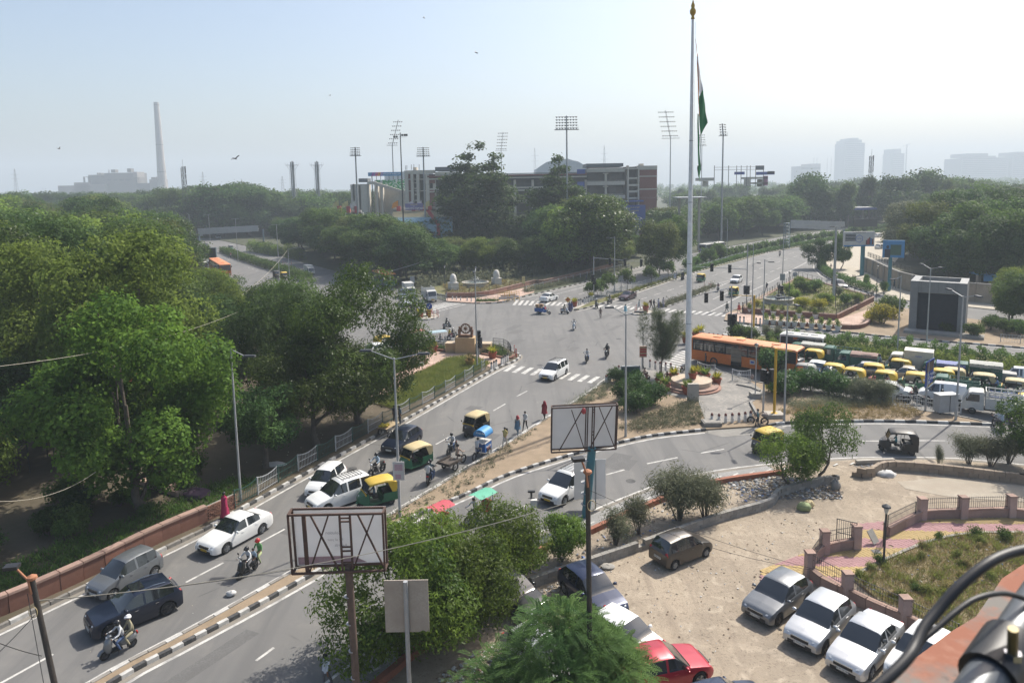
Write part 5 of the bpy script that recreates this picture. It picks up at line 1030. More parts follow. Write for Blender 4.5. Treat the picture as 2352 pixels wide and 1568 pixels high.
for i,(x,hh_,c) in enumerate([(.24,.3,m_brick),(.29,.4,m_rs),(.34,.5,m_brick),(.39,.42,m_sky),(.44,.38,m_brick)]):MB().box((w*x,yf-.03,zc-h*.38+h*hh_/2),(w*.045,.04,h*hh_)).bd('building_picture',c,o)
b=MB();b.tube([(w*.2,.6,0),(w*.2,.6,zc+h*.3)],.42,12);b.bd('post',M('teal_paint',(.05,.20,.24),.5,c2=(.035,.13,.16),sc=1.2),o,40)
o,w,h,zc,yf=board('hoarding',*C(3,1,1035,808),*C(3,1,1215,965),127,m_sky,'tilted blue hoarding with worn print above the curved wall','hoarding',.4)
b=MB();b.box((w*.1,yf-.03,zc-h*.05),(w*.5,.04,h*.6));b.bd('photo_area',M('print_green',(.05,.12,.08),.5,var=.4,sc=.6),o);b=MB();b.sphere((-w*.28,yf+.06,zc+h*.12),(w*.09,.1,h*.13));b.box((-w*.28,yf-.02,zc-h*.25),(w*.26,.05,h*.5));b.bd('portrait_print',m_inkb,o)
b=MB();b.tube([(-w*.1,.5,0),(-w*.1,.5,zc)],.3,10);b.bd('post',MATS['teal_paint'],o,40);o.rotation_euler=(0,0,-.35)
m_rust=M('rusted_steel',(.10,.055,.04),.85,c2=(.05,.035,.03),sc=4,bump=.2);m_sheet=lm('hoarding_sheet',(.42,.42,.43),(.5,.5,.51),(.45,.45,.46),.6,.42,.8)
def rear_board(TL,TR,BR,BL,Y,pole_base_u,label,polem,pr,xs,vert,tw=.05,mat=None,flag=False):
 q=[P(*p,Y) for p in(TL,TR,BR,BL)];cx=sum(p.x for p in q)/4;o=E_('hoarding',(cx,Y,0));L=lambda p,dy=0:Vector((p.x-cx,dy,p.z))
 b=MB();b.add([L(p,.55) for p in q]+[L(p,.6) for p in q],[(3,2,1,0),(4,5,6,7)]+[(i,(i+1)%4,4+(i+1)%4,4+i) for i in range(4)]);b.bd('sheet',mat or m_sheet,o)
 for dy in(0,.48):
  for i in range(4):b=MB();b.bar(L(q[i],dy),L(q[(i+1)%4],dy),tw);b.bd('frame_bar',m_rust,o)
 for i in range(4):b=MB();b.bar(L(q[i],0),L(q[i],.5),tw);b.bd('frame_bar',m_rust,o)
 ip=lambda fx,fz,dy=0:L(q[3].lerp(q[2],fx).lerp(q[0].lerp(q[1],fx),fz),dy)
 for x0,z0,x1,z1 in xs:b=MB();b.bar(ip(x0,z0,.1),ip(x1,z1,.1),tw*.8);b.bd('brace',m_rust,o)
 for x in vert:b=MB();b.bar(ip(x,0,.06),ip(x,1,.06),tw);b.bd('upright',m_rust,o)
 for z in(.15,.35,.42,.86,.92):
  b=MB();b.bar(ip(vert[-2],z,.06),ip(vert[-1],z,.06),tw*.7);b.bd('rung',m_rust,o)
 px=P(pole_base_u[0],pole_base_u[1],Y).x-cx;zb=ip((vert[-2]+vert[-1])/2,0).z;b=MB();b.tube([(px,.2,0),(ip((vert[-2]+vert[-1])/2,0).x,.2,zb+.1)],pr,12);b.bd('post',polem,o,40)
 for k in range(5):z=zb*(.2+.16*k);b=MB();b.lathe([(pr*1.05,z),(pr*1.05,z+.03)],(px+(ip(.5,0).x-px)*z/zb*.5,.2,0),12);b.bd('pole_band',mP,o)
 return tag(o,label,'hoarding'),ip
o,ip=rear_board(C(1,3,265,165),C(1,3,1058,150),C(1,3,1078,625),C(1,3,305,655),24.2,C(1,3,835,1568),'rusty framed hoarding seen from behind, with faded print showing through',M('rust_pole',(.13,.09,.07),.85,c2=(.08,.055,.045),sc=5,bump=.2),.145,[(.23,.97,.5,0),(.42,.97,.18,.0),(.73,.97,.98,.05),(.9,.97,.65,0)],[.15,.17,.54,.65])
mr=M('faded_print',(.44,.43,.45),.7,var=.05);mred=M('faded_red',(.50,.34,.36),.7,c2=(.44,.30,.33),sc=1.0)
def fp(fx,fz):v=ip(fx,fz);return v
b=MB();b.add([ip(.02,.02,.545),ip(.52,.02,.545),ip(.78,.02,.545),ip(.62,.15,.545),ip(.02,.15,.545)],[(0,1,2,3,4)]);b.bd('red_print',mred,o)
for s,x,z,sz in[('Solution',.42,.56,.17),('for all your',.44,.44,.13),('Awards',.5,.34,.15),('7557 500',.3,.085,.1)]:
 v=ip(x,z,.545);mirror_text(s,sz,mr,o,v,ext=.002)
o2,ip=rear_board(C(2,2,335,800),C(2,2,885,775),C(2,2,870,1140),C(2,2,330,1170),41.5,C(2,3,620,310),'blank white hoarding seen from behind on a teal post',MATS['teal_paint'],.26,[(.3,.93,.5,.07),(.48,.97,.12,.02),(.72,.97,.98,.03),(.92,.97,.6,.05)],[.52,.55,.62,.65])
b=MB();q=ip(.48,.92,.3);b.sphere((q.x,-.12,q.z),(.14,.1,.2),8,6);ob=b.bd('cloth_bundle',m_rs,loc=(o2 .location.x,o2 .location.y,0));tag(ob,'red and black cloth bundle hung on the blank hoarding','bundle')
def back_sign(u0,v0,u1,v1,Y,label,mat,pr=.06,pm=None,off=0,cut=0):
 x0,x1,za,zb=rect(u0,v0,u1,v1,Y);o=E_('road_sign',((x0+x1)/2,Y,0));w,h=x1-x0,zb-za
 for s in(-1,1):b=MB();b.box((s*w/4,0,(za+zb)/2),(w/2-.01,.04,h));b.bd('sign_sheet',mat,o)
 b=MB();b.tube([(off,-.1,0),(off,-.1,zb)],pr,10);b.bd('post',pm or mP,o,40);return tag(o,label,'sign')
m_bsign=M('aged_sign_back',(.42,.37,.31),.8,c2=(.33,.28,.23),sc=1.5);back_sign(*C(1,3,1085,702),*C(1,3,1438,1140),25.6,'large beige road sign seen from behind among mango leaves',m_bsign,.09);back_sign(*C(2,2,520,1222),*C(2,2,783,1560),43,'plain grey road sign seen from behind beside the teal post',m_sheet,.05,None,.35)
back_sign(*K('E2',1262,50),*K('E2',1322,140),133,'square sign seen from behind in the top-road median',m_gboard,.06);back_sign(*K('E3',1158,45),*K('E3',1225,130),127,'square sign seen from behind near the garden railing',m_gboard,.05);back_sign(*C(1,1,1382,1130),*C(1,1,1420,1192),138,'pale rectangular sign seen from behind near the white trucks',m_gboard,.06);back_sign(*K('E6',115,535),*K('E6',158,600),170,'small square sign seen from behind in the far median',m_gboard,.05)
sb=W(3,2,1315,835);o=E_('direction_sign',(sb.x,sb.y,.1));q=[P(*C(3,2,x,y),sb.y) for x,y in((1322,425),(1412,393),(1392,595),(1308,640))];b=MB();b.add([(p.x-sb.x,-.05+(.35 if i in(1,2) else 0),p.z) for i,p in enumerate(q)]+[(p.x-sb.x,.02+(.35 if i in(1,2) else 0),p.z) for i,p in enumerate(q)],[(3,2,1,0),(4,5,6,7)]+[(i,(i+1)%4,4+(i+1)%4,4+i) for i in range(4)]);b.bd('panel',M('sign_blue',(.02,.06,.30),.5,var=.1),o)
b=MB();b.tube([(.05,.1,0),(.1,.1,q[0].z)],.09,8);b.bd('post',mP,o)
cx_=(q[0].x+q[1].x)/2-sb.x;ang=-.2
def it(fx,fz,dy=-.09):v=q[3].lerp(q[2],fx).lerp(q[0].lerp(q[1],fx),fz);return Vector((v.x-sb.x,dy+.35*fx,v.z))
rt=(math.pi/2,-.28,.17)
text('राज घाट',.34,m_ink,o,it(.5,.42),rt);text('Raj Ghat',.36,m_ink,o,it(.48,.27),rt)
b=MB();b.bar(it(.5,.04),it(.5,.15),.03);b.bar(it(.42,.11),it(.5,.17),.03);b.bar(it(.58,.13),it(.5,.17),.03);b.bd('arrow',m_ink,o)
b=MB();b.add([it(.1,.55),it(.9,.58),it(.9,.95),it(.1,.95)],[(0,1,2,3)]);b.bd('photo_panel',M('print_brown',(.16,.09,.05),.5,c2=(.03,.05,.06),sc=1.2),o);tag(o,'blue direction sign lettered Raj Ghat with a white arrow','sign')
gb=W(2,2,985,560);o,w,h,zc,yf=board('notice_board',*C(2,2,912,448),*C(2,2,1068,545),gb.y,M('board_green',(.07,.10,.08),.5,var=.2),'dark green notice board at the edge of the flag island','board',.12,mP,.04)
pb=W(2,2,1095,525);o,w,h,zc,yf=board('poster_post',*C(2,2,1066,280),*C(2,2,1127,372),pb.y,M('poster_orange',(.55,.32,.2),.6,var=.2,sc=2),'slim post with an orange poster board near the casuarina','sign',.08)
[MB().box((0,yf-.012,zc+h*z),(w*.9,.01,h*.13)).bd('print_strip',m_inkr,o) for z in(-.3,0,.22)];b=MB();b.tube([(-w*.1,.1,0),(-w*.1,.1,zc+h*.5)],.06,8);b.bd('post',mP,o)
pb=W(1,3,1205,190);o,w,h,zc,yf=board('poster_board',*C(1,2,1148,1245),*C(1,2,1238,1400),pb.y-.2,mW,'white poster board tied to the median lamp post','sign',.04)
MB().box((-w*.05,yf-.01,zc-h*.3),(w*.5,.01,h*.25)).bd('print_block',mred,o);MB().box((0,yf-.01,zc+h*.2),(w*.7,.01,h*.35)).bd('print_block',mred,o)
pb=WK('E1',2185,450);o,w,h,zc,yf=board('poster_post',*K('E1',2150,178),*K('E1',2195,290),pb.y,M('poster_yellow',(.5,.45,.22),.6,var=.3,sc=2),'yellow poster post on the pavement by the barricades','sign',.1);b=MB();b.tube([(w*.4,.1,0),(w*.4,.1,zc+h*.5)],.05,8);b.bd('post',mD,o)
sb=WK('E1',697,835);o=E_('keep_left_sign',(sb.x,sb.y,.12));z=zat(*K('E1',700,605),sb);b=MB();b.tube([(0,0,0),(0,0,z)],.05,8);b.bd('post',mP,o)
b=MB();b.lathe([(.5,-.02),(.5,.02)],(0,-.08,z-.5),20,axis='y');b.bd('blue_disc',MATS['sign_blue'],o);b=MB();b.bar((.2,-.12,z-.25),(-.2,-.12,z-.75),.05);b.bar((-.2,-.12,z-.75),(-.2,-.12,z-.5),.05);b.bar((-.2,-.12,z-.75),(0,-.12,z-.75),.05);b.bd('arrow',m_ink,o);b=MB();b.box((0,-.06,z-1.7),(.45,.04,1.2));b.bd('hazard_plate',m_yel,o);[MB().box((.0,-.09,z-2.1+k*.4),(.42,.02,.12)).bd('hazard_stripe',m_blk,o) for k in range(3)];tag(o,'blue round keep-left sign over a yellow hazard plate on the refuge','sign')
sb=WK('E2',577,520);o=E_('hazard_sign',(sb.x,sb.y,.1));z=zat(*K('E2',577,365),sb);b=MB();b.tube([(0,0,0),(0,0,z)],.05,6);b.bd('post',mP,o);b=MB();s_=.5;b.add([(0,-.06,z),(s_,-.06,z-s_),(0,-.06,z-2*s_),(-s_,-.06,z-s_)],[(0,3,2,1)]);b.bd('diamond',m_yel,o);b=MB();[b.box((x,-.08,z-.5+y),(.16,.01,.16)) for x in(-.2,0,.2) for y in(-.2,.0,.2) if abs(x)+abs(y)<.3];b.bd('check_pattern',m_inkr,o);tag(o,'small diamond hazard sign with checks on the refuge island','sign')
sb=WK('E6',1412,745);o=E_('round_sign',(sb.x,sb.y,.1));z=zat(*K('E6',1412,705),sb);b=MB();b.tube([(0,.05,0),(0,.05,z)],.05,6);b.bd('post',mP,o);b=MB();b.lathe([(.55,-.02),(.55,.02)],(0,0,z-.5),18,axis='y');b.box((0,-.03,z-1.3),(.7,.03,.35));b.bd('disc',m_gboard,o);tag(o,'grey round sign at the apex of the triangular garden','sign')
sb=W(0,2,2025,330);o,w,h,zc,yf=board('blue_sign',*C(0,2,1996,178),*C(0,2,2048,262),62,MATS['sign_blue'],'small blue and white sign among the park trees','sign',.06,m_ink,.03);b=MB();b.add([(-w*.3,yf-.02,zc-h*.1),(w*.3,yf-.02,zc-h*.1),(0,yf-.02,zc+h*.3)],[(0,1,2)]);b.bd('triangle_mark',m_inky,o)
sb=W(3,2,1480,850);o=E_('street_cabinet',(sb.x,sb.y,.1),.1);m_cab=M('cabinet_grey',(.42,.43,.43),.6,c2=(.33,.33,.33),sc=2);b=MB();b.box((0,0,.95),(1.7,.8,1.5));b.bd('body',m_cab,o);b=MB();b.box((0,0,1.74),(1.85,.95,.08));b.bd('lid',m_cab,o);b=MB();[b.bar((x,y,0),(x,y,.25),.05) for x in(-.7,.7) for y in(-.3,.3)];b.bd('foot',mD,o);b=MB();b.box((.1,-.42,.95),(.03,.03,1.4));b.bd('door_seam',mD,o);tag(o,'grey metal street cabinet on short feet by the railing','cabinet')
b=MB();b.box((0,0,.6),(.6,.4,1.2));b.box((0,-.02,1.22),(.66,.46,.05));o=b.bd('junction_box',m_cab,loc=WK('D',1185,985));tag(o,'small grey junction box against the monument plinth','cabinet')
FR['H']=(2600,0,1.96)
# ================================================================ walls, railings, paving, monuments
UB={}
def unit_box(dx,dy,dz,bev=.9):
 k=(dx,dy,dz,bev)
 if k not in UB:UB[k]=MB().box((0,0,dz/2),(dx,dy,dz),tx=bev**.3,ty=bev).mesh('piece')
 return UB[k]
def wR(name,path,h,th,step,mat,capm,label,cat='wall',z=.05,piece='stone_panel',coping=.12,cap_over=.06,step_cap=None):
 pts=sp_(path,step);o=E_(name,(pts[0].x,pts[0].y,z))
 for i,(a,b) in enumerate(zip(pts,pts[1:])):
  d=b-a;mx,my=(a.x+b.x)/2-pts[0].x,(a.y+b.y)/2-pts[0].y;rz=math.atan2(d.y,d.x);j=random.uniform(-.012,.012)
  I_(piece,unit_box(step*.985,th,h,1.0),mat,o,(mx+d.y/d.length*j,my-d.x/d.length*j,0),rz,(d.length/step,1,1))
  if capm:I_('cap_stone',unit_box(step*.98,th+cap_over*2,coping,.95),capm,o,(mx,my,h+.002),rz+random.uniform(-.01,.01),(d.length/step,1,1))
 return tag(o,label,cat) if label else o
def rL(path,h,step,bar,mat,label,z=.13,r=.03,top=True,name='railing',barm=None,arch=0,chain=False,cat='railing',alt=None):
 pts=sp_(path,step);o=E_(name,(pts[0].x,pts[0].y,z));c=pts[0]
 key=('post',r,h)
 if key not in STONE:STONE[key]=MB().box((0,0,h/2),(r*2,r*2,h)).mesh('post')
 for i,p in enumerate(pts):I_('post',STONE[key],mat if not alt else(mat if i%2 else alt),o,(p.x-c.x,p.y-c.y,0),0)
 for i,(a,b) in enumerate(zip(pts,pts[1:])):
  a,b=a-c,b-c;L=(b-a).length;m=MB();n=max(2,int(L/bar)) if bar else 0;mm=mat if not alt or i%2 else alt
  hc=lambda f:h*(1-arch*4*f*(1-f))*.97+(h*.06*0)
  if top:m.tube([a.lerp(b,f)+Vector((0,0,hc(f))) for f in(0,.25,.5,.75,1)],r*.7,4)
  if not chain:m.bar(a+Vector((0,0,h*.12)),b+Vector((0,0,h*.12)),r*.6)
  if bar and not chain:m.bar(a+Vector((0,0,h*.62*(1-arch))),b+Vector((0,0,h*.62*(1-arch))),r*.5)
  m.bd('rail',mm,o)
  if n:
   m=MB()
   for k in range(1,n):f=k/n;q=a.lerp(b,f);m.bar(q+Vector((0,0,.04)),q+Vector((0,0,hc(f)+.06)),r*.42,4)
   m.bd('bars',barm or mm,o)
 return tag(o,label,cat) if label else o
lw=[(-32.2,22.2),(-28.6,27.8)]+v2(W(0,3,0,1065),W(0,3,740,735),W(0,3,1340,435),W(0,3,1765,245))
lw=offs(lw,-.45);wR('park_wall',lw,1.0,.32,1.15,mS,m_cap,'long low red sandstone wall with pale coping along the park edge')
a,b_=Vector((*offs(v2(W(0,3,1765,245),W(0,3,2005,130)),-.45)[0],.13)),Vector((*offs(v2(W(0,3,1765,245),W(0,3,2005,130)),-.45)[1],.13));d=(b_-a);L=d.length;rz=math.atan2(d.y,d.x);o=E_('brick_wall',a)
m_bk=M('rough_brick',(.30,.15,.10),.95,c2=(.22,.11,.08),sc=5,bump=.3,rnd=.7);MB().box((L/2,.06,.45),(L,.2,.9)).bd('mortar_core',mC,o);o.rotation_euler=(0,0,rz)
for r_ in range(10):
 for k in range(int(L/.26)):I_('brick',unit_box(.24,.12,.08,.97),m_bk,o,((k+.5+.5*(r_%2))*.26,-.06+random.uniform(-.015,.015),r_*.092),0)
tag(o,'short stretch of bare brick wall where the red stone wall ends','wall')
fen=offs(v2(W(0,3,2005,130),W(1,2,30,1560),W(1,2,335,1375),W(1,2,850,1095),W(1,2,1230,885),W(1,2,1600,690),W(1,2,1940,490)),-.35)
mw_=M('railing_white',(.55,.57,.58),.5,.2,c2=(.4,.42,.42),sc=3);m_grail=M('railing_green',(.04,.11,.09),.5,.2,c2=(.03,.07,.06),sc=3)
rL(fen,1.25,2.1,.16,mw_,'roadside railing of alternating white and green panels with dipped tops',.15,.035,arch=.16,alt=m_grail)
PATH=v2(W(1,2,930,745),W(1,2,1190,665),W(1,2,1190,600),W(1,2,1300,530),W(1,2,1600,400),W(1,2,1800,385),W(1,2,1960,470),W(1,2,2130,395),W(1,2,1890,365),W(1,2,1600,345),W(1,2,1380,325),W(1,2,1280,350),W(1,2,1240,395),W(1,2,1000,545),W(1,2,930,600))
sheet('paved_path',PATH,.175,m_pathp,h=.1)
wR('path_wall',v2(W(1,2,940,600),W(1,2,1010,560),W(1,2,1220,495),W(1,2,1425,440)),.75,.4,.9,m_pink,m_cap,'low pink stone wall beside the park path')
wR('path_edge',v2(W(1,2,930,760),W(1,2,1190,680),W(1,2,1205,610),W(1,2,1330,530),W(1,2,1590,410)),.28,.3,.9,m_pink,None,'low pink stone edging between path and lawn')
pc=W(1,2,985,640);o=E_('round_planter',(pc.x,pc.y,.15));b=MB();b.lathe([(1.25,0),(1.25,.6),(.95,.6),(.95,.2)],n=24,cap=False);b.bd('ring_wall',m_pink,o);b=MB();b.lathe([(.95,.3),(.01,.32)],n=24,cap=False);b.bd('soil',m_soil,o);tag(o,'round pink stone planter beside the park path','planter')
mo=WK('D',1130,1000);m_cre=M('plinth_cream',(.50,.36,.20),.8,c2=(.43,.30,.16),sc=.8);m_wh=M('wheel_stone',(.22,.11,.06),.8,c2=(.16,.08,.045),sc=2,bump=.2);ang=-.13
o=E_('wheel_monument',(mo.x,mo.y,.15),ang)
zpl=zat(*K('D',1130,805),mo);s_=mo.y/CF/3.136/1.7415
b=MB();b.box((0,.7,zpl/2),(255*s_,1.4,zpl));b.bd('plinth',m_cre,o);b=MB();b.box((-170*s_,1.0,.55),(190*s_,1.2,1.1));b.box((225*s_,1.0,.55),(200*s_,1.2,1.1));b.bd('wing_wall',m_cre,o);b=MB();b.box((-170*s_,1.0,1.14),(200*s_,1.3,.08));b.box((225*s_,1.0,1.14),(210*s_,1.3,.08));b.bd('coping',M('cream_cap',(.5,.4,.28),.8),o)
wz=zat(*K('D',1140,690),mo)-.1;wr=62*s_;b=MB();n=24
ringp=[(math.cos(i*2*math.pi/n)*wr,.7,wz+math.sin(i*2*math.pi/n)*wr) for i in range(n+1)];b.tube(ringp,wr*.1,8,cap=False)
b.tube([(x*.84,.7,wz+(z-wz)*.84) for x,y,z in ringp],wr*.05,6,cap=False);b.bd('rim',m_wh,o,50);b=MB();b.lathe([(wr*.25,-.12),(wr*.25,.12)],(0,.7,wz),16,axis='y');b.bd('hub',m_wh,o)
for i in range(12):t=i*math.pi/6;b=MB();b.tube([(math.cos(t)*wr*.2,.7,wz+math.sin(t)*wr*.2),(math.cos(t)*wr*.55,.7,wz+math.sin(t)*wr*.55),(math.cos(t)*wr*.95,.7,wz+math.sin(t)*wr*.95)],[wr*.07,wr*.05,wr*.08],6);b.bd('spoke',m_wh,o)
for i in range(24):t=i*math.pi/12;b=MB();b.sphere((math.cos(t)*wr*1.12,.7,wz+math.sin(t)*wr*1.12),wr*.06,6,4);b.bd('rim_knob',m_wh,o)
b=MB();b.box((0,.7,zpl+.14),(190*s_,.6,.28));b.bd('base_slab',m_wh,o)
for s in(-1,1):b=MB();b.tube([(s*80*s_,.7,zpl+.28),(s*82*s_,.7,zpl+.8),(s*80*s_,.7,zpl+1.05)],[.17,.2,.1],8);b.sphere((s*80*s_,.7,zpl+1.18),.13,8,6);b.bd('side_figure',m_wh,o,60)
tag(o,'brown stone spoked wheel on a cream plinth at the island tip','monument')
wR('planter_kerb',v2(WK('D',590,940),WK('D',760,955),WK('D',915,975)),.3,.3,.8,mS,None,'red stone planter kerb left of the wheel monument');wR('planter_kerb',v2(WK('D',1340,1010),WK('D',1500,1040),WK('D',1690,1070),WK('D',1740,1030)),.3,.3,.8,mS,None,'red stone planter kerb right of the wheel monument')
rL(v2(WK('D',600,920),WK('D',760,940),WK('D',915,955)),.85,1.6,.14,mD,'black railing over the planter left of the wheel monument',.3);rL(v2(WK('D',1345,985),WK('D',1520,1005),WK('D',1705,1030),WK('D',1640,930),WK('D',1460,905)),.95,1.5,.14,mD,'black railing round the planter at the island tip',.3)
cover('weeds',v2(WK('D',1340,1000),WK('D',1690,1050),WK('D',1600,940),WK('D',1460,920)),1600,.7,.03,LH,.2,.4,8);cover('weeds',v2(WK('D',600,930),WK('D',910,960),WK('D',910,930),WK('D',620,905)),900,.6,.03,LH,.2,.4,8)
cw=v2(WK('E1',960,515),WK('E1',1200,520),WK('E1',1420,512),WK('E1',1650,480),WK('E1',1800,445),WK('E1',2340,310),W(2,1,330,1195),W(2,1,900,1050))
wR('corner_wall',cw,.85,.35,1.2,m_pink,m_cap,'curving pink stone wall around the fountain corner');rL(offs(cw,-.05),.95,2.2,.22,mD,'black railing on the curving pink wall',.95,.035)
sheet('fountain_ground',cw+[(24,190),(-2,150),(-12,146),(-18,136)],.5,m_turf,h=.4)
cover('weeds',cw[:6]+[(-3,148),(-14,142)],5000,.55,.05,L_DRY,.5,.5,8);cover('weeds',[(-18,140),(-4,147),(14,160),(14,172),(-10,156),(-22,146)],4000,2.4,.12,LD,.5,.3,6)
pv=v2(WK('E1',960,575),WK('E1',1400,605),WK('E1',1790,590),WK('E1',2100,510),WK('E1',2340,440),WK('E1',2340,330),WK('E1',1800,460),WK('E1',1420,530),WK('E1',960,530));sheet('pavement',pv,.16,m_pathp,h=.1)
rL(v2(WK('E1',800,545),WK('E1',960,575)),1.25,1.6,.14,mw_,'white railing end by the waiting white truck',.1,.035,arch=.1)
rL(v2(WK('E1',1420,560),WK('E1',1590,570),WK('E1',1770,560)),1.0,2.2,.18,mw_,'white railing behind the pavement planting',.13,.03);cover('weeds',v2(WK('E1',1420,590),WK('E1',1780,580),WK('E1',1780,560),WK('E1',1420,565)),900,.5,.04,LH,.16,.4,8)
for x,y,x2,y2,l in[(985,390,1160,270,'left'),(1665,305,1832,200,'right')]:
 p=WK('E1',(x+x2)/2,y,.5);w_=(x2-x)/3.92/1.7415/CF*p.y;z=zat(*K('E1',(x+x2)/2,y2+10),p);o=E_('white_plinth',(p.x,p.y,.45),.5);MB().box((0,0,(z-.45)/2),(w_*.74,w_*.74,z-.45)).bd('block',mW,o);MB().box((0,0,z-.4),(w_*.8,w_*.8,.1)).bd('top_slab',mW,o)
 b=MB();b.lathe([(.62,0),(.66,.6),(.55,1.25),(.3,1.6),(.02,1.68)],(0,0,z-.35),14);b.bd('dome',mW,o,50);b=MB();b.sphere((0,-.5,z+.5),(.2,.2,.26),8,6);b.bd('carved_relief',mW,o,60);tag(o,f'white plinth with a round-topped dome, {l} of the fountain','monument')
def fountain(p,r,label,statue,z=.4):
 o=E_('fountain',(p.x,p.y,z));b=MB();b.lathe([(r*1.05,0),(r*1.05,.25),(r*.95,.3),(r,.85),(r*1.06,.95),(r*.94,.98),(r*.9,.6)],n=32,cap=False);b.bd('basin',m_concl,o,40);b=MB();b.lathe([(r*.92,.7),(.01,.71)],n=32,cap=False);b.bd('water',M('fountain_water',(.20,.24,.23),.12,var=.2,spec=.6),o)
 b=MB();b.lathe([(.35,.6),(.2,1.2),(.5,1.5),(.1,1.55),(.12,2.1),(.02,2.3)],n=12);b.bd('spout',M('statue_dark',(.06,.06,.06),.5) if statue else m_steel,o,50)
 if statue:b=MB();b.tube([(0,0,2.2),(0,0,2.7),(.05,0,3.0)],[.12,.2,.1],8);b.sphere((.05,0,3.12),.13,8,6);b.tube([(0,0,2.75),(-.3,0,3.1),(-.15,0,3.5)],.06,6);b.bd('figure',MATS['statue_dark'],o,60)
 for k in range(8):t=k*math.pi/4;b=MB();b.tube([(r*.75*math.cos(t)*f,r*.75*math.sin(t)*f,.75+1.15*(1-(2*f-.45)**2)*(1 if f<.98 else .0)) for f in(.1,.3,.5,.7,.9)],.025,4);b.bd('pipe',m_steel,o)
 tag(o,label,'fountain')
fountain(WK('E1',1420,335,.4),2.6,'round stone fountain between the two white plinths',False);fountain(WK('E3',1140,420,.7),2.3,'round fountain with a dark statue in the triangular garden',True,.7)
def barricade(p,rz,label):
 o=E_('barricade',(p[0],p[1],.1),rz);m=m_yel;b=MB();w=1.75;[b.bar((x,0,.1),(x,0,1.45),.035) for x in(-w/2,0,w/2)];[b.bar((-w/2,0,z),(w/2,0,z),.03) for z in(.35,.75,1.15,1.45)];[b.bar((x,-.35,0),(x,.35,0),.03) for x in(-w/2,w/2)];[b.bar((x,-.35,0),(x,0,.6),.025) for x in(-w/2,w/2)];b.bd('frame',m,o);MB().box((0,-.05,.62),(1.5,.02,.34)).bd('plate',mW,o);text('DELHI POLICE',.13,m_inkr,o,(0,-.065,.62));tag(o,label,'barricade')
for i,(x,y,l) in enumerate([(1850,580,'yellow steel barricade, nearest of the stack by the pavement'),(1950,575,'yellow steel barricade in the middle of the stack by the pavement'),(2030,555,'yellow steel barricade at the road end of the stack')]):barricade(WK('E1',x,y),.1*i,l)
for i,(x,y,l) in enumerate([(1880,545,'yellow steel barricade leaning behind, left'),(1985,530,'yellow steel barricade leaning behind, right')]):barricade(WK('E1',x,y),.15,l)
rL(v2(WK('E2',20,300),WK('E2',430,200),WK('E2',800,110),WK('E2',1300,-5)),1.15,3.0,0,mw_,'pale roadside rail with chain along the stadium pavement',.13,.045,arch=.12,chain=True)
rL(v2(WK('E2',1020,395),WK('E2',1360,290),WK('E2',1800,170),WK('E2',2220,40),W(2,1,1950,990),W(2,1,2100,950)),1.2,2.6,.3,mw_,'pale railing along the top-road median',.13,.045,arch=.14)
A0,A1,A2,A3=WK('E3',705,552),WK('E3',1390,135),(60.2,116.5),WK('E3',1862,640)
gp=[(A0 .x,A0 .y),(A3 .x,A3 .y),A2,(A1 .x,A1 .y)];sheet('garden_bed',[(A0 .x+.3,A0 .y+.1),(A3 .x,A3 .y+.3),(A2[0]-.3,A2[1]),(A1 .x,A1 .y-.4)],.85,m_turf,h=.75)
for(p,q,l) in[(gp[0],gp[1],'front'),(gp[1],gp[2],'outer side'),(gp[2],gp[3],'slip-road side'),(gp[3],gp[0],'main-road side')]:
 wR('garden_wall',[p,((p[0]+q[0])/2,(p[1]+q[1])/2),q],.85,.3,1.2,mS,m_cap,f'red stone retaining wall on the {l} of the triangular garden');rL([p,((p[0]+q[0])/2,(p[1]+q[1])/2),q],.9,1.9,.16 if l in('front','outer side') else 0,mD,f'black railing on the {l} of the triangular garden',.98)
for x,y,k,m,s,l in[(1460,290,'bush',LH,1.6,'clipped dark hedge bush in the middle of the triangular garden'),(1600,270,'bush',LH,1.6,'second clipped bush in the middle of the triangular garden'),(1340,380,'bush2',LL,1.2,'light green bush next to the garden fountain'),(1450,470,'bush',LY,1.2,'yellow-green bush by the front garden wall'),(1650,500,'bush',LY,1.3,'low yellow-green bush near the garden corner'),(1750,430,'bush',LL,1.3,'light green bush below the camera mast'),(1990,440,'bush2',L_MID,1.2,'green bush at the outer end of the garden'),(2120,420,'bush2',LL,1.1,'young bush near the garden end railing'),(1900,330,'bush2',LD,1.1,'dusty bush behind the camera mast'),(1250,300,'bush2',LL,1.2,'loose green bush behind the fountain'),(1400,200,'bush2',LL,1.2,'loose green bush near the garden apex'),(880,450,'small',LY,1.5,'small yellow bush in front of the fountain')]:
 q=sB(k,WK('E3',x,y,.85),m,l,s);q.location.z=.85
cover('grass',[(A0 .x+2,A0 .y+2),(A3 .x,A3 .y+.8),(A2[0]-.8,A2[1]),(A1 .x,A1 .y-1.5)],5000,.35,.05,L_GRASS,.85,.5,10)
fr_=v2(WK('E3',480,560),WK('E3',620,540),WK('E3',705,555),WK('E3',1860,640),WK('E3',2352,480),WK('E3',2330,600),WK('E3',2130,700),WK('E3',1005,640),WK('E3',990,690),WK('E3',920,695),WK('E3',600,655));sheet('garden_pavement',fr_,.2,m_pathp,h=.12)
wR('planter_wall',v2(WK('E3',1005,690),WK('E3',1500,715),WK('E3',2125,748),WK('E3',2300,655)),.55,.3,1.2,mS,m_cap,'low red stone planter wall below the garden pavement')
POT={}
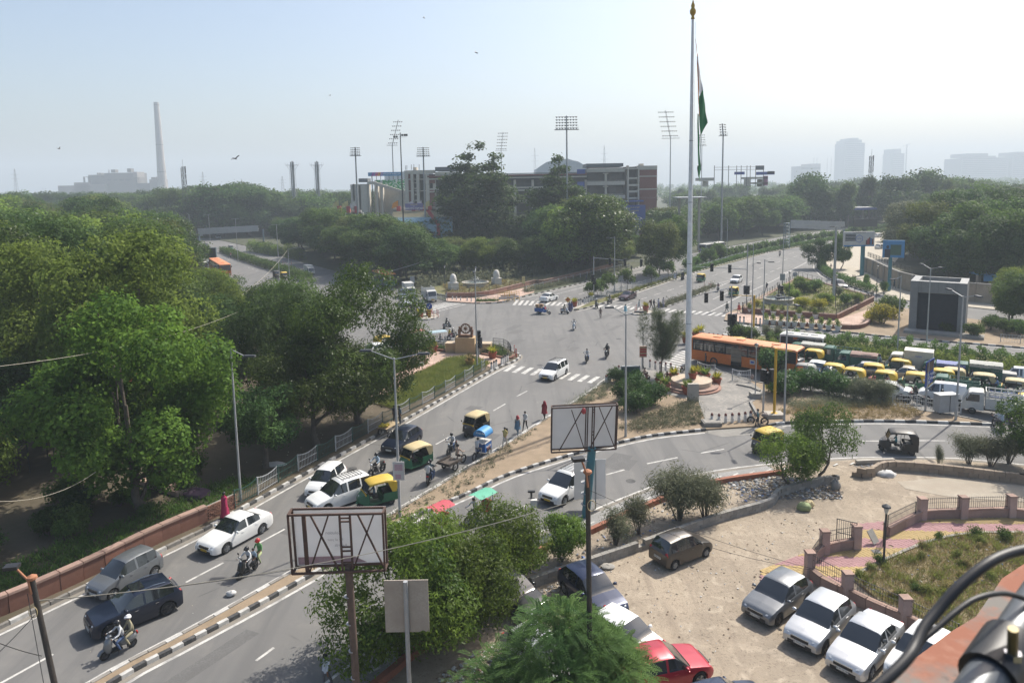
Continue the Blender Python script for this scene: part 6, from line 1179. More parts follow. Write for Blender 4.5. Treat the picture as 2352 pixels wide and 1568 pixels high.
def pot_geo():
 b=MB();b.lathe([(.24,0),(.33,.42),(.38,.45),(.38,.52),(.31,.52),(.28,.4),(.01,.4)],n=14);POT['pot']=b.mesh('pot',1,35)
 for i in range(3):
  rs=np.random.default_rng(60+i);n=90;a=rs.uniform(0,6.28,n);L=rs.uniform(.35,.75,n);c=np.stack([.08*np.cos(a),.08*np.sin(a),np.full(n,.42)],1);s=np.stack([-np.sin(a),np.cos(a),0*a],1)*.035;el=rs.uniform(.5,1.35,n)
  t=c+np.stack([np.cos(a)*np.cos(el)*L,np.sin(a)*np.cos(el)*L,np.sin(el)*L],1);md_=(c+t)/2+np.array([0,0,.08]);POT[f'spiky{i}']=quads_mesh('plant',np.stack([c,md_+s,t,md_-s],1))
 POT['leafy']=quads_mesh('plant',crown_q([(0,0,.75,.32,.32,.35),(.1,.05,1.0,.22,.22,.25)],260,.16,.5,6,1.2,.3,5,.4))
pot_geo();m_terra=M('terracotta',(.30,.075,.035),.75,c2=(.24,.06,.03),sc=4);m_wpot=M('white_pot',(.66,.66,.63),.6,var=.12,sc=4)
def pot(p,mat,plant,leaf,label,s=1.0,group=None,z=.15):
 o=E_('flower_pot',(p[0],p[1],z));o.scale=(s,s,s);I_('pot',POT['pot'],mat,o);
 if plant:I_('plant',POT[plant],leaf,o,(0,0,0),random.uniform(0,6))
 return tag(o,label,'flower pot',group)
for x,y in[(780,555),(950,568),(1075,582),(1190,585),(1395,612),(1605,622)]:pot(WK('E3',x,y),m_wpot,'leafy',LL,'white tub with a leafy plant along the garden wall foot',1.25,'white tubs at the garden wall',.2)
for x,y in[(985,690),(1075,695),(1168,705),(1258,715),(1340,718),(1443,728),(1557,738),(1665,748),(1768,762),(1885,772)]:pot(WK('E3',x,y),m_wpot,'leafy',LL,'white tub with a leafy plant in the kerbside row',1.25,'white tubs along the kerb',.15)
hb=W(3,2,950,95);sB('bush',hb,LY,'mounded yellow-green bush beside the grey tower block',2.0,2.0);sB('bush',W(3,1,1080,1490),L_MID,'mounded dark green bush behind the yellow-green one',2.4,2.2);sB('bush',W(3,2,870,75),LY,'smaller yellow-green bush at the garden end',1.2)
a,c=W(3,2,1172,152),W(3,2,1642,195);d=c-a;wdt=d.length;rz=math.atan2(d.y,d.x);o=E_('vent_tower',(a.x,a.y,.1),rz);zt=zat(*C(3,1,1290,1190),a)+.2;dep=6.0
m_clad=M('grey_cladding',(.22,.222,.22),.6,c2=(.17,.172,.172),sc=.8);m_louv=M('louvre_dark',(.075,.08,.09),.5,.2,var=.2)
for x in(0,wdt):MB().box((x+(.45 if x==0 else-.45),dep/2,zt/2),(.9,dep,zt)).bd('side_wall',m_clad,o)
MB().box((wdt/2,dep-.2,zt/2),(wdt-1.82,.4,zt-.02)).bd('back_wall',m_clad,o);MB().box((wdt/2,.6,zt-.75),(wdt-1.82,1.0,1.5)).bd('parapet_beam',m_clad,o);MB().box((wdt/2,dep/2,zt-1.6),(wdt-1.84,dep-1,.2)).bd('roof_slab',mC,o);MB().box((wdt/2,1.0,zt/2-.8),(wdt-1.84,.1,zt-1.8)).bd('louvre_back',m_blk,o)
n=46;lv=MB().box((0,0,0),(wdt-1.86,.22,.03)).xf(Matrix.Rotation(.5,4,'X')).mesh('louvre_slat')
for i in range(n):I_('louvre_slat',lv,m_louv,o,(wdt/2,.45,.3+(zt-1.95)*i/(n-1)))
for x in np.linspace(.3,wdt-.3,7):MB().box((x,-.012,zt-.72),(.02,.012,1.4)).bd('panel_joint',m_louv,o) if .95<x<wdt-.95 else None
MB().box((wdt/2,dep/2,zt+.05),(.0+wdt+.1,dep+.1,.1)).bd('coping',m_clad,o) if 0 else None
tag(o,'dark grey louvred ventilation tower block beside the road','building')
b=MB();b.box((0,0,.2),(wdt+2.5,2.0,.4));o=b.bd('apron_slab',mC,loc=((a.x+c.x)/2,(a.y+c.y)/2-1.6,.05),rz=rz);tag(o,'low concrete apron in front of the grey tower block','slab')
rL([(60.5,86),(66,82.5),(74,77)],1.0,2.0,.25,mw_,'white kerbside railing right of the grey tower block',.13);
for i,(x,y,s) in enumerate([(1720,215,1.1),(1860,150,1.2),(1990,190,1.2),(2100,200,1.2),(1500,175,.9)]):sB('bush',W(3,2,x,y),L_MID,['round clipped bush right beside the grey tower block','taller clipped bush in the planting right of the tower block','clipped bush in the middle of the planting right of the tower','clipped bush near the picture edge behind the railing','small bush growing against the louvred tower face'][i],s*1.1,s*1.25)
pt('mid3',(69,96,.1),L_MID,'broad green tree right behind the grey tower block',None,.7,.62);pt('mid1',(76,92,.1),L_MID,'green tree farther right of the grey tower block',None,.75,.6)
pt('mid0',(72.5,101,.1),LL,'pale green spreading tree behind the grey tower top',None,.6,.62)
cwp=[(78.5,158),(76.2,147),(73.5,137),(71.8,128),(73,119),(79,111),(100,97)];wR('boundary_wall',cwp,3.1,.3,2.4,M('boundary_plaster',(.36,.30,.23),.9,c2=(.27,.225,.17),sc=.7,bump=.2,rnd=.3),mC,'tall beige curved boundary wall behind the slip road',piece='wall_panel',coping=.15)
for p in sp_(cwp,4.8)[1:9]:b=MB();b.box((0,0,1.6),(.45,.5,3.2));q=b.bd('wall_pier',mC,[k for k in bpy.data.objects if k.name.startswith('boundary_wall')][0],loc=(p.x-cwp[0][0]-.15,p.y-cwp[0][1],0))
rL([(80,158),(77.5,147),(75,137),(73.3,128)],1.0,2.2,.25,mD,'dark railing behind the curved boundary wall',3.1)
for k,x,y,s,sz,l in[('E6',1805,520,.5,1.2,'small clipped cone shrub by the slip-road hedge'),('E6',2250,900,.6,1.4,'clipped square-topped shrub on the beige pavement, left'),]:sB('bush',WK(k,x,y),LH,l,s,sz)
sB('bush',W(3,1,1035,1285),LH,'clipped square-topped shrub on the beige pavement, right',.75,1.5);sB('bush',W(3,1,882,1215),LH,'clipped square-topped shrub by the hoarding post',.7,1.5)
pt('mid2',(70.5,162,.1),L_DARK,'dark spreading tree under the white and blue hoarding',None,.62,.55);pt('mid3',(75,160,.1),L_MID,'green tree just behind the white and blue hoarding',None,.6,.68)
def canopy(r,Y,dep,label,top,fas,name='station_canopy'):
 x0,x1,za,zb=rect(*r,Y);o=E_(name,((x0+x1)/2,Y,0));w=x1-x0;MB().box((0,dep/2,zb),(w,dep,.25)).bd('roof',top,o);MB().box((0,-.1,(za+zb)/2),(w,.2,zb-za)).bd('fascia',fas,o)
 for x in(-.35,.35):MB().box((x*w,dep*.5,zb/2),(.6,.6,zb)).bd('column',m_concl,o)
 tag(o,label,'canopy')
canopy((*C(3,1,690,515),*C(3,1,980,540)),300,16,'white petrol station canopy with a blue fascia',mW,m_blue);canopy((*C(3,1,455,490),*C(3,1,728,525)),318,10,'pale low station building beside the blue canopy',mW,mW,'station_building');canopy((*C(2,1,1490,425),*C(2,1,1750,437)),205,8,'pale shed roof among trees behind the flagpole',m_gboard,m_concl,'shed_roof')
for x0,y0,x1,y1,Y,m,l in[(1930,1120,2100,1175,121,m_sky,'blue tarpaulin roof among the right-hand trees, left'),(2110,1135,2260,1180,120,m_sky,'blue tarpaulin roof among the right-hand trees, right')]:canopy((*C(3,1,x0,y0),*C(3,1,x1,y1)),Y,4,l,m,m,'shed_roof')
m_tent=M('tent_orange',(.62,.17,.05),.7,c2=(.52,.13,.04),sc=.6)
for p0,p1,p2,p3,Y,l in[((70,745),(345,678),(405,705),(190,765),50,'orange canopy roof among the park trees at far left'),((990,545),(1225,468),(1250,500),(1020,590),52,'orange canopy glimpsed through the bright leafy tree')]:
 q=[PW(0,2,*p,Y+(0 if i in(0,3) else 3)) for i,p in enumerate((p0,p1,p2,p3))];c=sum(q,Vector())/4;o=E_('tent',(c.x,c.y,0));b=MB();b.add([p-o.location for p in q]+[p-o.location-Vector((0,0,.15)) for p in q],[(0,1,2,3),(7,6,5,4)]+[(i,4+i,4+(i+1)%4,(i+1)%4) for i in range(4)]);b.bd('roof_cloth',m_tent,o)
 for p in q:b=MB();b.bar(Vector((p.x-c.x,p.y-c.y,0)),p-o.location,.05);b.bd('pole',mD,o)
 tag(o,l,'tent')
pf=v2(W(0,2,1130,1440),W(0,2,1480,1555),W(0,2,1660,1500),W(0,2,1500,1360),W(0,2,1250,1370));b=MB();b.prism(pf,.1,.45);o=b.bd('stone_platform',m_pathp);tag(o,'low paved stone platform under the bright leafy tree','platform')
# ================================================================ vehicles
def interp(tab,x):
 if x<=tab[0][0]:return tab[0][1]
 for(a,b),(c,d) in zip(tab,tab[1:]):
  if a<=x<=c:return b+(d-b)*(x-a)/(c-a)
 return tab[-1][1]
PAINT={}
def paint(name,c,metal=.0,dust=.0):return M('paint_'+name,c,.32,metal,var=.06,sc=1.5,coat=.5,fine=0,dust=dust)
G_=glassm('car_glass');m_tyre=M('tyre_rubber',(.018,.018,.019),.85,var=.3,sc=6);m_rim=M('rim_alloy',(.42,.43,.44),.35,.7,var=.2,sc=6);m_rimd=M('rim_dark',(.10,.10,.105),.4,.6,var=.2);mT=M('black_trim',(.02,.02,.021),.6,var=.3,sc=4);m_hl=M('headlight_lens',(.55,.57,.58),.12,.2,var=.3,sc=9,spec=.8,fine=0);m_tl=M('taillight_lens',(.42,.02,.02),.2,var=.2,sc=6,fine=0);m_plw=M('plate_white',(.66,.66,.62),.6,var=.1);m_ply=M('plate_yellow',(.65,.42,.03),.6,var=.1);m_chrome=M('chrome',(.6,.6,.61),.15,1.0,fine=0)
VG={}
def wheel_geo(r,w,spoked=False,sp=5):
 k=(round(r,3),w,spoked)
 if k in VG:return VG[k]
 b=MB();b.lathe([(r*.62,-w/2),(r*.92,-w/2),(r,-w*.3),(r,w*.3),(r*.92,w/2),(r*.62,w/2)],n=20,axis='y',cap=False);t=b.mesh('tyre',1,40);b=MB()
 if spoked:
  b.lathe([(r*.9,-w*.3),(r*.9,w*.3),(r*.8,w*.3),(r*.8,-w*.3),(r*.9,-w*.3)],n=20,axis='y',cap=False);b.lathe([(r*.12,-w*.7),(r*.12,w*.7)],n=8,axis='y')
  for i in range(10):a=i*math.pi/5;b.bar((0,0,0),(r*.82*math.cos(a),w*.2*(-1)**i,r*.82*math.sin(a)),r*.016,3)
 else:
  b.lathe([(r*.66,-w*.42),(r*.6,-w*.3),(.01,-w*.2)],n=20,axis='y',cap=False);b.lathe([(r*.66,w*.42),(r*.6,w*.3),(.01,w*.2)],n=20,axis='y',cap=False)
  for i in range(sp):
   a=i*2*math.pi/sp
   for s in(-1,1):b.tube([(r*.1*math.cos(a),s*w*.46,r*.1*math.sin(a)),(r*.62*math.cos(a),s*w*.46,r*.62*math.sin(a))],[r*.11,r*.075],4)
 VG[k]=(t,b.mesh('rim',1,40));return VG[k]
def wheel(parent,x,y,r,w,spoked=False,rim=None):
 t,m=wheel_geo(r,w,spoked);o=I_('wheel',t,m_tyre,parent,(x,y,r));I_('rim',m,rim or m_rim,o);return o
CT=dict(hatch=dict(L=3.85,W=1.70,H=1.50,wb=2.45,r=.30,belt=[(-.5,.86),(-.46,.98),(-.2,.95),(.21,.90),(.36,.80),(.46,.70),(.5,.56)],roof=[(-.47,.98),(-.34,1.44),(-.15,1.50),(.03,1.46),(.22,.90)],side=(-.36,.17),bp=(-.06,),rr=-.34,rf=.04,cow=.22,rb=-.47),city=dict(L=3.52,W=1.52,H=1.58,wb=2.36,r=.27,belt=[(-.5,.9),(-.46,1.0),(-.2,.96),(.26,.93),(.4,.80),(.47,.68),(.5,.55)],roof=[(-.475,1.0),(-.38,1.52),(-.12,1.58),(.07,1.53),(.27,.93)],side=(-.40,.22),bp=(-.07,),rr=-.38,rf=.08,cow=.27,rb=-.475),sedan=dict(L=4.35,W=1.71,H=1.49,wb=2.56,r=.30,belt=[(-.5,.80),(-.48,.97),(-.36,1.0),(-.1,.95),(.19,.90),(.36,.80),(.46,.69),(.5,.55)],roof=[(-.37,1.0),(-.20,1.43),(-.08,1.49),(.03,1.45),(.20,.90)],side=(-.27,.16),bp=(-.06,),rr=-.20,rf=.04,cow=.20,rb=-.365),mpv=dict(L=4.35,W=1.73,H=1.68,wb=2.74,r=.31,belt=[(-.5,.92),(-.47,1.05),(-.2,1.0),(.24,.96),(.38,.85),(.47,.72),(.5,.56)],roof=[(-.48,1.05),(-.42,1.60),(-.15,1.68),(.06,1.63),(.25,.96)],side=(-.44,.2),bp=(-.04,-.26),rr=-.42,rf=.07,cow=.25,rb=-.48),suv=dict(L=4.0,W=1.79,H=1.63,wb=2.5,r=.34,belt=[(-.5,.95),(-.46,1.06),(-.2,1.03),(.2,1.0),(.36,.94),(.47,.84),(.5,.62)],roof=[(-.475,1.06),(-.38,1.55),(-.15,1.63),(.02,1.58),(.21,1.0)],side=(-.40,.16),bp=(-.07,),rr=-.38,rf=.03,cow=.21,rb=-.475),van=dict(L=3.7,W=1.5,H=1.8,wb=2.35,r=.27,belt=[(-.5,.95),(-.48,1.02),(.3,1.0),(.42,.92),(.48,.78),(.5,.55)],roof=[(-.49,1.02),(-.465,1.72),(-.2,1.80),(.16,1.76),(.36,1.0)],side=(-.02,.30),bp=(.05,),rr=-.465,rf=.17,cow=.36,rb=-.49))
def car_geo(kind):
 if kind in VG:return VG[kind]
 t=CT[kind];L,Wd,r,wb=t['L'],t['W'],t['r'],t['wb'];ra=r+.07;xs=set(np.round(np.linspace(-.5,.5,27)*L,4));xs|={-.5*L+.04,-.5*L+.13,.5*L-.04,.5*L-.13,.5*L-.26}
 for xw in(wb/2,-wb/2):xs|={xw+ra*f for f in(-1.01,-.999,-.9,-.7,-.4,0,.4,.7,.9,.999,1.01)}
 for f in(t['rr'],t['rf'],t['cow'],t['rb'],*t['side']):xs.add(f*L)
 for f in t['bp']:xs|={f*L-.05,f*L+.05}
 xs=sorted(xs);S=[]
 for x in xs:
  f=x/L;e=max(0,(abs(f)-.40)/.10);w=Wd/2*(1-.035*max(0,abs(f)-.25)/.25-(.10 if f>0 else .06)*e**2.2);be=interp(t['belt'],f);ro=interp(t['roof'],f) if t['roof'][0][0]<=f<=t['roof'][-1][0] else be;h=max(0,ro-be)
  zb=.19+.10*e**2
  for xw in(wb/2,-wb/2):
   if abs(x-xw)<ra:zb=max(zb,r+math.sqrt(ra*ra-(x-xw)**2))
  q=min(1,h/.12);q=q*q*(3-2*q);zm=min(max(zb+.02,.5),be-.1)
  y5,z5=(w*.86)*(1-q)+(w*.955-.03-.24*h)*q,(be+.012)*(1-q)+(be+h*.87)*q;y6,z6=(w*.52)*(1-q)+((w*.955-.03-.24*h)*.84)*q,(be+.03)*(1-q)+(be+h*.965)*q;z7=(be+.04)*(1-q)+(be+h)*q
  S.append([(w*.82,zb),(w*.965,zb),(w,zb+(zm-zb)*.9),(w*.985,be-.07),(w*.95,be),(y5,z5),(y6,z6),(0,z7),h])
 Gp={k:MB() for k in('body','windscreen','rear_window','side_l','side_r')};V=[(x,sg*p[0],p[1]) for x,s in zip(xs,S) for sg in(1,-1) for p in s[:8]]
 for g in Gp.values():g.v=V
 for i in range(len(xs)-1):
  xm=(xs[i]+xs[i+1])/2/L;hm=(S[i][8]+S[i+1][8])/2
  for sg in(0,1):
   for k in range(7):
    a,b_,c,d=i*16+sg*8+k,i*16+sg*8+k+1,(i+1)*16+sg*8+k+1,(i+1)*16+sg*8+k;f=(a,d,c,b_) if sg==0 else(a,b_,c,d);g='body'
    if k==4 and t['side'][0]<xm<t['side'][1] and hm>.16 and not any(abs(xm-p)<.05/L*1.01 for p in t['bp']):g='side_l' if sg==0 else 'side_r'
    if k>=5 and t['rf']<xm<t['cow']-.006:g='windscreen'
    if k>=5 and t['rb']+.006<xm<t['rr']+.001:g='rear_window'
    Gp[g].f.append(f);Gp[g].m.append(0)
 n=len(xs)-1
 for i,rev in((0,True),(n,False)):
  loop=[i*16+k for k in range(8)]+[i*16+8+k for k in range(6,-1,-1)];Gp['body'].f.append(tuple(loop if rev else loop[::-1]));Gp['body'].m.append(0)
 out={}
 for k,g in Gp.items():
  used=sorted({i for f in g.f for i in f});mp={o:j for j,o in enumerate(used)};m=MB();m.v=[V[i] for i in used];m.f=[tuple(mp[i] for i in f) for f in g.f];m.m=[0]*len(m.f);out[k]=m.mesh(k,1,32)
 zf,zr=interp(t['belt'],.46),interp(t['belt'],-.46);w=Wd/2;u=MB();u.box((0,0,.36),(L*.9,Wd*.8,.3));out['underbody']=u.mesh('underbody')
 u=MB();u.sphere((0,0,0),(.25,.15,.075),12,6);out['hl']=u.mesh('headlight',1,60);u=MB();u.sphere((0,0,0),(.09,.12,.17),10,6);out['tl']=u.mesh('taillight',1,60);u=MB();u.sphere((0,0,0),(.075,.12,.075),8,6);u.bar((.02,0,-.03),(.05,-.1,-.07),.02);out['mirror']=u.mesh('mirror',1,60)
 u=MB();u.box((L/2-.05,0,zf*.82),(.12,Wd*.46,.13));u.box((L/2-.06,0,.34),(.14,Wd*.62,.16));[u.box((L/2-.14,s*w*.74,.4),(.14,.2,.12)) for s in(-1,1)];out['grille']=u.mesh('grille');u=MB();u.box((0,0,0),(.02,.5,.12));out['plate']=u.mesh('plate');u=MB();u.box((0,0,0),(.16,.025,.03));out['handle']=u.mesh('handle')
 u=MB();zr_=t['H']+.03;[u.bar((x,-w*.55,zr_+.05),(x,w*.55,zr_+.05),.018) for x in np.linspace(-L*.32,L*.02,8)];[u.bar((-L*.33,s*w*.55,zr_+.04),(L*.03,s*w*.55,zr_+.04),.022) for s in(-1,1)];[u.bar((x,s*w*.55,zr_-.12),(x,s*w*.55,zr_+.05),.018) for s in(-1,1) for x in(-L*.3,-L*.1,0)];out['rack']=u.mesh('roof_rack')
 out['zf'],out['zr']=zf,zr;VG[kind]=out;return out
def cA(kind,pm,loc,rz,label,plate='w',rack=False,rim=None,group=None,detail=True,sc=1.0,cat='car',no=None,trim=None):
 t=CT[kind];g=car_geo(kind);o=E_('car',(loc[0],loc[1],loc[2] if len(loc)>2 else 0),rz);o.scale=(sc,)*3;L,w,wb,r=t['L'],t['W']/2,t['wb'],t['r']
 I_('body',g['body'],pm,o);I_('windscreen',g['windscreen'],G_,o);I_('rear_window',g['rear_window'],G_,o);I_('side_window',g['side_l'],G_,o);I_('side_window',g['side_r'],G_,o);I_('underbody',g['underbody'],mT,o)
 for x in(wb/2,-wb/2):
  for s in(-1,1):wheel(o,x,s*(w-.11),r,.19,rim=rim)
 if detail:
  for s in(-1,1):
   I_('headlight',g['hl'],m_hl,o,(L/2-.27,s*w*.71,g['zf']*.90),s*-.42);I_('taillight',g['tl'],m_tl,o,(-L/2+.10,s*w*.78,g['zr']*.86));I_('mirror',g['mirror'],pm,o,(t['cow']*L-.28,s*(w+.07),interp(t['belt'],t['cow'])+.09),0,(1,s*-1,1))
   for x in(.03,-.2):I_('handle',g['handle'],trim or pm,o,(x*L,s*(w*.985+.012),interp(t['belt'],x)-.14))
  I_('grille',g['grille'],mT,o);pl=m_ply if plate=='y' else m_plw
  for x,z in((L/2+.012,.42),(-L/2-.012,.62)):
   q=I_('number_plate',g['plate'],pl,o,(x,0,z))
   if no:text(no,.1,m_inkb,q,(math.copysign(.013,x),0,0),(math.pi/2,0,math.pi/2 if x>0 else-math.pi/2),ext=.001,sx=.85)
 if kind=='suv':
  for s in(-1,1):MB().tube([(-.33*L,s*w*.62,t['H']-.05),(-.2*L,s*w*.64,t['H']+.03),(-.03*L,s*w*.62,t['H']-.05)],.018,6).bd('roof_rail',m_chrome,o)
  MB().box((-.04*L,0,t['H']-.012),(.55,.8,.02)).bd('sunroof',G_,o)
 if rack:I_('roof_rack',g['rack'],mT,o)
 return tag(o,label,cat,group)
def hg(a,b):return math.atan2(b[1]-a[1],b[0]-a[0])
def car(kind,pm,F,B,side,label,**k):
 h=hg(B,F);t=CT[kind];off=t['W']/2-.05;n=(math.sin(h),-math.cos(h)) if side=='L' else(-math.sin(h),math.cos(h));z=k.pop('z',0)
 return cA(kind,pm,((F[0]+B[0])/2+n[0]*off,(F[1]+B[1])/2+n[1]*off,z),h,label,**k)
p_white=paint('white',(.72,.72,.70));p_silver=paint('silver',(.50,.51,.52),.5);p_grey=paint('grey',(.085,.09,.095),.4);p_steel=paint('steel_grey',(.17,.18,.19),.4);p_navy=paint('navy',(.007,.012,.028),.1);p_blueb=paint('dark_blue',(.012,.022,.06),.3);p_brown=paint('brown',(.05,.042,.036),.3,.04);p_red=paint('red',(.38,.012,.03),.2);p_maroon=paint('maroon',(.05,.015,.022),.3);p_beige=paint('beige',(.42,.37,.28),.2);p_black=paint('black',(.012,.013,.014),.2)
r1=W(1,2,1960,500)-W(1,2,200,1470);r1h=math.atan2(-r1 .y,-r1 .x)
car('city',p_steel,W(0,3,950,868),W(0,3,1295,676),'L','steel grey small hatchback beside the red park wall',no='DL 3C AB 7217')
car('suv',p_navy,W(0,3,940,1190),W(0,3,1400,1003),'L','dark navy compact SUV beside the steel grey hatchback',rim=m_rimd,trim=m_chrome,no='DL 8C BD 4120')
car('sedan',p_white,W(0,3,1918,472),W(1,3,37,328),'L','white taxi sedan alone in the lane, front wheels turned',plate='y',no='DL 1Z C 9057')
car('city',p_white,W(1,2,600,1545),W(1,2,735,1425),'L','white tall hatchback by the kerb, next to the roof-rack van')
car('mpv',p_white,W(1,3,655,130),W(1,3,865,55),'L','white people carrier with a black roof rack, near the yellow rickshaw',rack=True,plate='y')
car('hatch',p_navy,W(1,2,1222,1182),W(1,2,1366,1088),'L','dark blue hatchback passing the hand cart')
car('mpv',p_white,W(2,2,365,567),W(2,2,452,517),'L','white people carrier with roof rack on the zebra crossing',rack=True,plate='y')
car('mpv',p_white,W(2,3,445,78),W(2,2,640,1490),'L','white people carrier on the slip road, half behind the grey sign',plate='y',rack=True)
LZ=.06
car('city',p_brown,W(2,3,1620,517,LZ),W(2,3,1365,622,LZ),'R','dusty brown hatchback parked along the block wall',z=LZ,no='DL 7C J 1206')
h=hg(W(2,3,560,700,LZ),W(2,3,860,960,LZ));c=W(2,3,715,940,LZ);cA('hatch',p_blueb,(c.x-.2,c.y+.5,LZ),h,'dark blue hatchback parked behind the dark lamp pole',no='DL 5C N 7036',sc=1.03)
def lot(kind,pm,fx,fy,bx,by,label,**k):car(kind,pm,W(3,3,fx,fy,LZ),W(3,3,bx,by,LZ),'L',label,z=LZ,**k)
lot('hatch',p_steel,60,1108,345,900,'dark grey hatchback parked first in the row by the curved railing',rim=m_rimd,no='DL 3C CH 4781');lot('hatch',p_silver,452,1340,700,1100,'silver hatchback parked second in the row by the curved railing',no='DL 13 CP 1227',rim=m_rimd,sc=1.02);lot('sedan',p_silver,850,1550,1090,1290,'bright silver sedan parked third in the row by the curved railing',no='DL 3C CE 1606');lot('hatch',p_white,1330,1670,1570,1400,'white hatchback parked last in the row, behind the black cable')
c=W(2,3,960,1290,LZ);cA('hatch',p_white,(c.x,c.y,LZ),h+.25,'white car with only its bonnet out from under the feathery tree')
c=W(2,3,1265,1540,LZ);cA('hatch',p_red,(c.x,c.y,LZ),hg(W(2,3,1150,1540),W(2,3,1500,1450)),'red car parked at the bottom edge beside the feathery tree')
c=W(2,3,1640,1790,LZ);cA('hatch',p_blueb,(c.x+.5,c.y-.6,LZ),hg(W(2,3,1150,1540),W(2,3,1500,1450)),'dark blue car at the bottom edge, only its roof in view');c=W(2,3,130,1330,LZ);cA('hatch',p_silver,(c.x+.6,c.y-.9,LZ),h+.2,'silver car hidden beneath the feathery tree')
c=W(1,3,2060,960,LZ);cA('hatch',p_black,(c.x+.5,c.y+.4,LZ),h+.3,'black car tucked between the mango and feathery trees')
car('sedan',p_white,WK('E2',425,403),WK('E2',330,432),'R','white sedan seen from behind on the far zebra crossing',plate='w');car('sedan',p_maroon,WK('E2',1390,412),WK('E2',1480,382),'L','dark maroon sedan coming down the top road');car('hatch',p_white,WK('E3',640,168),WK('E3',683,148),'L','white hatchback coming down the middle of the top road')
car('mpv',p_grey,WK('E3',1905,250),WK('E3',1790,205),'R','grey people carrier turning through the slip road')
lrd=math.atan2(-.85,.53)
for x,y,k,pm,l in[(500,640,'hatch',p_black,'black hatchback waiting at the left stop line'),(335,640,'sedan',p_silver,'silver sedan behind the scooter at the left stop line'),(300,520,'hatch',p_silver,'pale silver hatchback beside the white box truck')]:q=WK('E1',x-10,y-15);cA(k,pm,q,lrd-.25,l)
q=W(1,2,1030,355);cA('hatch',p_white,(q.x,q.y+.6),hg(W(1,2,1000,370),W(1,2,1090,350)),'white car nosing out from behind the dense tree by the bollards')
for x,y,k,pm,l in[(480,545,'hatch',p_steel,'hazy grey car on the left-hand road near the gantry'),(560,860,'van',p_white,'white van with a blue beacon on the left-hand road'),(745,880,'hatch',p_white,'white hatchback beside the orange bus roof on the left-hand road'),(475,920,'hatch',p_white,'white car beside the maroon bus on the left-hand road'),(680,410,'hatch',p_silver,'hazy silver car under the left gantry'),(400,380,'hatch',p_silver,'hazy pale car beyond the left gantry')]:cA(k,pm,WK('E5',x,y),lrd+(0 if x>500 else math.pi),l)
for x,y,l in[(1010,630,'white car at the petrol station forecourt'),(990,612,'second white car at the petrol station forecourt'),(735,640,'white car glimpsed left of the black screen'),(1015,745,'white car beyond the white hoarding')]:q=PW(3,1,x,y,245 if y<650 else 205);cA('hatch',p_white,(q.x,q.y),.6,l,detail=False)
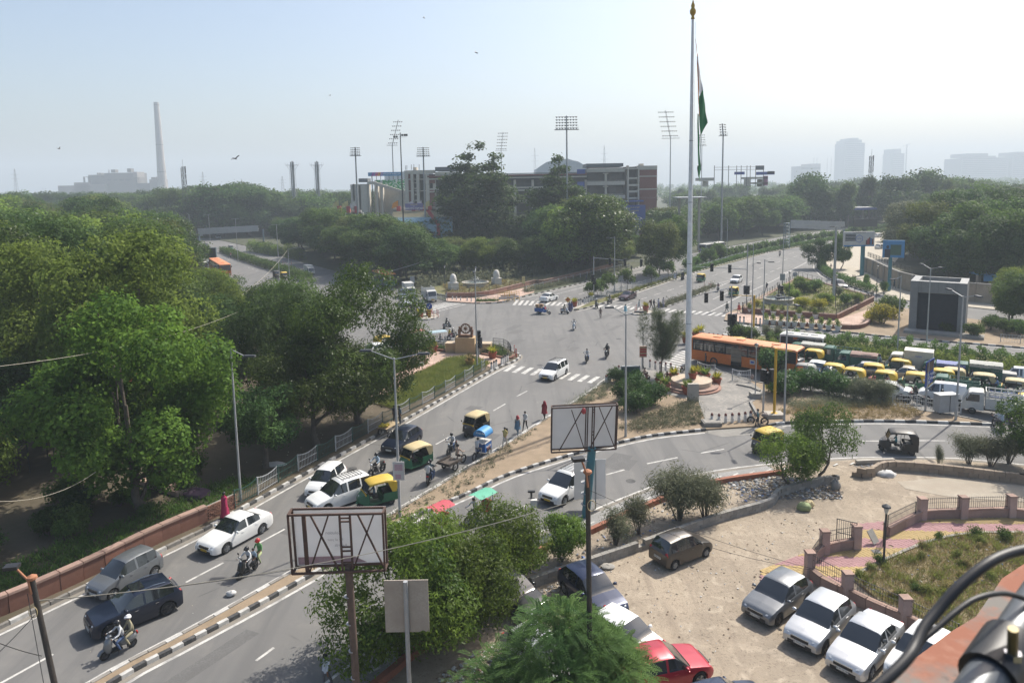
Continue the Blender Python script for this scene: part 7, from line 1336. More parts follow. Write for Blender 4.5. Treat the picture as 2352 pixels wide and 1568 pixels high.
def auto_geo():
 if 'auto' in VG:return VG['auto']
 g={};b=MB();sec=[(.62,.60,.30,1.00),(.85,.58,.30,1.0),(1.02,.47,.36,.95),(1.18,.30,.42,.85),(1.28,.12,.50,.74)];n=10;V=[];F=[]
 for x,w,z0,z1 in sec:
  for j in range(n+1):t=math.pi*j/n;V.append((x,w*math.cos(t)*(1 if abs(math.cos(t))<.9 else 1),z0+(z1-z0)*min(1,math.sin(t)*1.6) if 0<j<n else z0))
 for i in range(4):
  for j in range(n):F.append((i*(n+1)+j,i*(n+1)+j+1,(i+1)*(n+1)+j+1,(i+1)*(n+1)+j))
 F.append(tuple(4*(n+1)+j for j in range(n+1)));b.add(V,F);g['cowl']=b.mesh('cowl',1,40,True)
 b=MB();b.box((.3,0,.30),(1.0,1.22,.08));b.box((-.72,0,.40),(1.06,1.26,.2));[b.box((-.78,s*.62,.62),(.92,.05,.5)) for s in(-1,1)];b.box((-1.24,0,.66),(.06,1.26,.7));b.box((-.28,0,.52),(.06,1.2,.4));g['tub']=b.mesh('body_tub')
 b=MB();st=[(.60,1.58,.56),(.52,1.66,.60),(.2,1.72,.63),(-.5,1.745,.64),(-1.0,1.70,.64),(-1.22,1.55,.63),(-1.30,1.25,.62),(-1.31,.98,.62)];V=[];F=[]
 for i,(x,z,w) in enumerate(st):
  dn=.16 if i<5 else .1;dx=0 if i<5 else .08
  for y,dz in((w,dn),(w*.97,.06),(w*.82,.012),(0,0),(-w*.82,.012),(-w*.97,.06),(-w,dn)):V.append((x+(dx if abs(y)>w*.9 else 0),y,z-dz))
 for i in range(len(st)-1):
  for j in range(6):F.append((i*7+j,i*7+j+1,(i+1)*7+j+1,(i+1)*7+j))
 b.add(V,F);[b.add([(-.62,s*.635,1.56),(-1.26,s*.63,1.5),(-1.29,s*.62,.86),(-.92,s*.63,.86)],[(0,1,2,3) if s>0 else(3,2,1,0)]) for s in(-1,1)];g['canopy']=b.mesh('canopy',1,50)
 b=MB();b.add([(.80,.50,1.02),(.80,-.50,1.02),(.575,-.50,1.56),(.575,.50,1.56)],[(0,1,2,3)]);g['glass']=b.mesh('windscreen')
 b=MB();[b.bar((.82,s*.53,.98),(.58,s*.54,1.6),.025) for s in(-1,1)];b.bar((.82,.53,1.0),(.82,-.53,1.0),.025);b.bar((.80,0,1.0),(.58,0,1.58),.012);[b.bar((-.25,s*.6,.5),(-.3,s*.62,1.62),.02) for s in(-1,1)];b.bar((1.05,0,.5),(1.1,0,.2),.04);b.bar((.75,-.3,1.02),(.75,.3,1.02),.018);[b.bar((.72,s*.56,1.05),(.78,s*.72,1.15),.012) for s in(-1,1)];[b.box((.78,s*.74,1.17),(.02,.1,.14)) for s in(-1,1)];g['frame']=b.mesh('frame')
 b=MB();b.box((-.72,0,.72),(.45,1.1,.14));b.box((-.98,0,.98),(.12,1.1,.45));b.box((.12,0,.62),(.32,.7,.14));g['seat']=b.mesh('seat')
 b=MB();b.lathe([(.11,-.03),(.11,.03),(.02,.05)],(0,0,0),12,axis='x');g['lamp']=b.mesh('headlight',1,40)
 b=MB();b.tube([(1.35-.27*(1+math.cos(t)),0,.22+.27*math.sin(t)) for t in(.3,.9,1.5,2.1,2.7)],.09,6);g['guard']=b.mesh('mudguard',1,50)
 b=MB();b.box((.84,0,.985),(.06,1.14,.12));b.box((-1.278,0,.95),(.012,1.2,.1));g['band']=b.mesh('colour_band')
 VG['auto']=g;return g
mA=M('rickshaw_green',(.02,.13,.06),.4,c2=(.015,.10,.05),sc=2,dust=.1);m_acan=M('canopy_yellow',(.62,.42,.03),.6,c2=(.54,.36,.03),sc=3,dust=.15,bump=.15,bsc=5);m_acream=M('canopy_cream',(.55,.44,.24),.7,c2=(.47,.37,.19),sc=3,bump=.15,bsc=5);m_ablack=M('rickshaw_black',(.02,.02,.022),.45,var=.2,dust=.15);m_ayel=M('rickshaw_yellow',(.60,.38,.03),.45,var=.1);m_agrey=M('canopy_grey',(.30,.30,.29),.6,var=.2,sc=2);m_ablue=M('rickshaw_blue',(.03,.08,.22),.45,var=.15);m_acreamb=M('rickshaw_cream',(.5,.47,.36),.5,var=.1);m_apink=M('rickshaw_pink',(.45,.14,.16),.5,var=.1);m_seatd=M('seat_vinyl',(.03,.03,.03),.6,var=.2)
def auto(p,rz,label,can=None,body=None,band=None,group=None,driver=None,cat='auto rickshaw'):
 g=auto_geo();o=E_('auto_rickshaw',(p[0],p[1],0),rz);body=body or mA
 I_('body_tub',g['tub'],body,o);I_('cowl',g['cowl'],body,o);I_('canopy',g['canopy'],can or m_acan,o);I_('windscreen',g['glass'],G_,o);I_('frame',g['frame'],mT,o);I_('seat',g['seat'],m_seatd,o);I_('headlight',g['lamp'],m_hl,o,(1.16,0,.78));I_('mudguard',g['guard'],body,o);I_('colour_band',g['band'],band or m_ayel,o)
 wheel(o,1.1,0,.215,.1,rim=m_rimd);[wheel(o,-.85,s*.54,.215,.12,rim=m_rimd) for s in(-1,1)];MB().box((1.02,0,.0),(.01,.3,.07)).bd('number_plate',m_plw,o,loc=(-2.3,0,.45))
 if driver:pn((p[0]+math.cos(rz)*.12,p[1]+math.sin(rz)*.12,.12),rz,'seat',driver,(.10,.09,.08),'driver in '+label,s=.95)
 return tag(o,label,cat,group)
def auto2(F,Rr,label,**k):h=hg(Rr,F);c=(F[0]*.45+Rr[0]*.55+math.sin(h)*.28,F[1]*.45+Rr[1]*.55-math.cos(h)*.28);return auto(c,h,label,**k)
auto2(W(1,2,1255,1335),W(1,2,1418,1275),'green rickshaw with a cream canopy behind the poster post',can=m_acream,driver=(.12,.13,.16))
auto2(W(1,3,905,112),W(1,3,1112,62),'green rickshaw with a bright yellow canopy beside the roof-rack van',driver=(.18,.24,.32))
auto2(W(1,2,1770,1052),W(1,2,1915,985),'black and yellow rickshaw with a cream canopy behind the ice cream cart',can=m_acream,body=m_ablack,driver=(.2,.2,.22))
auto2(W(2,2,2050,1190),W(3,2,75,1150),'yellow and black rickshaw on the slip road behind the mango tree',body=m_ablack,driver=(.1,.1,.12))
auto2(W(3,2,955,1160),W(3,2,1200,1185),'plain black rickshaw with a grey roof alone on the slip road',can=m_ablack,body=m_ablack,band=m_ablack,driver=(.05,.3,.35))
for k,x,y,rz_,l in[('E3',160,165,-2.2,'green rickshaw coming down the top road right of the flagpole'),('E3',570,345,-2.2,'green rickshaw behind the signal mast on the top road')]:auto(WK(k,x,y-15),rz_,l)
auto(WK('E6',1790,470),-2.2,'open rickshaw farthest up the top road',can=m_agrey);auto(W(1,2,1075,300),hg(W(1,2,1000,370),W(1,2,1090,350)),'green rickshaw peeping out behind the dense tree')
for x,y,rz_,b_,c_,l in[(800,635,lrd,mA,m_agrey,'small green three-wheeler under the left gantry, nearer'),(880,590,lrd,mA,m_agrey,'small green three-wheeler under the left gantry, farther'),(1715,1050,lrd,m_ablack,m_acan,'black and yellow rickshaw between two lamp posts on the left-hand road'),(1600,1030,lrd,m_ablack,m_ablack,'black three-wheeler beside the lamp post on the left-hand road'),(320,720,lrd,mA,m_acan,'yellow-topped rickshaw on the far side of the left-hand road'),(190,730,lrd,mA,m_acan,'yellow-topped rickshaw at the park edge of the left-hand road'),(660,840,lrd,m_ablack,m_agrey,'dark three-wheeler beside the white beacon van')]:auto(WK('E5',x,y),rz_,l,can=c_,body=b_)
jh=math.atan2(*(lambda d:(d.y,d.x))(W(2,2,2000,400)-W(3,2,1900,640)))
def J(x,y):return WK('F',x,y)
def c3(x,y):return W(3,2,x,y)
for i,(x,y,kw,l) in enumerate([(360,430,{},'yellow-topped rickshaw right behind the orange bus front'),(520,560,dict(body=m_ablue),'rickshaw with blue sides behind the glossy shrubs'),(285,560,dict(can=m_agrey,body=m_ablue),'blue rickshaw with a grey roof half hidden by shrubs'),(690,600,dict(body=m_acreamb),'rickshaw with cream sides in the queue'),(850,560,{},'rickshaw queueing right behind the white estate car'),(950,625,dict(body=m_apink),'rickshaw with pinkish sides in the queue'),(1080,520,{},'rickshaw beside the cream box van'),(1205,640,{},'rickshaw just left of the Raj Ghat sign'),(1520,600,dict(can=m_acream),'cream-topped rickshaw behind the white van'),(1430,610,{},'rickshaw with a yellow top half hidden by the direction sign'),(1770,650,dict(can=m_acream),'cream-topped rickshaw above the white pickup cab'),(2040,700,dict(can=m_acream),'cream-topped rickshaw behind the white pickup'),(2150,840,{},'yellow-topped rickshaw at the picture edge')]):auto(c3(x,y),jh+random.uniform(-.06,.06),l,**kw)
auto(WK('E4',1330,330),jh,'yellow-topped rickshaw hidden behind the orange bus')
for x,y,k,pm,l in[(365,510,'hatch',p_white,'white hatchback just behind the orange bus'),(800,530,'city',p_silver,'white estate car beside the green tempo'),(1140,560,'sedan',p_beige,'beige sedan between two rickshaws'),(985,700,'sedan',p_white,'white sedan nearest the verge in the queue'),(2110,600,'van',p_white,'white van at the picture edge in the queue'),(2150,770,'hatch',p_blueb,'blue car behind the white pickup')]:cA(k,pm,c3(x,y),jh,l)
cA('van',p_white,c3(1455,745),jh,'white delivery van beside the street cabinet',cat='van',sc=1.06)
def truck(p,rz,label,cabm,boxm,L=2.4,Wd=1.5,bh=1.0,top=None,closed=False,slat=False,cat='truck',s=1.0,boxes=0,txt=None):
 o=E_('mini_truck',(p[0],p[1],0),rz);o.scale=(s,)*3;w=Wd/2;b=MB();pr=[(.55,.38),(2.02,.38),(2.05,.62),(1.95,.95),(1.55,1.72),(1.35,1.80),(.62,1.82),(.55,1.7)];b.extr(pr,-w*.95,w*.95);b.bd('cab',cabm,o,30)
 b=MB();b.add([(1.93,-w*.82,1.02),(1.93,w*.82,1.02),(1.60,w*.8,1.66),(1.60,-w*.8,1.66)],[(0,1,2,3)]);b.xf(Matrix.Translation((.02,0,0)));b.bd('windscreen',G_,o)
 for sg in(-1,1):b=MB();b.add([(1.72,sg*(w*.95+.006),1.05),(.85,sg*(w*.95+.006),1.05),(.85,sg*(w*.95+.006),1.62),(1.48,sg*(w*.95+.006),1.62)],[(0,1,2,3) if sg<0 else(3,2,1,0)]);b.bd('side_window',G_,o);b=MB();b.sphere((2.0,sg*w*.7,.72),(.08,.14,.1),8,6);b.bd('headlight',m_hl,o);MB().box((1.7,sg*(w+.08),1.2),(.06,.16,.24)).bd('mirror',mT,o)
 MB().box((0,0,.42),(4.0,Wd*.5,.14)).bd('chassis',mT,o);MB().box((2.05,0,.5),(.04,.5,.12)).bd('number_plate',m_ply,o);z0=.62;xb=.45-L/2
 MB().box((xb,0,z0),(L,Wd*1.04,.1)).bd('bed',boxm,o)
 if closed:MB().box((xb,0,z0+bh/2+.05),(L,Wd*1.06,bh)).bd('box',boxm,o);MB().box((xb,0,z0+bh+.08),(L*1.01,Wd*1.08,.05)).bd('box_roof',top or boxm,o)
 else:
  nb=6
  for sg in(-1,1):
   MB().box((xb,sg*w*1.02,z0+bh*.3),(L,.05,bh*.6)).bd('side_board',boxm,o)
   for k in range(nb):MB().box((xb-L/2+L*(k+.5)/nb,sg*w*1.02,z0+bh*.5),(.07,.07,bh)).bd('stake',boxm,o)
   for z in(.72,.95):MB().box((xb,sg*w*1.02,z0+bh*z),(L,.04,.09)).bd('side_rail',boxm,o)
  MB().box((xb-L/2,0,z0+bh*.4),(.05,Wd,bh*.8)).bd('tail_board',boxm,o);MB().box((xb+L/2,0,z0+bh*.5),(.05,Wd,bh)).bd('head_board',boxm,o)
  if top:
   b=MB();V=[];
   for i,x in enumerate(np.linspace(xb-L/2-.05,xb+L/2+.05,7)):
    for y,z in((-w*1.08,-.28),(-w*1.06,0),(-w*.5,.09),(0,.11),(w*.5,.09),(w*1.06,0),(w*1.08,-.28)):V.append((x,y,z0+bh+z+random.uniform(-.03,.03)))
   b.add(V,[(i*7+j,i*7+j+1,(i+1)*7+j+1,(i+1)*7+j) for i in range(6) for j in range(6)]);b.bd('tarpaulin',top,o,70)
 if txt:[text(txt,.2,m_inkblue,o,(xb,sg*(w*1.06+.01),z0+bh*.75),(math.pi/2,0,0 if sg<0 else math.pi)) for sg in(-1,1)]
 for x in(1.3,-1.05):[wheel(o,x,sg*(w-.1),.28,.16,rim=m_rimd) for sg in(-1,1)]
 return tag(o,label,cat)
m_tgr=M('truck_green',(.015,.11,.08),.45,c2=(.012,.085,.06),sc=2,dust=.1);m_tarp=M('tarp_brown',(.25,.16,.13),.8,c2=(.19,.12,.1),sc=3);m_tarpb=M('tarp_blue',(.10,.13,.33),.7,c2=(.2,.22,.36),sc=3);m_tarpw=M('tarp_pale',(.42,.42,.38),.8,c2=(.3,.3,.27),sc=3);m_twh=M('truck_white',(.58,.58,.55),.55,c2=(.46,.46,.43),sc=1.5,dust=.1);m_cbox=M('box_cream',(.56,.53,.44),.6,c2=(.48,.45,.38),sc=1)
truck(c3(320,390),jh,'green pickup with a pale tarpaulin behind the bus front',m_tgr,m_tgr,top=m_tarpw,bh=1.3);truck(c3(600,430),jh,'green open pickup beside the hedge',m_tgr,m_tgr,bh=1.15,s=1.05);truck(c3(735,480),jh,'green pickup with a brown tarpaulin in the queue',m_tgr,m_tgr,top=m_tarp,bh=1.2,s=1.05)
truck(c3(1180,500),jh,'cream box van by the hedge in the queue',m_twh,m_cbox,closed=True,bh=1.6,s=1.1,txt='FRESH');truck(c3(1450,560),jh,'green pickup with a blue tarpaulin behind the direction sign',m_tgr,m_tgr,top=m_tarpb,bh=1.25);truck(c3(1730,590),jh,'green pickup with a pale tarpaulin right of the lamp post',m_tgr,m_tgr,top=m_tarpw,bh=1.35,s=1.1);truck(c3(1560,690),jh,'green open pickup behind the white delivery van',m_tgr,m_tgr,bh=1.1);truck(c3(1900,600),jh,'small green pickup among motorbikes near the hedge',m_tgr,m_agrey,closed=True,bh=.9,s=.85)
truck(c3(1870,850),jh,'white high-sided pickup nearest in the queue, with lettered side',m_twh,m_twh,bh=1.35,s=1.12,txt='TATAB CITY BENCHES')
truck(WK('E1',700,560),lrd-.2,'white high-sided truck at the left stop line',m_twh,m_twh,bh=1.5,s=1.15,L=2.8);truck(WK('E1',380,500),lrd-.2,'white box truck behind the cars at the left stop line',m_twh,m_twh,closed=True,bh=1.7,s=1.1);truck(W(1,1,480,1115),lrd,'white tank-roofed truck seen above the tree on the left-hand road',m_twh,m_twh,closed=True,bh=1.5)
def bus(F,Bk,Wd,Hh,bodym,roofm,label,side=-1,win=m_win,lower=None,nwin=8,z0=.35,name='bus',plate=True,door=True):
 L=(Vector(F[:2])-Vector(Bk[:2])).length;rz=hg(Bk,F);o=E_(name,((F[0]+Bk[0])/2,(F[1]+Bk[1])/2,0),rz);w=Wd/2;zb=z0+(Hh-z0)*.42;zt=z0+(Hh-z0)*.86
 MB().box((0,0,(z0+zb)/2),(L,Wd,zb-z0)).bd('lower_body',bodym,o);b=MB();V=[]
 for x,dz in((-L/2,.06),(-L/2+.25,0),(L/2-.3,0),(L/2,.1)):
  for y,z in((-w,-.28),(-w*.98,-.08),(-w*.8,0),(w*.8,0),(w*.98,-.08),(w,-.28)):V.append((x,y,Hh+z-dz))
 b.add(V,[(i*6+j,i*6+j+1,(i+1)*6+j+1,(i+1)*6+j) for i in range(3) for j in range(5)]);b.add(V[:6],[(5,4,3,2,1,0)]);b.add(V[-6:],[(0,1,2,3,4,5)]);b.bd('roof',roofm,o,40)
 MB().box((0,0,(zb+zt)/2),(L-.1,Wd-.22,zt-zb)).bd('cabin_interior',mT,o)
 for s in(-1,1):
  for i in range(nwin):
   x0=-L/2+.25+(L-1.6)*i/nwin;x1=x0+(L-1.6)/nwin-.14;q=MB();q.box(((x0+x1)/2,s*(w-.06),(zb+zt)/2+.02),(x1-x0,.05,(zt-zb)*.86));q.bd('window',G_,o);MB().box((x1+.07,s*(w-.03),(zb+zt)/2),(.14,.08,zt-zb)).bd('pillar',mT,o)
   MB().box(((x0+x1)/2,s*(w-.028),zt-(zt-zb)*.33),(x1-x0,.03,.035)).bd('window_bar',mP,o)
 if door:MB().box((L*.36,side*(w+.006),(z0+zt)/2),(1.1,.03,zt-z0)).bd('door',G_,o);MB().box((-L*.05,side*(w+.006),(z0+zt)/2),(1.2,.03,zt-z0)).bd('door',G_,o) if L>9 else None
 MB().box((L/2+.012,0,(zb+zt)/2+.05),(.03,Wd*.9,(zt-zb)*1.1)).bd('windscreen',G_,o);MB().box((-L/2-.012,0,(zb+zt)/2+.1),(.03,Wd*.8,(zt-zb)*.8)).bd('rear_window',G_,o);MB().box((L/2-.05,0,(zb+zt)/2),(.1,Wd,zt-zb+.1)).bd('front_mask',bodym,o);MB().box((-L/2+.05,0,(zb+zt)/2),(.1,Wd,zt-zb+.1)).bd('rear_mask',bodym,o)
 for s in(-1,1):MB().box((L/2+.015,s*w*.7,z0+.35),(.04,.34,.2)).bd('headlight',m_hl,o);MB().box((L/2+.2,s*(w+.1),zt-.3),(.1,.16,.4)).bd('mirror',mT,o);MB().box((-L/2-.015,s*w*.75,z0+.5),(.04,.2,.4)).bd('taillight',m_tl,o)
 for x in(L*.30,-L*.27):[wheel(o,x,s*(w-.12),.48,.28,rim=m_rimd) for s in(-1,1)]
 for x in(-L*.28,-L*.05,L*.28):MB().box((x,0,Hh+.04),(.8,.7,.09)).bd('roof_hatch',roofm,o)
 return o,L
m_bor=M('bus_orange',(.62,.16,.02),.45,c2=(.55,.13,.02),sc=.8,dust=.1);m_boro=M('bus_roof_orange',(.68,.26,.11),.6,c2=(.60,.21,.08),sc=.8)
bf=J(770,440);d_=Vector((math.cos(jh),math.sin(jh),0));brear=W(2,2,1530,420)
fr=W(3,2,175,590);bk=W(2,2,1480,415);fr=Vector((30.2,72.6,0));bk=Vector((21.2,80.2,0))
ob,L=bus(fr,bk,2.5,3.05,m_bor,m_boro,'',side=-1);tag(ob,'long orange low-floor city bus in the jam behind the flagpole','bus')
b=MB();b.box((1.2,-1.262,1.05),(.55,.01,.5));b.bd('route_plate',mW,ob);MB().box((1.2,-1.27,1.05),(.36,.01,.2)).bd('route_mark',m_inkblue,ob)
og,L=bus(WK('E6',540,455),WK('E6',320,490),2.4,2.9,M('bus_grey',(.30,.31,.36),.5,var=.1,sc=.5),mW,'');tag(og,'grey bus with a roof luggage rack parked by the far trees','bus');b=MB();[b.bar((x,-1,3.05),(x,1,3.05),.03) for x in np.linspace(-3,1,8)];[b.bar((-3,s,3.05),(1,s,3.05),.03) for s in(-1,1)];b.bd('roof_rack',mP,og)
or_,L=bus(WK('E5',360,935)+Vector((4.2,-7,0)),WK('E5',360,935),2.4,3.2,M('bus_maroon',(.16,.025,.03),.5,var=.1),mW,'');tag(or_,'maroon bus with a white roof on the left-hand road','bus')
oo,L=bus(WK('E5',800,1010),WK('E5',620,890),2.5,3.05,m_bor,m_boro,'');tag(oo,'orange bus roof above the trees on the left-hand road','bus')
ov,L=bus(WK('E4',2010,420)+d_*-1.4,WK('E4',2010,420)+d_*-6.2,1.9,2.5,m_twh,m_twh,'',nwin=4);ov.location.y+=3.0;tag(ov,'white minibus roof behind the orange bus','bus')
lb,L=bus(WK('D',60,130)+Vector((3,-4,0)),WK('D',60,130)+Vector((-1,3,0)),2.4,3.0,m_tgr,m_boro,'');tag(lb,'bus with a pale orange roof glimpsed through leaves at the left stop line','bus')
def bike_geo():
 g={};b=MB();b.sphere((.12,0,.86),(.27,.14,.13),10,7);g['tank']=b.mesh('tank',1,60);b=MB();b.box((-.32,0,.82),(.62,.24,.09),tx=.95,ty=.7);b.box((-.66,0,.80),(.16,.16,.06));g['seat']=b.mesh('seat')
 b=MB();b.box((.08,0,.45),(.36,.24,.34),tx=.8);b.tube([(.45,0,.95),(.2,0,.75),(-.35,0,.7),(-.62,0,.72)],.03,6);b.tube([(.42,0,.85),(.25,0,.35),(-.2,0,.3)],.03,6);b.tube([(-.2,0,.32),(-.62,.1,.3)],.025,5);b.tube([(-.2,0,.32),(-.62,-.1,.3)],.025,5);[b.bar((-.45,s*.1,.7),(-.6,s*.1,.32),.02) for s in(-1,1)];g['engine']=b.mesh('engine')
 b=MB();[b.bar((.46,s*.08,.95),(.66,s*.08,.30),.025) for s in(-1,1)];b.tube([(.38,-.36,1.02),(.44,-.2,1.05),(.46,0,1.0),(.44,.2,1.05),(.38,.36,1.02)],.017,6);[b.bar((.42,s*.25,1.04),(.40,s*.32,1.2),.01) for s in(-1,1)];[b.box((.39,s*.33,1.23),(.02,.11,.07)) for s in(-1,1)];g['fork']=b.mesh('fork')
 b=MB();b.sphere((.56,0,.92),(.1,.1,.1),8,6);g['headlight']=b.mesh('headlight',1,60);b=MB();b.tube([(.66+.33*math.cos(t),0,.3+.33*math.sin(t)) for t in(.5,1.0,1.6,2.2)],.05,5);b.tube([(-.62+.33*math.cos(t),0,.3+.34*math.sin(t)) for t in(.9,1.6,2.3,2.8)],.06,5);g['mudguard']=b.mesh('mudguard',1,60);b=MB();b.tube([(.2,-.14,.3),(-.1,-.16,.26),(-.75,-.17,.38)],[.025,.035,.05],6);g['exhaust']=b.mesh('exhaust',1,50);b=MB();b.box((-.74,0,.70),(.05,.16,.09));g['taillight']=b.mesh('taillight');VG['bike']=g
 s={};b=MB();b.tube([(.42,0,.28),(.47,0,.5),(.40,0,.78),(.36,0,.95)],[.12,.2,.19,.1],8);s['apron']=b.mesh('apron',1,60);b=MB();b.box((.15,0,.27),(.5,.34,.07));s['floor']=b.mesh('floorboard');b=MB();b.sphere((-.36,0,.52),(.46,.19,.24),12,8);s['rear']=b.mesh('rear_body',1,60);b=MB();b.box((-.34,0,.755),(.72,.28,.1),tx=.95,ty=.75);s['seat']=b.mesh('seat')
 b=MB();b.sphere((.36,0,.98),(.12,.13,.1),10,6);s['headset']=b.mesh('headset',1,60);b=MB();b.tube([(.26,-.34,1.02),(.34,-.12,1.02),(.34,.12,1.02),(.26,.34,1.02)],.017,6);[b.bar((.3,q*.24,1.03),(.27,q*.33,1.2),.01) for q in(-1,1)];[b.box((.26,q*.34,1.23),(.02,.12,.08)) for q in(-1,1)];b.bar((.42,0,.8),(.55,0,.25),.035);s['fork']=b.mesh('handlebar');b=MB();b.tube([(.6+.26*math.cos(t),0,.23+.26*math.sin(t)) for t in(.3,.9,1.6,2.3)],.075,6);s['mudguard']=b.mesh('mudguard',1,60);b=MB();b.sphere((.47,0,.98),(.04,.08,.06),8,6);s['headlight']=b.mesh('headlight',1,60);b=MB();b.box((-.80,0,.62),(.04,.16,.1));s['taillight']=b.mesh('taillight');VG['scoot']=s
bike_geo()
def bike(F,Bk,kind,pm,label,riders=(),cat=None):
 rz=hg(Bk,F);p=((F[0]+Bk[0])/2,(F[1]+Bk[1])/2,0);g=VG['bike' if kind=='bike' else 'scoot'];o=E_('motorcycle' if kind=='bike' else 'scooter',p,rz)
 mm=dict(seat=m_seatd,engine=m_rimd,fork=mT,headlight=m_hl,exhaust=m_chrome,taillight=m_tl,floor=mT,mudguard=pm if kind!='bike' else mT)
 for k,me in g.items():I_(me.name.split('.')[0],me,mm.get(k,pm),o)
 if kind=='bike':wheel(o,.66,0,.30,.09,True,m_rimd);wheel(o,-.62,0,.30,.11,True,m_rimd)
 else:wheel(o,.60,0,.22,.09,False,m_rimd);wheel(o,-.55,0,.22,.1,False,m_rimd)
 tag(o,label,cat or('motorcycle' if kind=='bike' else 'scooter'))
 for i,r in enumerate(riders):
  dz=0 if kind=='bike' else-.07;x=-.10-.42*i if kind=='bike' else-.12-.38*i
  pn((p[0]+math.cos(rz)*x,p[1]+math.sin(rz)*x,dz+.03*i),rz,'ride' if i==0 else 'pillion',*r[:2],r[2],**(r[3] if len(r)>3 else{}))
 return o
HB=dict(head='helmet',headc=(.02,.02,.022));HW=dict(head='helmet',headc=(.6,.6,.58));HR=dict(head='helmet',headc=(.5,.03,.03))
def mk(p,q):return p,q
wht,jean,khaki,blk,grey_,ltb=(.55,.56,.57),(.06,.10,.2),(.30,.27,.18),(.02,.02,.022),(.12,.12,.13),(.32,.42,.52)
bike(W(0,3,885,1372),W(0,3,1112,1262),'scoot',p_steel,'grey scooter carrying two people, at the bottom of the near road',[(wht,jean,'rider in white shirt and jeans on the grey scooter',dict(HB,sleeve=wht)),(khaki,khaki,'pillion in khaki kurta and white turban on the grey scooter',dict(head='turban',headc=(.62,.62,.64),sleeve=khaki))])
bike(W(0,3,1995,712),W(1,3,10,605),'scoot',p_black,'black scooter carrying a family of three',[(wht,grey_,'rider in white shirt and black helmet on the black scooter',dict(HB,sleeve=wht)),(ltb,blk,'child in pale blue squeezed in the middle of the black scooter',dict(s=.8)),((.12,.30,.10),(.35,.4,.2),'pillion in green clothes and red helmet on the black scooter',HR)])
bike(W(1,2,968,1378),W(1,2,1058,1330),'bike',p_black,'black motorcycle beside the white hatchback',[(ltb,(.35,.33,.3),'helmeted rider in pale blue shirt on the black motorcycle',dict(HB,sleeve=ltb))]);bike(W(1,2,1605,1205),W(1,2,1675,1145),'bike',p_black,'motorcycle coming on in front of the ice cream cart',[(wht,jean,'helmeted rider in white shirt before the ice cream cart',dict(HB,sleeve=wht))])
bike(W(1,2,1490,1375),W(1,2,1435,1452),'bike',p_black,'motorcycle with two men riding away beside the flat cart',[((.06,.10,.11),jean,'front rider in dark clothes riding away',HB),(wht,jean,'pillion in white shirt riding away',dict(HB,sleeve=wht))])
bike(WK('E2',655,835),WK('E2',665,770),'scoot',p_silver,'pale scooter riding towards the camera mid-junction',[(wht,grey_,'rider in white shirt on the pale scooter mid-junction',dict(sleeve=wht))]);bike(W(2,2,615,440),W(2,2,640,390),'bike',p_navy,'motorcycle in the junction, left of two abreast',[(wht,jean,'rider in white shirt in the junction, left of two bikes',dict(sleeve=wht))]);bike(W(2,2,778,408),W(2,2,808,350),'bike',p_black,'dark motorcycle in the junction with two people in black',[(blk,blk,'rider in black near the notice board',HB),(blk,blk,'pillion in black near the notice board',HB)])
bike(WK('E1',1020,985),WK('E1',925,1005),'scoot',p_steel,'grey scooter crossing behind the wheel monument',[(blk,blk,'rider in black crossing behind the monument',HB)]);bike(WK('E1',515,725),WK('E1',415,722),'scoot',p_black,'dark scooter waiting at the left stop line',[(blk,grey_,'rider in dark clothes at the left stop line',HB)])
bike(WK('D',1030,800),WK('D',930,815),'bike',p_black,'motorcycle with two riders next to the blue-roofed rickshaw',[(grey_,grey_,'rider with a white helmet behind the monument',HW),((.55,.4,.05),(.3,.05,.08),'pillion in yellow top behind the monument',HW)]);bike(WK('D',330,925),WK('D',255,945),'scoot',p_white,'white scooter with two riders by the bollards',[(wht,(.3,.3,.3),'rider in pale clothes on the white scooter',{}),((.4,.25,.08),grey_,'pillion in ochre top on the white scooter',{})]);bike(WK('D',420,880),WK('D',340,890),'bike',p_black,'dark motorcycle with two riders behind the white scooter',[(blk,blk,'rider in black next to the red-roofed rickshaw',HB),((.25,.32,.42),blk,'pillion in grey-blue next to the red-roofed rickshaw',{})]);bike(WK('D',520,955),WK('D',435,970),'bike',p_red,'red motorcycle with two riders in front of the red-roofed rickshaw',[((.3,.3,.26),grey_,'rider with pale helmet on the red motorcycle',HW),(wht,blk,'pillion in white shirt on the red motorcycle',dict(sleeve=wht))])
bike(WK('E2',575,590),WK('E2',490,580),'scoot',p_silver,'pale scooter beside the refuge pot',[((.2,.2,.15),grey_,'rider in drab clothes beside the refuge pot',HB)]);bike(WK('E2',980,525),WK('E2',940,495),'bike',p_black,'motorcycle coming over the top-road zebra crossing',[((.14,.14,.1),grey_,'rider in brown coming over the zebra crossing',HW)]);bike(WK('E2',1110,465),WK('E2',1165,448),'bike',p_black,'motorcycle just ahead of the maroon sedan',[((.15,.15,.14),grey_,'rider just ahead of the maroon sedan',HB)])
bike(WK('E3',370,285),WK('E3',395,255),'bike',p_black,'motorcycle leaving the hatched median tip',[((.2,.1,.1),grey_,'rider leaving the hatched median tip',HB)]);bike(WK('E6',1220,525),WK('E6',1245,500),'bike',p_black,'motorcycle far up the top road',[(grey_,grey_,'rider far up the top road',HB)]);bike(WK('E6',1870,365),WK('E6',1885,350),'bike',p_black,'farthest motorcycle near the road bend',[(grey_,grey_,'rider farthest away near the road bend',HB)]);bike(WK('E5',870,715),WK('E5',880,700),'bike',p_red,'motorcycle under the left gantry',[((.35,.08,.08),grey_,'rider in red under the left gantry',HB)])
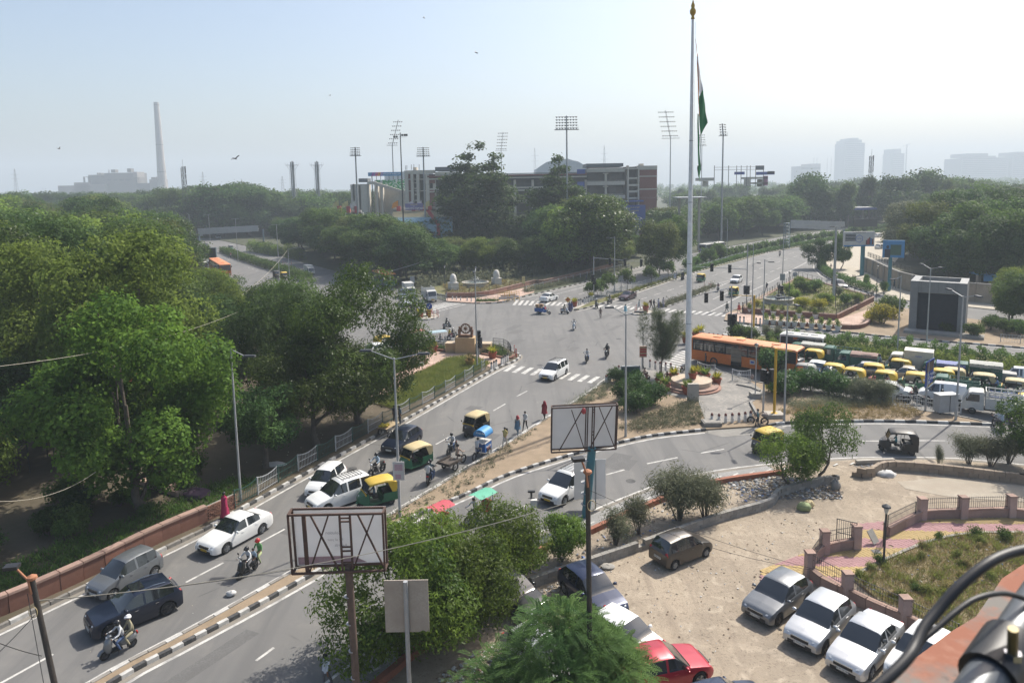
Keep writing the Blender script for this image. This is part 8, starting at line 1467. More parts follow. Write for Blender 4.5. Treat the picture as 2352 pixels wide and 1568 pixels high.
for x,y,l,c in[(885,470,'by the cream van, left',(.5,.52,.55)),(930,470,'by the cream van, right',(.3,.36,.45)),(1700,610,'before the green tarpaulin pickup',(.6,.6,.58)),(1880,650,'behind the white pickup load',(.15,.2,.3)),(1230,760,'beside the direction sign post',blk),(1450,790,'in front of the white van',(.25,.4,.55)),(1905,680,'right of the cream rickshaw',(.2,.3,.5))]:
 p=c3(x,y);f=p+d_*.6;bike(f,p-d_*.6,'bike',p_black,'motorcycle in the queue, '+l,[(c,grey_,'motorcyclist in the queue, '+l,HB)])
p=c3(1925,975);bike(p+Vector((-.1,-.7,0))*-1,p+Vector((.1,.6,0))*-1,'bike',p_black,'motorcycle with two men stopped at the verge end',[(wht,grey_,'rider in white at the verge end',HB),((.35,.42,.5),blk,'pillion in blue-grey at the verge end',HB)]);p=W(2,2,1450,500);bike(p+Vector((.6,.5,0)),p-Vector((.6,.5,0)),'bike',p_black,'parked motorcycle behind the flagpole',[]);p=W(3,2,2060,960);bike(p+Vector((.5,.3,0)),p-Vector((.5,.3,0)),'bike',p_black,'dark motorcycle parked by the picture edge tree',[])
def erick(p,rz,label,can,body,dr):
 o=E_('electric_rickshaw',(p[0],p[1],0),rz);MB().box((-.2,0,.38),(2.1,.95,.12)).bd('floor',body,o);MB().box((-.95,0,.65),(.5,.95,.45)).bd('rear_bench',body,o);MB().box((.2,0,.62),(.3,.9,.1)).bd('seat',m_seatd,o);MB().box((-1.12,0,1.0),(.08,.95,.4)).bd('backrest',m_seatd,o)
 b=MB();[b.bar((x,s*.47,.4),(x,s*.47,1.72),.02) for x in(-1.2,-.1,.7) for s in(-1,1)];[b.bar((-1.2,s*.47,.95),(-.1,s*.47,.95),.015) for s in(-1,1)];b.bar((.85,0,.4),(1.15,0,.95),.03);b.bar((1.05,-.3,1.0),(1.05,.3,1.0),.02);b.bd('frame',m_chrome,o)
 b=MB();V=[(x,y,1.72+dz+(.0 if abs(x)<1 else-.02)) for x in(-1.35,-.6,.2,1.0) for y,dz in((-.58,-.08),(-.5,.03),(0,.08),(.5,.03),(.58,-.08))];b.add(V,[(i*5+j,i*5+j+1,(i+1)*5+j+1,(i+1)*5+j) for i in range(3) for j in range(4)]);b.bd('canopy',can,o,50);b=MB();b.box((.95,0,.62),(.1,.6,.5),tx=.8);b.bd('front_shield',body,o);b=MB();b.sphere((1.1,0,.9),.09,8,6);b.bd('headlight',m_hl,o)
 wheel(o,1.2,0,.25,.08,True);[wheel(o,-.8,s*.48,.25,.1,True) for s in(-1,1)];tag(o,label,'electric rickshaw')
 if dr:pn((p[0]+.2*math.cos(rz),p[1]+.2*math.sin(rz),.05),rz,'seat',dr,grey_,'driver of the '+label,s=.95)
eh=hg(WK('D',480,880),WK('D',640,860));erick(WK('D',525,855),eh,'electric rickshaw with a faded red roof behind the planter',M('canopy_red',(.42,.16,.15),.7,c2=(.35,.1,.1),sc=3),M('erick_maroon',(.12,.01,.02),.4),blk);erick(WK('D',800,865),eh,'electric rickshaw with a pale blue roof beside the monument',M('canopy_blue',(.36,.48,.52),.7,var=.15,sc=3),M('erick_steel',(.4,.42,.44),.4,.4),(.2,.25,.3))
def tri(p,rz,label,kind,rider,rl):
 o=E_('cargo_tricycle',(p[0],p[1],0),rz);b=MB()
 front=kind=='ice'
 bx_=.62 if front else-.55
 b.tube([(-.55 if front else .25,0,.33),(-.35 if front else .3,0,.78)],.02,6);b.tube([(-.6 if front else .95,0,.33),(.1 if front else .35,0,.55),(.25 if front else-.1,0,.45)],.025,6);b.bar((-.38 if front else .30,0,.75),(-.38 if front else .3,0,.86),.02);b.box((-.4 if front else .28,0,.88),(.24,.16,.06))
 if not front:b.bar((.95,0,.33),(.82,0,.95),.02);b.tube([(.72,-.26,1.0),(.82,0,.97),(.72,.26,1.0)],.015,6)
 else:b.tube([(.12,-.4,1.0),(.15,0,1.0),(.12,.4,1.0)],.015,6)
 b.bd('frame',mT,o)
 if front:
  wheel(o,-.85,0,.33,.04,True);[wheel(o,.62,s*.52,.33,.04,True) for s in(-1,1)];mb=M('cart_blue',(.03,.12,.36),.4,var=.15,sc=3);MB().box((.62,0,.72),(1.05,.85,.68)).bd('freezer_box',mb,o);MB().box((.62,0,1.08),(1.08,.88,.05)).bd('lid',mW,o);b=MB();[b.bar((.62+x*.48,y*.4,1.08),(.62+x*.48,y*.4,1.75),.015) for x in(-1,1) for y in(-1,1)];b.bd('canopy_pole',m_chrome,o)
  b=MB();n=8;V=[(.62+x*.62,.52*math.cos(math.pi*i/n),1.72+.42*math.sin(math.pi*i/n)) for x in(-1,1) for i in range(n+1)];b.add(V,[(i,i+1,n+2+i,n+1+i) for i in range(n)]+[tuple(range(n+1)),tuple(range(2*n+1,n,-1))]);b.bd('canopy',M('canopy_ice',(.05,.25,.52),.5,var=.1),o,60);b=MB();b.box((.62,0,1.66),(1.24,1.04,.12));b.bd('valance',M('valance_blue',(.04,.16,.4),.6),o);text('Cream Bell',.17,m_ink,o,(.62,-.44,.75));text('Cream Bell',.17,m_ink,o,(-.02,-.12,1.9),(math.pi/2,0,-math.pi/2))
  MB().box((.62,-.45,.55),(.5,.03,.3)).bd('picture_panel',M('panel_print',(.35,.12,.05),.5,c2=(.05,.1,.3),sc=6),o)
 elif kind=='flat':
  wheel(o,.95,0,.34,.04,True);[wheel(o,-.6,s*.52,.34,.05,True) for s in(-1,1)];mw=M('cart_wood',(.10,.08,.065),.9,c2=(.06,.05,.04),sc=5)
  for k in range(6):MB().box((-.6,-.45+k*.18,.60),(1.5,.165,.04)).bd('plank',mw,o)
  [MB().box((-.6,s*.55,.70),(1.5,.04,.18)).bd('side_rail',mw,o) for s in(-1,1)];MB().box((-1.34,0,.70),(.04,1.06,.18)).bd('tail_rail',mw,o)
 else:
  wheel(o,.95,0,.34,.04,True);[wheel(o,-.55,s*.5,.34,.05,True) for s in(-1,1)];MB().box((-.5,0,.62),(.5,.85,.12)).bd('seat',M('seat_red',(.35,.03,.03),.6),o);MB().box((-.78,0,.95),(.1,.85,.5)).bd('backrest',MATS['seat_red'],o);b=MB();[b.bar((x,s*.42,.6),(x-.05,s*.45,1.7),.018) for x in(-.8,-.1) for s in(-1,1)];b.bd('hood_frame',M('frame_blue',(.04,.12,.3),.5),o)
  V=[(-.45+x*.75,y,1.7+dz) for x in(-1,0,1) for y,dz in((-.55,-.08),(0,.06),(.55,-.08))];b=MB();b.add(V,[(i*3+j,i*3+j+1,(i+1)*3+j+1,(i+1)*3+j) for i in range(2) for j in range(2)]);b.bd('hood',M('hood_green',(.12,.42,.28),.7,var=.15) if kind=='green' else M('hood_red',(.5,.08,.10),.7,var=.15),o,60)
 tag(o,label,'tricycle')
 if rider:pn((p[0]+(-.35 if front else .28)*math.cos(rz),p[1]+(-.35 if front else .28)*math.sin(rz),.03),rz,'ride',*rider,rl,sleeve=rider[0])
h_=hg(W(1,2,1815,1240),W(1,2,1925,1160));q=W(1,2,1870,1225);tri((q.x,q.y+.4),h_,'blue ice cream tricycle with a rounded blue canopy','ice',(wht,(.3,.3,.32)),'man in white shirt pedalling the ice cream tricycle');h_=hg(W(1,2,1620,1330),W(1,2,1735,1270));q=W(1,2,1665,1300);tri((q.x,q.y+.2),h_,'empty flat-bed cargo tricycle riding away','flat',((.45,.32,.24),(.12,.08,.06)),'man in a beige shirt pedalling the flat-bed tricycle')
hr=hg(W(1,3,1200,300),W(1,3,2141,-150));tri(W(1,3,1860,215),hr+math.pi,'cycle rickshaw with a green hood above the mango tree','green',((.5,.5,.48),grey_),'man pulling the green-hooded cycle rickshaw');tri(W(1,3,1500,330),hr+math.pi,'cycle rickshaw with a red hood behind the mango tree','red',None,'')
p=WK('E2',230,590);rz_=hg(WK('E2',170,590),WK('E2',320,600));o=E_('cargo_loader',(p.x,p.y,0),rz_);mb=MATS['cart_blue'];MB().box((-.35,0,.55),(1.5,1.0,.3)).bd('cargo_bed',mb,o);[MB().box((-.35,s*.5,.85),(1.5,.03,.35)).bd('side_rail',mb,o) for s in(-1,1)];MB().box((.55,0,.5),(.4,.7,.3)).bd('seat_base',mb,o);b=MB();b.bar((.9,0,.5),(1.2,0,1.0),.03);b.bar((1.1,-.3,1.05),(1.1,.3,1.05),.02);b.bd('steering',mT,o);wheel(o,1.25,0,.26,.09);[wheel(o,-.5,s*.5,.26,.1) for s in(-1,1)];tag(o,'blue electric cargo three-wheeler loaded with boxes','three-wheeler')
m_card=M('cardboard',(.34,.22,.13),.85,var=.2,sc=3)
for i,(x,y,z,l) in enumerate([(-.75,.2,1.0,'lower rear'),(-.2,-.2,1.0,'lower front'),(-.7,-.25,1.45,'top rear'),(-.15,.2,1.45,'top front')]):q=MB().box((0,0,0),(.52,.46,.44)).bd('cardboard_box',m_card,loc=(p.x+x*math.cos(rz_)-y*math.sin(rz_),p.y+x*math.sin(rz_)+y*math.cos(rz_),z-.08),rz=rz_);tag(q,f'cardboard box on the blue loader, {l}','box')
pn((p.x+.5*math.cos(rz_),p.y+.5*math.sin(rz_),.05),rz_,'seat',(.42,.05,.09),grey_,'person in red driving the blue loader')
# ================================================================ pedestrians
def ped(p,rz,pose,shirt,trous,label,**k):return pn((p[0],p[1],k.pop('z',0.0)),rz,pose,shirt,trous,label,**k)
r1a=math.atan2(r1 .y,r1 .x)
ped(W(1,2,2085,1140),r1a+math.pi,'walk',(.50,.42,.16),(.50,.47,.42),'man in pale yellow shirt and white trousers walking on the verge',extra={'bag':(.05,.05,.05)},z=.1)
ped(W(2,2,48,1035),r1a+math.pi,'walk2',(.52,.48,.40),(.08,.16,.24),'person with red headscarf, cream shirt and blue wrap skirt',head='scarf',headc=(.35,.05,.06),extra={'kurta':(.10,.18,.26)},z=.1)
ped(W(2,2,112,990),r1a+math.pi,'walk',(.52,.54,.53),blk,'man in white shirt and black trousers with a shoulder bag',sleeve=(.52,.54,.53),z=.05)
ped(W(2,2,272,893),r1a+math.pi,'walk2',(.25,.02,.035),(.05,.03,.03),'woman in a dark red shawl and tunic at the road edge',head='scarf',headc=(.25,.02,.035),extra={'kurta':(.25,.03,.04)})
ped(W(1,2,1207,948),r1a+2.6,'stand',(.10,.15,.18),(.05,.06,.07),'man in dark clothes with an orange scarf at the hand cart',z=.13);ped(W(1,2,1163,945),r1a+2.9,'stand',(.06,.06,.08),(.05,.05,.06),'second person in black standing by the hand cart',z=.13)
ped(W(0,3,1885,205),r1a,'walk',(.36,.02,.08),(.30,.02,.07),'woman in a crimson dress walking beside the brick wall',extra={'saree':(.36,.02,.08)},z=.15,sleeve=(.36,.02,.08))
ped(WK('E1',965,568),-.3,'walk',(.12,.12,.14),(.05,.05,.06),'man walking past the pink wall by the left stop line',z=.15)
ped(WK('E2',825,160),2.4,'walk2',(.07,.08,.10),(.05,.05,.06),'lone man in dark clothes walking at the top-road kerb')
ped(WK('E2',1358,10),1.0,'walk',(.4,.4,.42),(.1,.1,.12),'left walker of three on the far top-road kerb');ped(WK('E2',1395,8),1.0,'walk2',(.6,.6,.58),(.5,.5,.5),'middle walker in white of three on the far top-road kerb');ped(WK('E2',1432,38),1.0,'walk',(.05,.05,.06),(.05,.05,.06),'right walker in black of three on the far top-road kerb')
ped(WK('E2',600,562),1.2,'walk',(.06,.06,.13),(.06,.06,.13),'person in dark blue dress crossing beside the refuge pot',extra={'saree':(.07,.07,.15)});ped(WK('E2',625,560),1.2,'walk2',(.10,.10,.2),(.06,.06,.12),'second person crossing beside the refuge pot, carrying a white bag',extra={'kurta':(.1,.1,.2)})
ped(WK('E2',1015,652),-1.6,'walk',(.14,.09,.07),(.12,.09,.07),'thin man in brown walking alone across the junction',sleeve=(.14,.09,.07));ped(WK('E2',1350,600),.6,'walk2',(.26,.50,.56),(.4,.5,.52),'woman in pale turquoise tunic crossing by the lamp post',extra={'kurta':(.26,.50,.56)})
ped(WK('E2',1535,535),.5,'walk',(.58,.57,.53),(.56,.55,.52),'man in white kurta crossing near the potted refuge',extra={'kurta':(.58,.57,.53)},sleeve=(.58,.57,.53));ped(WK('E2',1695,530),.5,'walk',blk,(.06,.06,.07),'left person of a pair in dark clothes on the crossing',extra={'bag':(.1,.03,.03)});ped(WK('E2',1733,528),.5,'walk2',(.04,.04,.05),blk,'right person of a pair in dark clothes on the crossing')
ped(WK('E2',1795,515),.5,'stand',(.5,.5,.52),(.15,.14,.3),'woman in white top and violet trousers waiting at the median');ped(WK('E2',1860,500),.5,'stand',(.48,.42,.40),(.2,.2,.4),'woman in pale clothes waiting behind the violet-trousered one',extra={'kurta':(.48,.42,.40)})
ped(WK('E2',2010,140),1.0,'walk',(.42,.45,.5),(.4,.42,.45),'pale-dressed person of the couple by the median trees',extra={'kurta':(.42,.45,.5)});ped(WK('E2',2030,138),1.0,'walk2',(.3,.3,.33),(.1,.1,.12),'companion of the pale-dressed person by the median trees');ped(WK('E2',2110,138),-2.2,'walk',blk,blk,'woman in a black robe walking in the top road',head='scarf',headc=blk,extra={'saree':blk});ped(WK('E2',2125,132),-2.2,'walk2',blk,blk,'second woman in a black robe close beside the first',head='scarf',headc=(.03,.03,.03),extra={'saree':(.03,.03,.035)})
ped(WK('E3',495,525),2.6,'walk',(.08,.09,.08),(.09,.09,.08),'man in dark kurta carrying a bundle onto the crossing',extra={'kurta':(.08,.09,.08)});ped(WK('E3',645,555),2.6,'walk2',(.5,.06,.05),(.5,.45,.42),'person in red and white near the garden corner',extra={'kurta':(.5,.06,.05)},z=.15);ped(WK('E3',690,550),2.6,'stand',(.04,.04,.045),(.04,.04,.045),'tall person in black near the garden corner',z=.15);ped(WK('E3',990,270),-2.4,'walk',(.06,.07,.08),(.05,.05,.06),'man in dark jacket walking along the garden railing',extra={'bag':(.04,.05,.06)})
ped(W(3,1,562,1090),2.3,'walk',(.12,.07,.08),(.06,.06,.07),'man striding along behind the slip-road hedge',z=.15);ped(W(3,1,1130,1250),2.0,'walk2',(.05,.10,.13),(.04,.05,.06),'person walking beside the curved boundary wall',z=.15)
for x,y,l in[(715,1165,'left'),(762,1165,'middle'),(780,1165,'right')]:ped(W(3,1,x,y),2.0,'squat',(.12,.05,.05),(.08,.05,.05),f'person sitting on the beige pavement edge, {l} of three',z=.15)
for x,y,c,a,l in[(1108,540,(.4,.25,.2),.5,'bare-shouldered person sitting behind the shrubs, left'),(1128,580,(.30,.14,.09),.9,'person in brown sitting behind the shrubs, right'),(1232,570,(.05,.07,.08),-1,'person in dark clothes sitting under the casuarina'),(1298,568,(.22,.08,.07),-2,'person in a reddish shawl sitting under the casuarina')]:ped(W(2,2,x,y),a,'squat',c,(.08,.07,.06),l,z=.15)
q=WK('E4',935,640);ped(q+Vector((0,1.6,0)),jh,'stand',blk,blk,'person in black standing between railing and bus',s=.95)
ped(W(1,1,0,0),0,'stand',blk,blk,'x') if 0 else None
ped(W(1,3,590,1640),r1a,'walk',(.55,.6,.66),grey_,'man in pale blue shirt at the bottom edge under the mango tree')
ped(WK('E6',300,520),.8,'stand',(.5,.5,.45),(.3,.3,.28),'left person standing behind the grey bus');ped(WK('E6',318,518),.8,'stand',(.55,.55,.5),(.35,.33,.3),'right person standing behind the grey bus');ped(WK('E6',550,475),.8,'stand',(.1,.1,.12),(.08,.08,.1),'person standing in front of the grey bus')
for x,y,c,l in[(1850,200,(.5,.1,.1),'left'),(1870,205,(.1,.1,.3),'middle'),(1890,203,(.4,.35,.1),'right')]:pass
def bicycle(F,Bk,label,load=True):
 rz=hg(Bk,F);p=((F[0]+Bk[0])/2,(F[1]+Bk[1])/2,0);o=E_('bicycle',p,rz);wheel(o,.55,0,.34,.035,True,mT);wheel(o,-.55,0,.34,.035,True,mT);b=MB();[b.tube(q,.016,6) for q in([(.55,0,.34),(.42,0,.95)],[(.42,0,.85),(-.15,0,.8)],[(.44,0,.75),(-.08,0,.28)],[(-.15,0,.85),(-.08,0,.28)],[(-.08,0,.28),(-.55,0,.34)],[(-.15,0,.75),(-.55,0,.34)])];b.bd('frame',mT,o);b=MB();b.tube([(.32,-.28,1.0),(.42,0,.98),(.32,.28,1.0)],.013,6);b.bd('handlebar',m_chrome,o);b=MB();b.sphere((-.17,0,.9),(.14,.07,.035),8,6);b.bd('saddle',m_seatd,o);MB().box((-.55,0,.74),(.42,.16,.02)).bd('carrier',mT,o);b=MB();b.bar((-.08,-.1,.28),(-.2,-.12,.2),.012);b.bar((-.08,.1,.28),(.04,.12,.36),.012);b.bd('pedal',mT,o);tag(o,label,'bicycle')
 if load:b=MB();b.sphere((0,0,.12),(.3,.22,.2),8,6);b.sphere((.1,.12,.22),(.16,.14,.12),8,6);q=b.bd('bundle',M('bundle_cloth',(.28,.24,.21),.9,c2=(.16,.13,.12),sc=6),loc=(p[0]-.55*math.cos(rz),p[1]-.55*math.sin(rz),.76));tag(q,'lumpy bundle tied on the bicycle carrier','bundle')
bicycle(WK('E4',1575,1470),WK('E4',1800,1490),'black bicycle being pushed past the bollards');q=WK('E4',1690,1540);ped(q,hg(WK('E4',1800,1490),WK('E4',1575,1470)),'push',(.05,.14,.17),blk,'man in teal shirt pushing the black bicycle')
q=W(1,2,1110,1010);o=E_('hand_cart',(q.x,q.y,.0),r1a);mw=MATS['cart_wood'];mp=M('cart_plywood',(.45,.34,.2),.85,var=.15,sc=3)
for k in range(4):MB().box((0,-.36+k*.24,.72),(1.9,.225,.04)).bd('plank',mp,o)
[wheel(o,x,s*.5,.3,.05,True) for x in(-.55,.55) for s in(-1,1)];b=MB();[b.bar((x,s*.4,.3),(x,s*.4,.7),.03) for x in(-.8,.8) for s in(-1,1)];b.bd('leg',mw,o);tag(o,'wooden vendor hand cart at the kerb railing','cart')
b=MB();[b.sphere((random.uniform(-.35,.35),random.uniform(-.3,.3),.1+random.uniform(0,.12)),(.13,.1,.09),7,5) for _ in range(26)];q2=b.bd('fruit_heap',M('marigold',(.55,.38,.03),.7,c2=(.25,.32,.03),sc=9),loc=(q.x-.62*math.cos(r1a),q.y-.62*math.sin(r1a),.76));tag(q2,'heap of yellow and green fruit on the hand cart','fruit')
# ================================================================ flag island
PLAZA=v2(W(2,2,1420,520),W(2,2,1060,480),W(2,2,880,560),W(2,2,1100,650),W(2,2,1290,690),W(2,2,1560,760),W(2,2,1610,900),W(2,2,1650,950),W(2,2,2010,900),W(2,2,1990,770),W(2,2,2080,720),W(2,2,2130,690),W(2,2,2000,590),W(2,2,1690,485))
sheet('paved_plaza',PLAZA,.16,m_plaza,h=.1)
DRV=v2(W(2,2,1640,955),W(2,2,2010,905),W(3,2,40,935),W(3,2,160,960),W(2,2,2141,1010),W(2,2,1760,1040),W(2,2,1640,1010));sheet('driveway',DRV,.012,mC)
fc=WK('E4',645,915);fx,fy=fc.x,fc.y;m_cream2=M('plinth_stone',(.50,.40,.30),.8,c2=(.43,.34,.25),sc=1.2)
o=E_('flag_plinth',(fx,fy,.14));k_=fy/CF/3.92/1.7415
for r_,z0,z1,m in[(465*k_,0,.16,m_pink),(425*k_,.16,.34,m_cap),(320*k_,.34,.82,m_cream2)]:b=MB();b.lathe([(r_,z0),(r_*1.005,z1-.06),(r_,z1),(r_*.5,z1+.005)],n=48);b.bd('stone_tier',m,o,40)
tag(o,'round tiered stone plinth at the foot of the flagpole','plinth')
pb=Vector((fx-.25,fy+.35,.9));tz=P(1595,45,pb.y).z;fz=P(1596,14,pb.y).z;o=E_('flagpole',pb);b=MB();m_fp=M('flagpole_white',(.8,.81,.81),.4,c2=(.74,.75,.75),sc=.3)
b.tube([(0,0,0),(0,0,tz*.33),(0,0,tz*.66),(0,0,tz-.9)],[.30,.245,.175,.12],20);b.bd('pole',m_fp,o,40);b=MB();[b.lathe([(.315-z*.0055,z),(.33-z*.0055,z+.04),(.315-z*.0055,z+.08)],n=20,cap=False) for z in(5.6,11.6,17.6,23.5)];b.lathe([(.5,0),(.5,.06)],n=16);b.bd('flange',mP,o)
b=MB();b.lathe([(.12,tz-.9),(.2,tz-.85),(.12,tz-.6),(.28,tz-.35),(.3,tz-.1),(.15,tz+.15),(.2,tz+.35),(.1,tz+.6),(.02,tz+.9)],n=14);b.bd('gold_finial',M('gold_paint',(.45,.28,.04),.35,.6),o,50);b=MB();b.bar((0,0,tz+.8),(0,0,fz+.6),.015);b.bd('lightning_rod',mD,o);b=MB();b.bar((.3,-.1,.5),(.24,-.05,tz-1.2),.012);b.bd('halyard',mP,o);tag(o,'very tall white flagpole with a gold finial','flagpole')
mf_s=M('flag_saffron',(.62,.18,.03),.8,var=.1,fine=0);mf_w=M('flag_white',(.62,.63,.63),.8,var=.06,fine=0);mf_g=M('flag_green',(.02,.17,.06),.8,var=.15,sc=.5,fine=0)
of=E_('national_flag',(pb.x,pb.y,0))
def fpoly(name,L,mat,y0,y1):
 n=14;V=[];m=len(L)//2;lft,rgt=L[:m],L[m:]
 def at(side,f):
  t=f*(len(side)-1);i=min(int(t),len(side)-2);q=t-i;return side[i][0]+(side[i+1][0]-side[i][0])*q,side[i][1]+(side[i+1][1]-side[i][1])*q
 for i in range(n+1):
  a,c=at(lft,i/n),at(rgt,i/n)
  for j in range(7):f=j/6;p=P(*K('H',a[0]+(c[0]-a[0])*f,a[1]+(c[1]-a[1])*f),pb.y);V.append((p.x-pb.x,y0+(y1-y0)*f+.10*math.sin(f*5+i*.35)+.07*math.sin(i*.8),p.z))
 b=MB();b.add(V,[(i*7+j,i*7+j+1,(i+1)*7+j+1,(i+1)*7+j) for i in range(n) for j in range(6)]);b.bd(name,mat,of,80)
fpoly('saffron_band',[(357,310),(360,380),(363,450),(358,312),(368,375),(378,442)],mf_s,-.2,.1);fpoly('white_band',[(363,448),(371,600),(381,762),(378,440),(398,570),(418,700)],mf_w,-.2,.15);fpoly('green_band',[(380,760),(381,905),(388,1070),(418,698),(438,830),(455,962)],mf_g,-.2,.2);fpoly('green_band',[(366,890),(367,1150),(374,1405),(380,900),(388,1120),(398,1330)],mf_g,-.35,.0);fpoly('saffron_fold',[(362,452),(367,690),(373,905),(368,520),(378,740),(381,915)],mf_s,-.4,-.3)
fpoly('white_fold',[(386,1060),(388,1200),(390,1300),(389,1062),(392,1200),(396,1310)],mf_w,-.3,-.25);fpoly('green_tail',[(365,1300),(370,1370),(386,1425),(396,1300),(397,1360),(392,1425)],mf_g,-.3,.1);tag(of,'limp saffron, white and green national flag hanging on the tall pole','flag')
for i,(x,y,s,l) in enumerate([(150,890,1.0,'leftmost red pot beside the flag plinth'),(372,825,1.1,'red pot with a leafy plant behind the plinth, by the seated people'),(242,975,1.05,'red pot at the plinth edge above the weeds'),(742,790,1.05,'red pot right behind the flagpole'),(860,830,1.15,'red pot with a large spiky plant on the right of the plinth'),(662,905,1.0,'red pot on the plinth in front of the pole'),(580,1030,1.1,'red pot with a spiky plant next to the grey pillar'),(1045,885,1.0,'rightmost red pot beside the plinth')]):pot(WK('E4',x,y),m_terra,f'spiky{i % 3}',LY if i%2 else LL,l,s*1.35,z=.9 if i==5 else .18)
for k,x,y,m,l in[('E4',560,215,m_terra,'red pot at the zebra crossing behind the casuarina'),('E4',720,150,m_terra,'red pot on the hedge island tip'),('E4',790,105,m_wpot,'white pot with yellow leaves on the hedge island tip'),('E1',555,835,m_terra,'larger pot on the left refuge island'),('E1',685,800,m_terra,'pot behind the keep-left sign'),('E2',662,500,m_terra,'terracotta pot on the small refuge by the crossing'),('E2',1622,560,m_terra,'terracotta pot on the round refuge'),('E2',885,415,m_wpot,'white tub at the foot of the signal post'),('D',738,980,m_terra,'terracotta pot left of the wheel monument'),('D',1475,1060,m_terra,'terracotta pot right of the wheel monument'),('D',1190,1160,M('ochre_pot',(.42,.26,.06),.7),'ochre pot with a dead plant on the park paving')]:pot(WK(k,x,y),m,'spiky1',LY if 'dead' not in l else L_DRY,l,1.5)
q=WK('E4',672,1130);b=MB();b.box((0,0,.85),(1.0,.5,1.7),ty=.8);o=b.bd('stone_pillar',m_concl,loc=(q.x,q.y,.1));tag(o,'plain grey inscription pillar before the flag plinth','pillar')
b=MB();b.lathe([(.13,0),(.13,.5),(.10,.53),(.10,.58),(.13,.61),(.13,.70)],n=10);BOL1=b.mesh('shaft',1,40);b=MB();b.lathe([(.115,.70),(.125,.78),(.06,.9),(.01,.92)],n=10);BOL2=b.mesh('cap',1,40)
m_bcap=M('bollard_cap',(.16,.045,.035),.7);m_bwh=M('bollard_white',(.7,.68,.65),.8,c2=(.5,.48,.45),sc=5)
def bo(k,L,label,group,cap=m_bcap,s=1.0,z=.12):
 for x,y in L:p=WK(k,x,y) if isinstance(k,str) else W(*k,x,y);o=E_('bollard',(p.x,p.y,z));o.scale=(s,s,s*1.05);I_('shaft',BOL1,m_bwh,o);I_('cap',BOL2,cap,o);tag(o,label,'bollard',group)
bo('E4',[(970,1470),(1080,1480),(1185,1475),(1288,1470),(1393,1462),(1490,1448),(1577,1432)],'white bollard with red cap in the row across the plaza driveway','driveway bollards',z=.02);bo('E4',[(0,605),(85,632),(160,640),(245,652),(325,662)],'white bollard in the row behind the casuarina','casuarina bollards');bo('E4',[(795,175),(858,178),(925,165),(995,175),(1062,183),(1138,190)],'white bollard in the row on the hedge island tip','hedge tip bollards')
m_dcap=M('bollard_dark_cap',(.05,.045,.04),.7);bo('D',[(235,1052),(275,1048),(318,1045),(412,1008),(450,998),(490,982),(530,970)],'white bollard in the row by the waiting scooters','park slip bollards',m_dcap);bo('D',[(1463,1205),(1495,1188),(1523,1172),(1590,1138),(1612,1126),(1638,1110),(1665,1095)],'white bollard in the row at the island tip','island tip bollards',m_dcap)
bo('E1',[(1060,557),(1122,564),(1187,570),(1290,577),(1355,585)],'short white bollard on the pavement before the fountain corner','fountain corner bollards',m_dcap,.95);bo('E1',[(430,808)],'single white bollard at the left end of the refuge',None,m_dcap);bo('E2',[(695,492),(725,485),(750,476),(800,458),(830,450),(862,442)],'white bollard in the row along the median tip','median tip bollards',m_dcap,1.15);bo('E3',[(658,667),(707,672),(860,688),(910,692)],'dark-capped bollard on the garden corner pavement','garden corner bollards',m_dcap);bo((2,2),[(870,535),(893,520),(788,605),(803,595),(818,583)],'white bollard near the notice board and crossing','notice board bollards')
b=MB();b.tube([(0,0,0),(0,0,1.05)],.05,8);FLEX=b.mesh('tube',1,40);m_fr=M('flex_red',(.5,.06,.04),.5)
for k,L,l in[('D',[(1748,992),(1767,1037),(1776,1042)],'red flexible lane post at the island tip'),('E1',[(742,782),(768,842),(815,797),(835,827)],'red flexible lane post on the left refuge'),('E2',[(1480,580),(1500,555),(1545,598),(1643,595)],'red flexible lane post on the round refuge'),('E3',[(208,230),(268,232),(292,240)],'red flexible lane post on the hatched median tip'),('E5',[(1690,828),(1712,835),(1742,840),(1802,860),(1828,820)],'red flexible lane post by the left-hand road')]:
 for x,y in L:p=WK(k,x,y);o=E_('lane_post',(p.x,p.y,.08));I_('tube',FLEX,m_fr,o);q=MB();q.lathe([(.055,.55),(.055,.65)],n=8,cap=False);q.lathe([(.055,.8),(.055,.88)],n=8,cap=False);q.bd('reflective_band',mW,o);tag(o,l,'lane post',l+'s')
rL(v2(WK('E4',745,690),WK('E4',1015,740)),1.25,2.2,.16,mw_,'white dipped railing panel in front of the orange bus, left',.15,.04,arch=.14);rL(v2(WK('E4',1020,745),WK('E4',1285,815)),.95,4.5,0,mw_,'sagging chain between the two plaza railing panels',.15,.02,arch=.25,chain=True);rL(v2(WK('E4',1290,815),WK('E4',1570,828)),1.25,2.2,.16,mw_,'white dipped railing panel with hung bags, right',.15,.04,arch=.14)
rL(v2(c3(1040,780),c3(1220,790),c3(1420,830),c3(1610,860)),1.1,2.0,.18,mw_,'pale railing in front of the queue beside the street cabinet',.13,.035,arch=.16)
for x,y,c,l in[(1385,745,(.6,.6,.6),'white plastic bag hung on the plaza railing'),(1590,770,(.28,.22,.2),'woven basket bag hung on the plaza railing')]:p=WK('E4',x,y+60);b=MB();b.sphere((0,0,.7),(.2,.12,.25),8,6);b.bar((0,0,.9),(0,0,1.1),.02);o=b.bd('hanging_bag',cloth(c),loc=(p.x,p.y-.15,0));tag(o,l,'bag')
wR('plaza_edge',v2(WK('E4',1360,880),WK('E4',1600,930),WK('E4',1720,985)),.25,.25,.8,mC,None,'broken low kerb edging at the plaza side');wR('plaza_edge',v2(WK('E4',1570,1160),WK('E4',1640,1290),WK('E4',1690,1370)),.3,.22,.7,mC,None,'tilted grey kerb edging beside the bicycle')
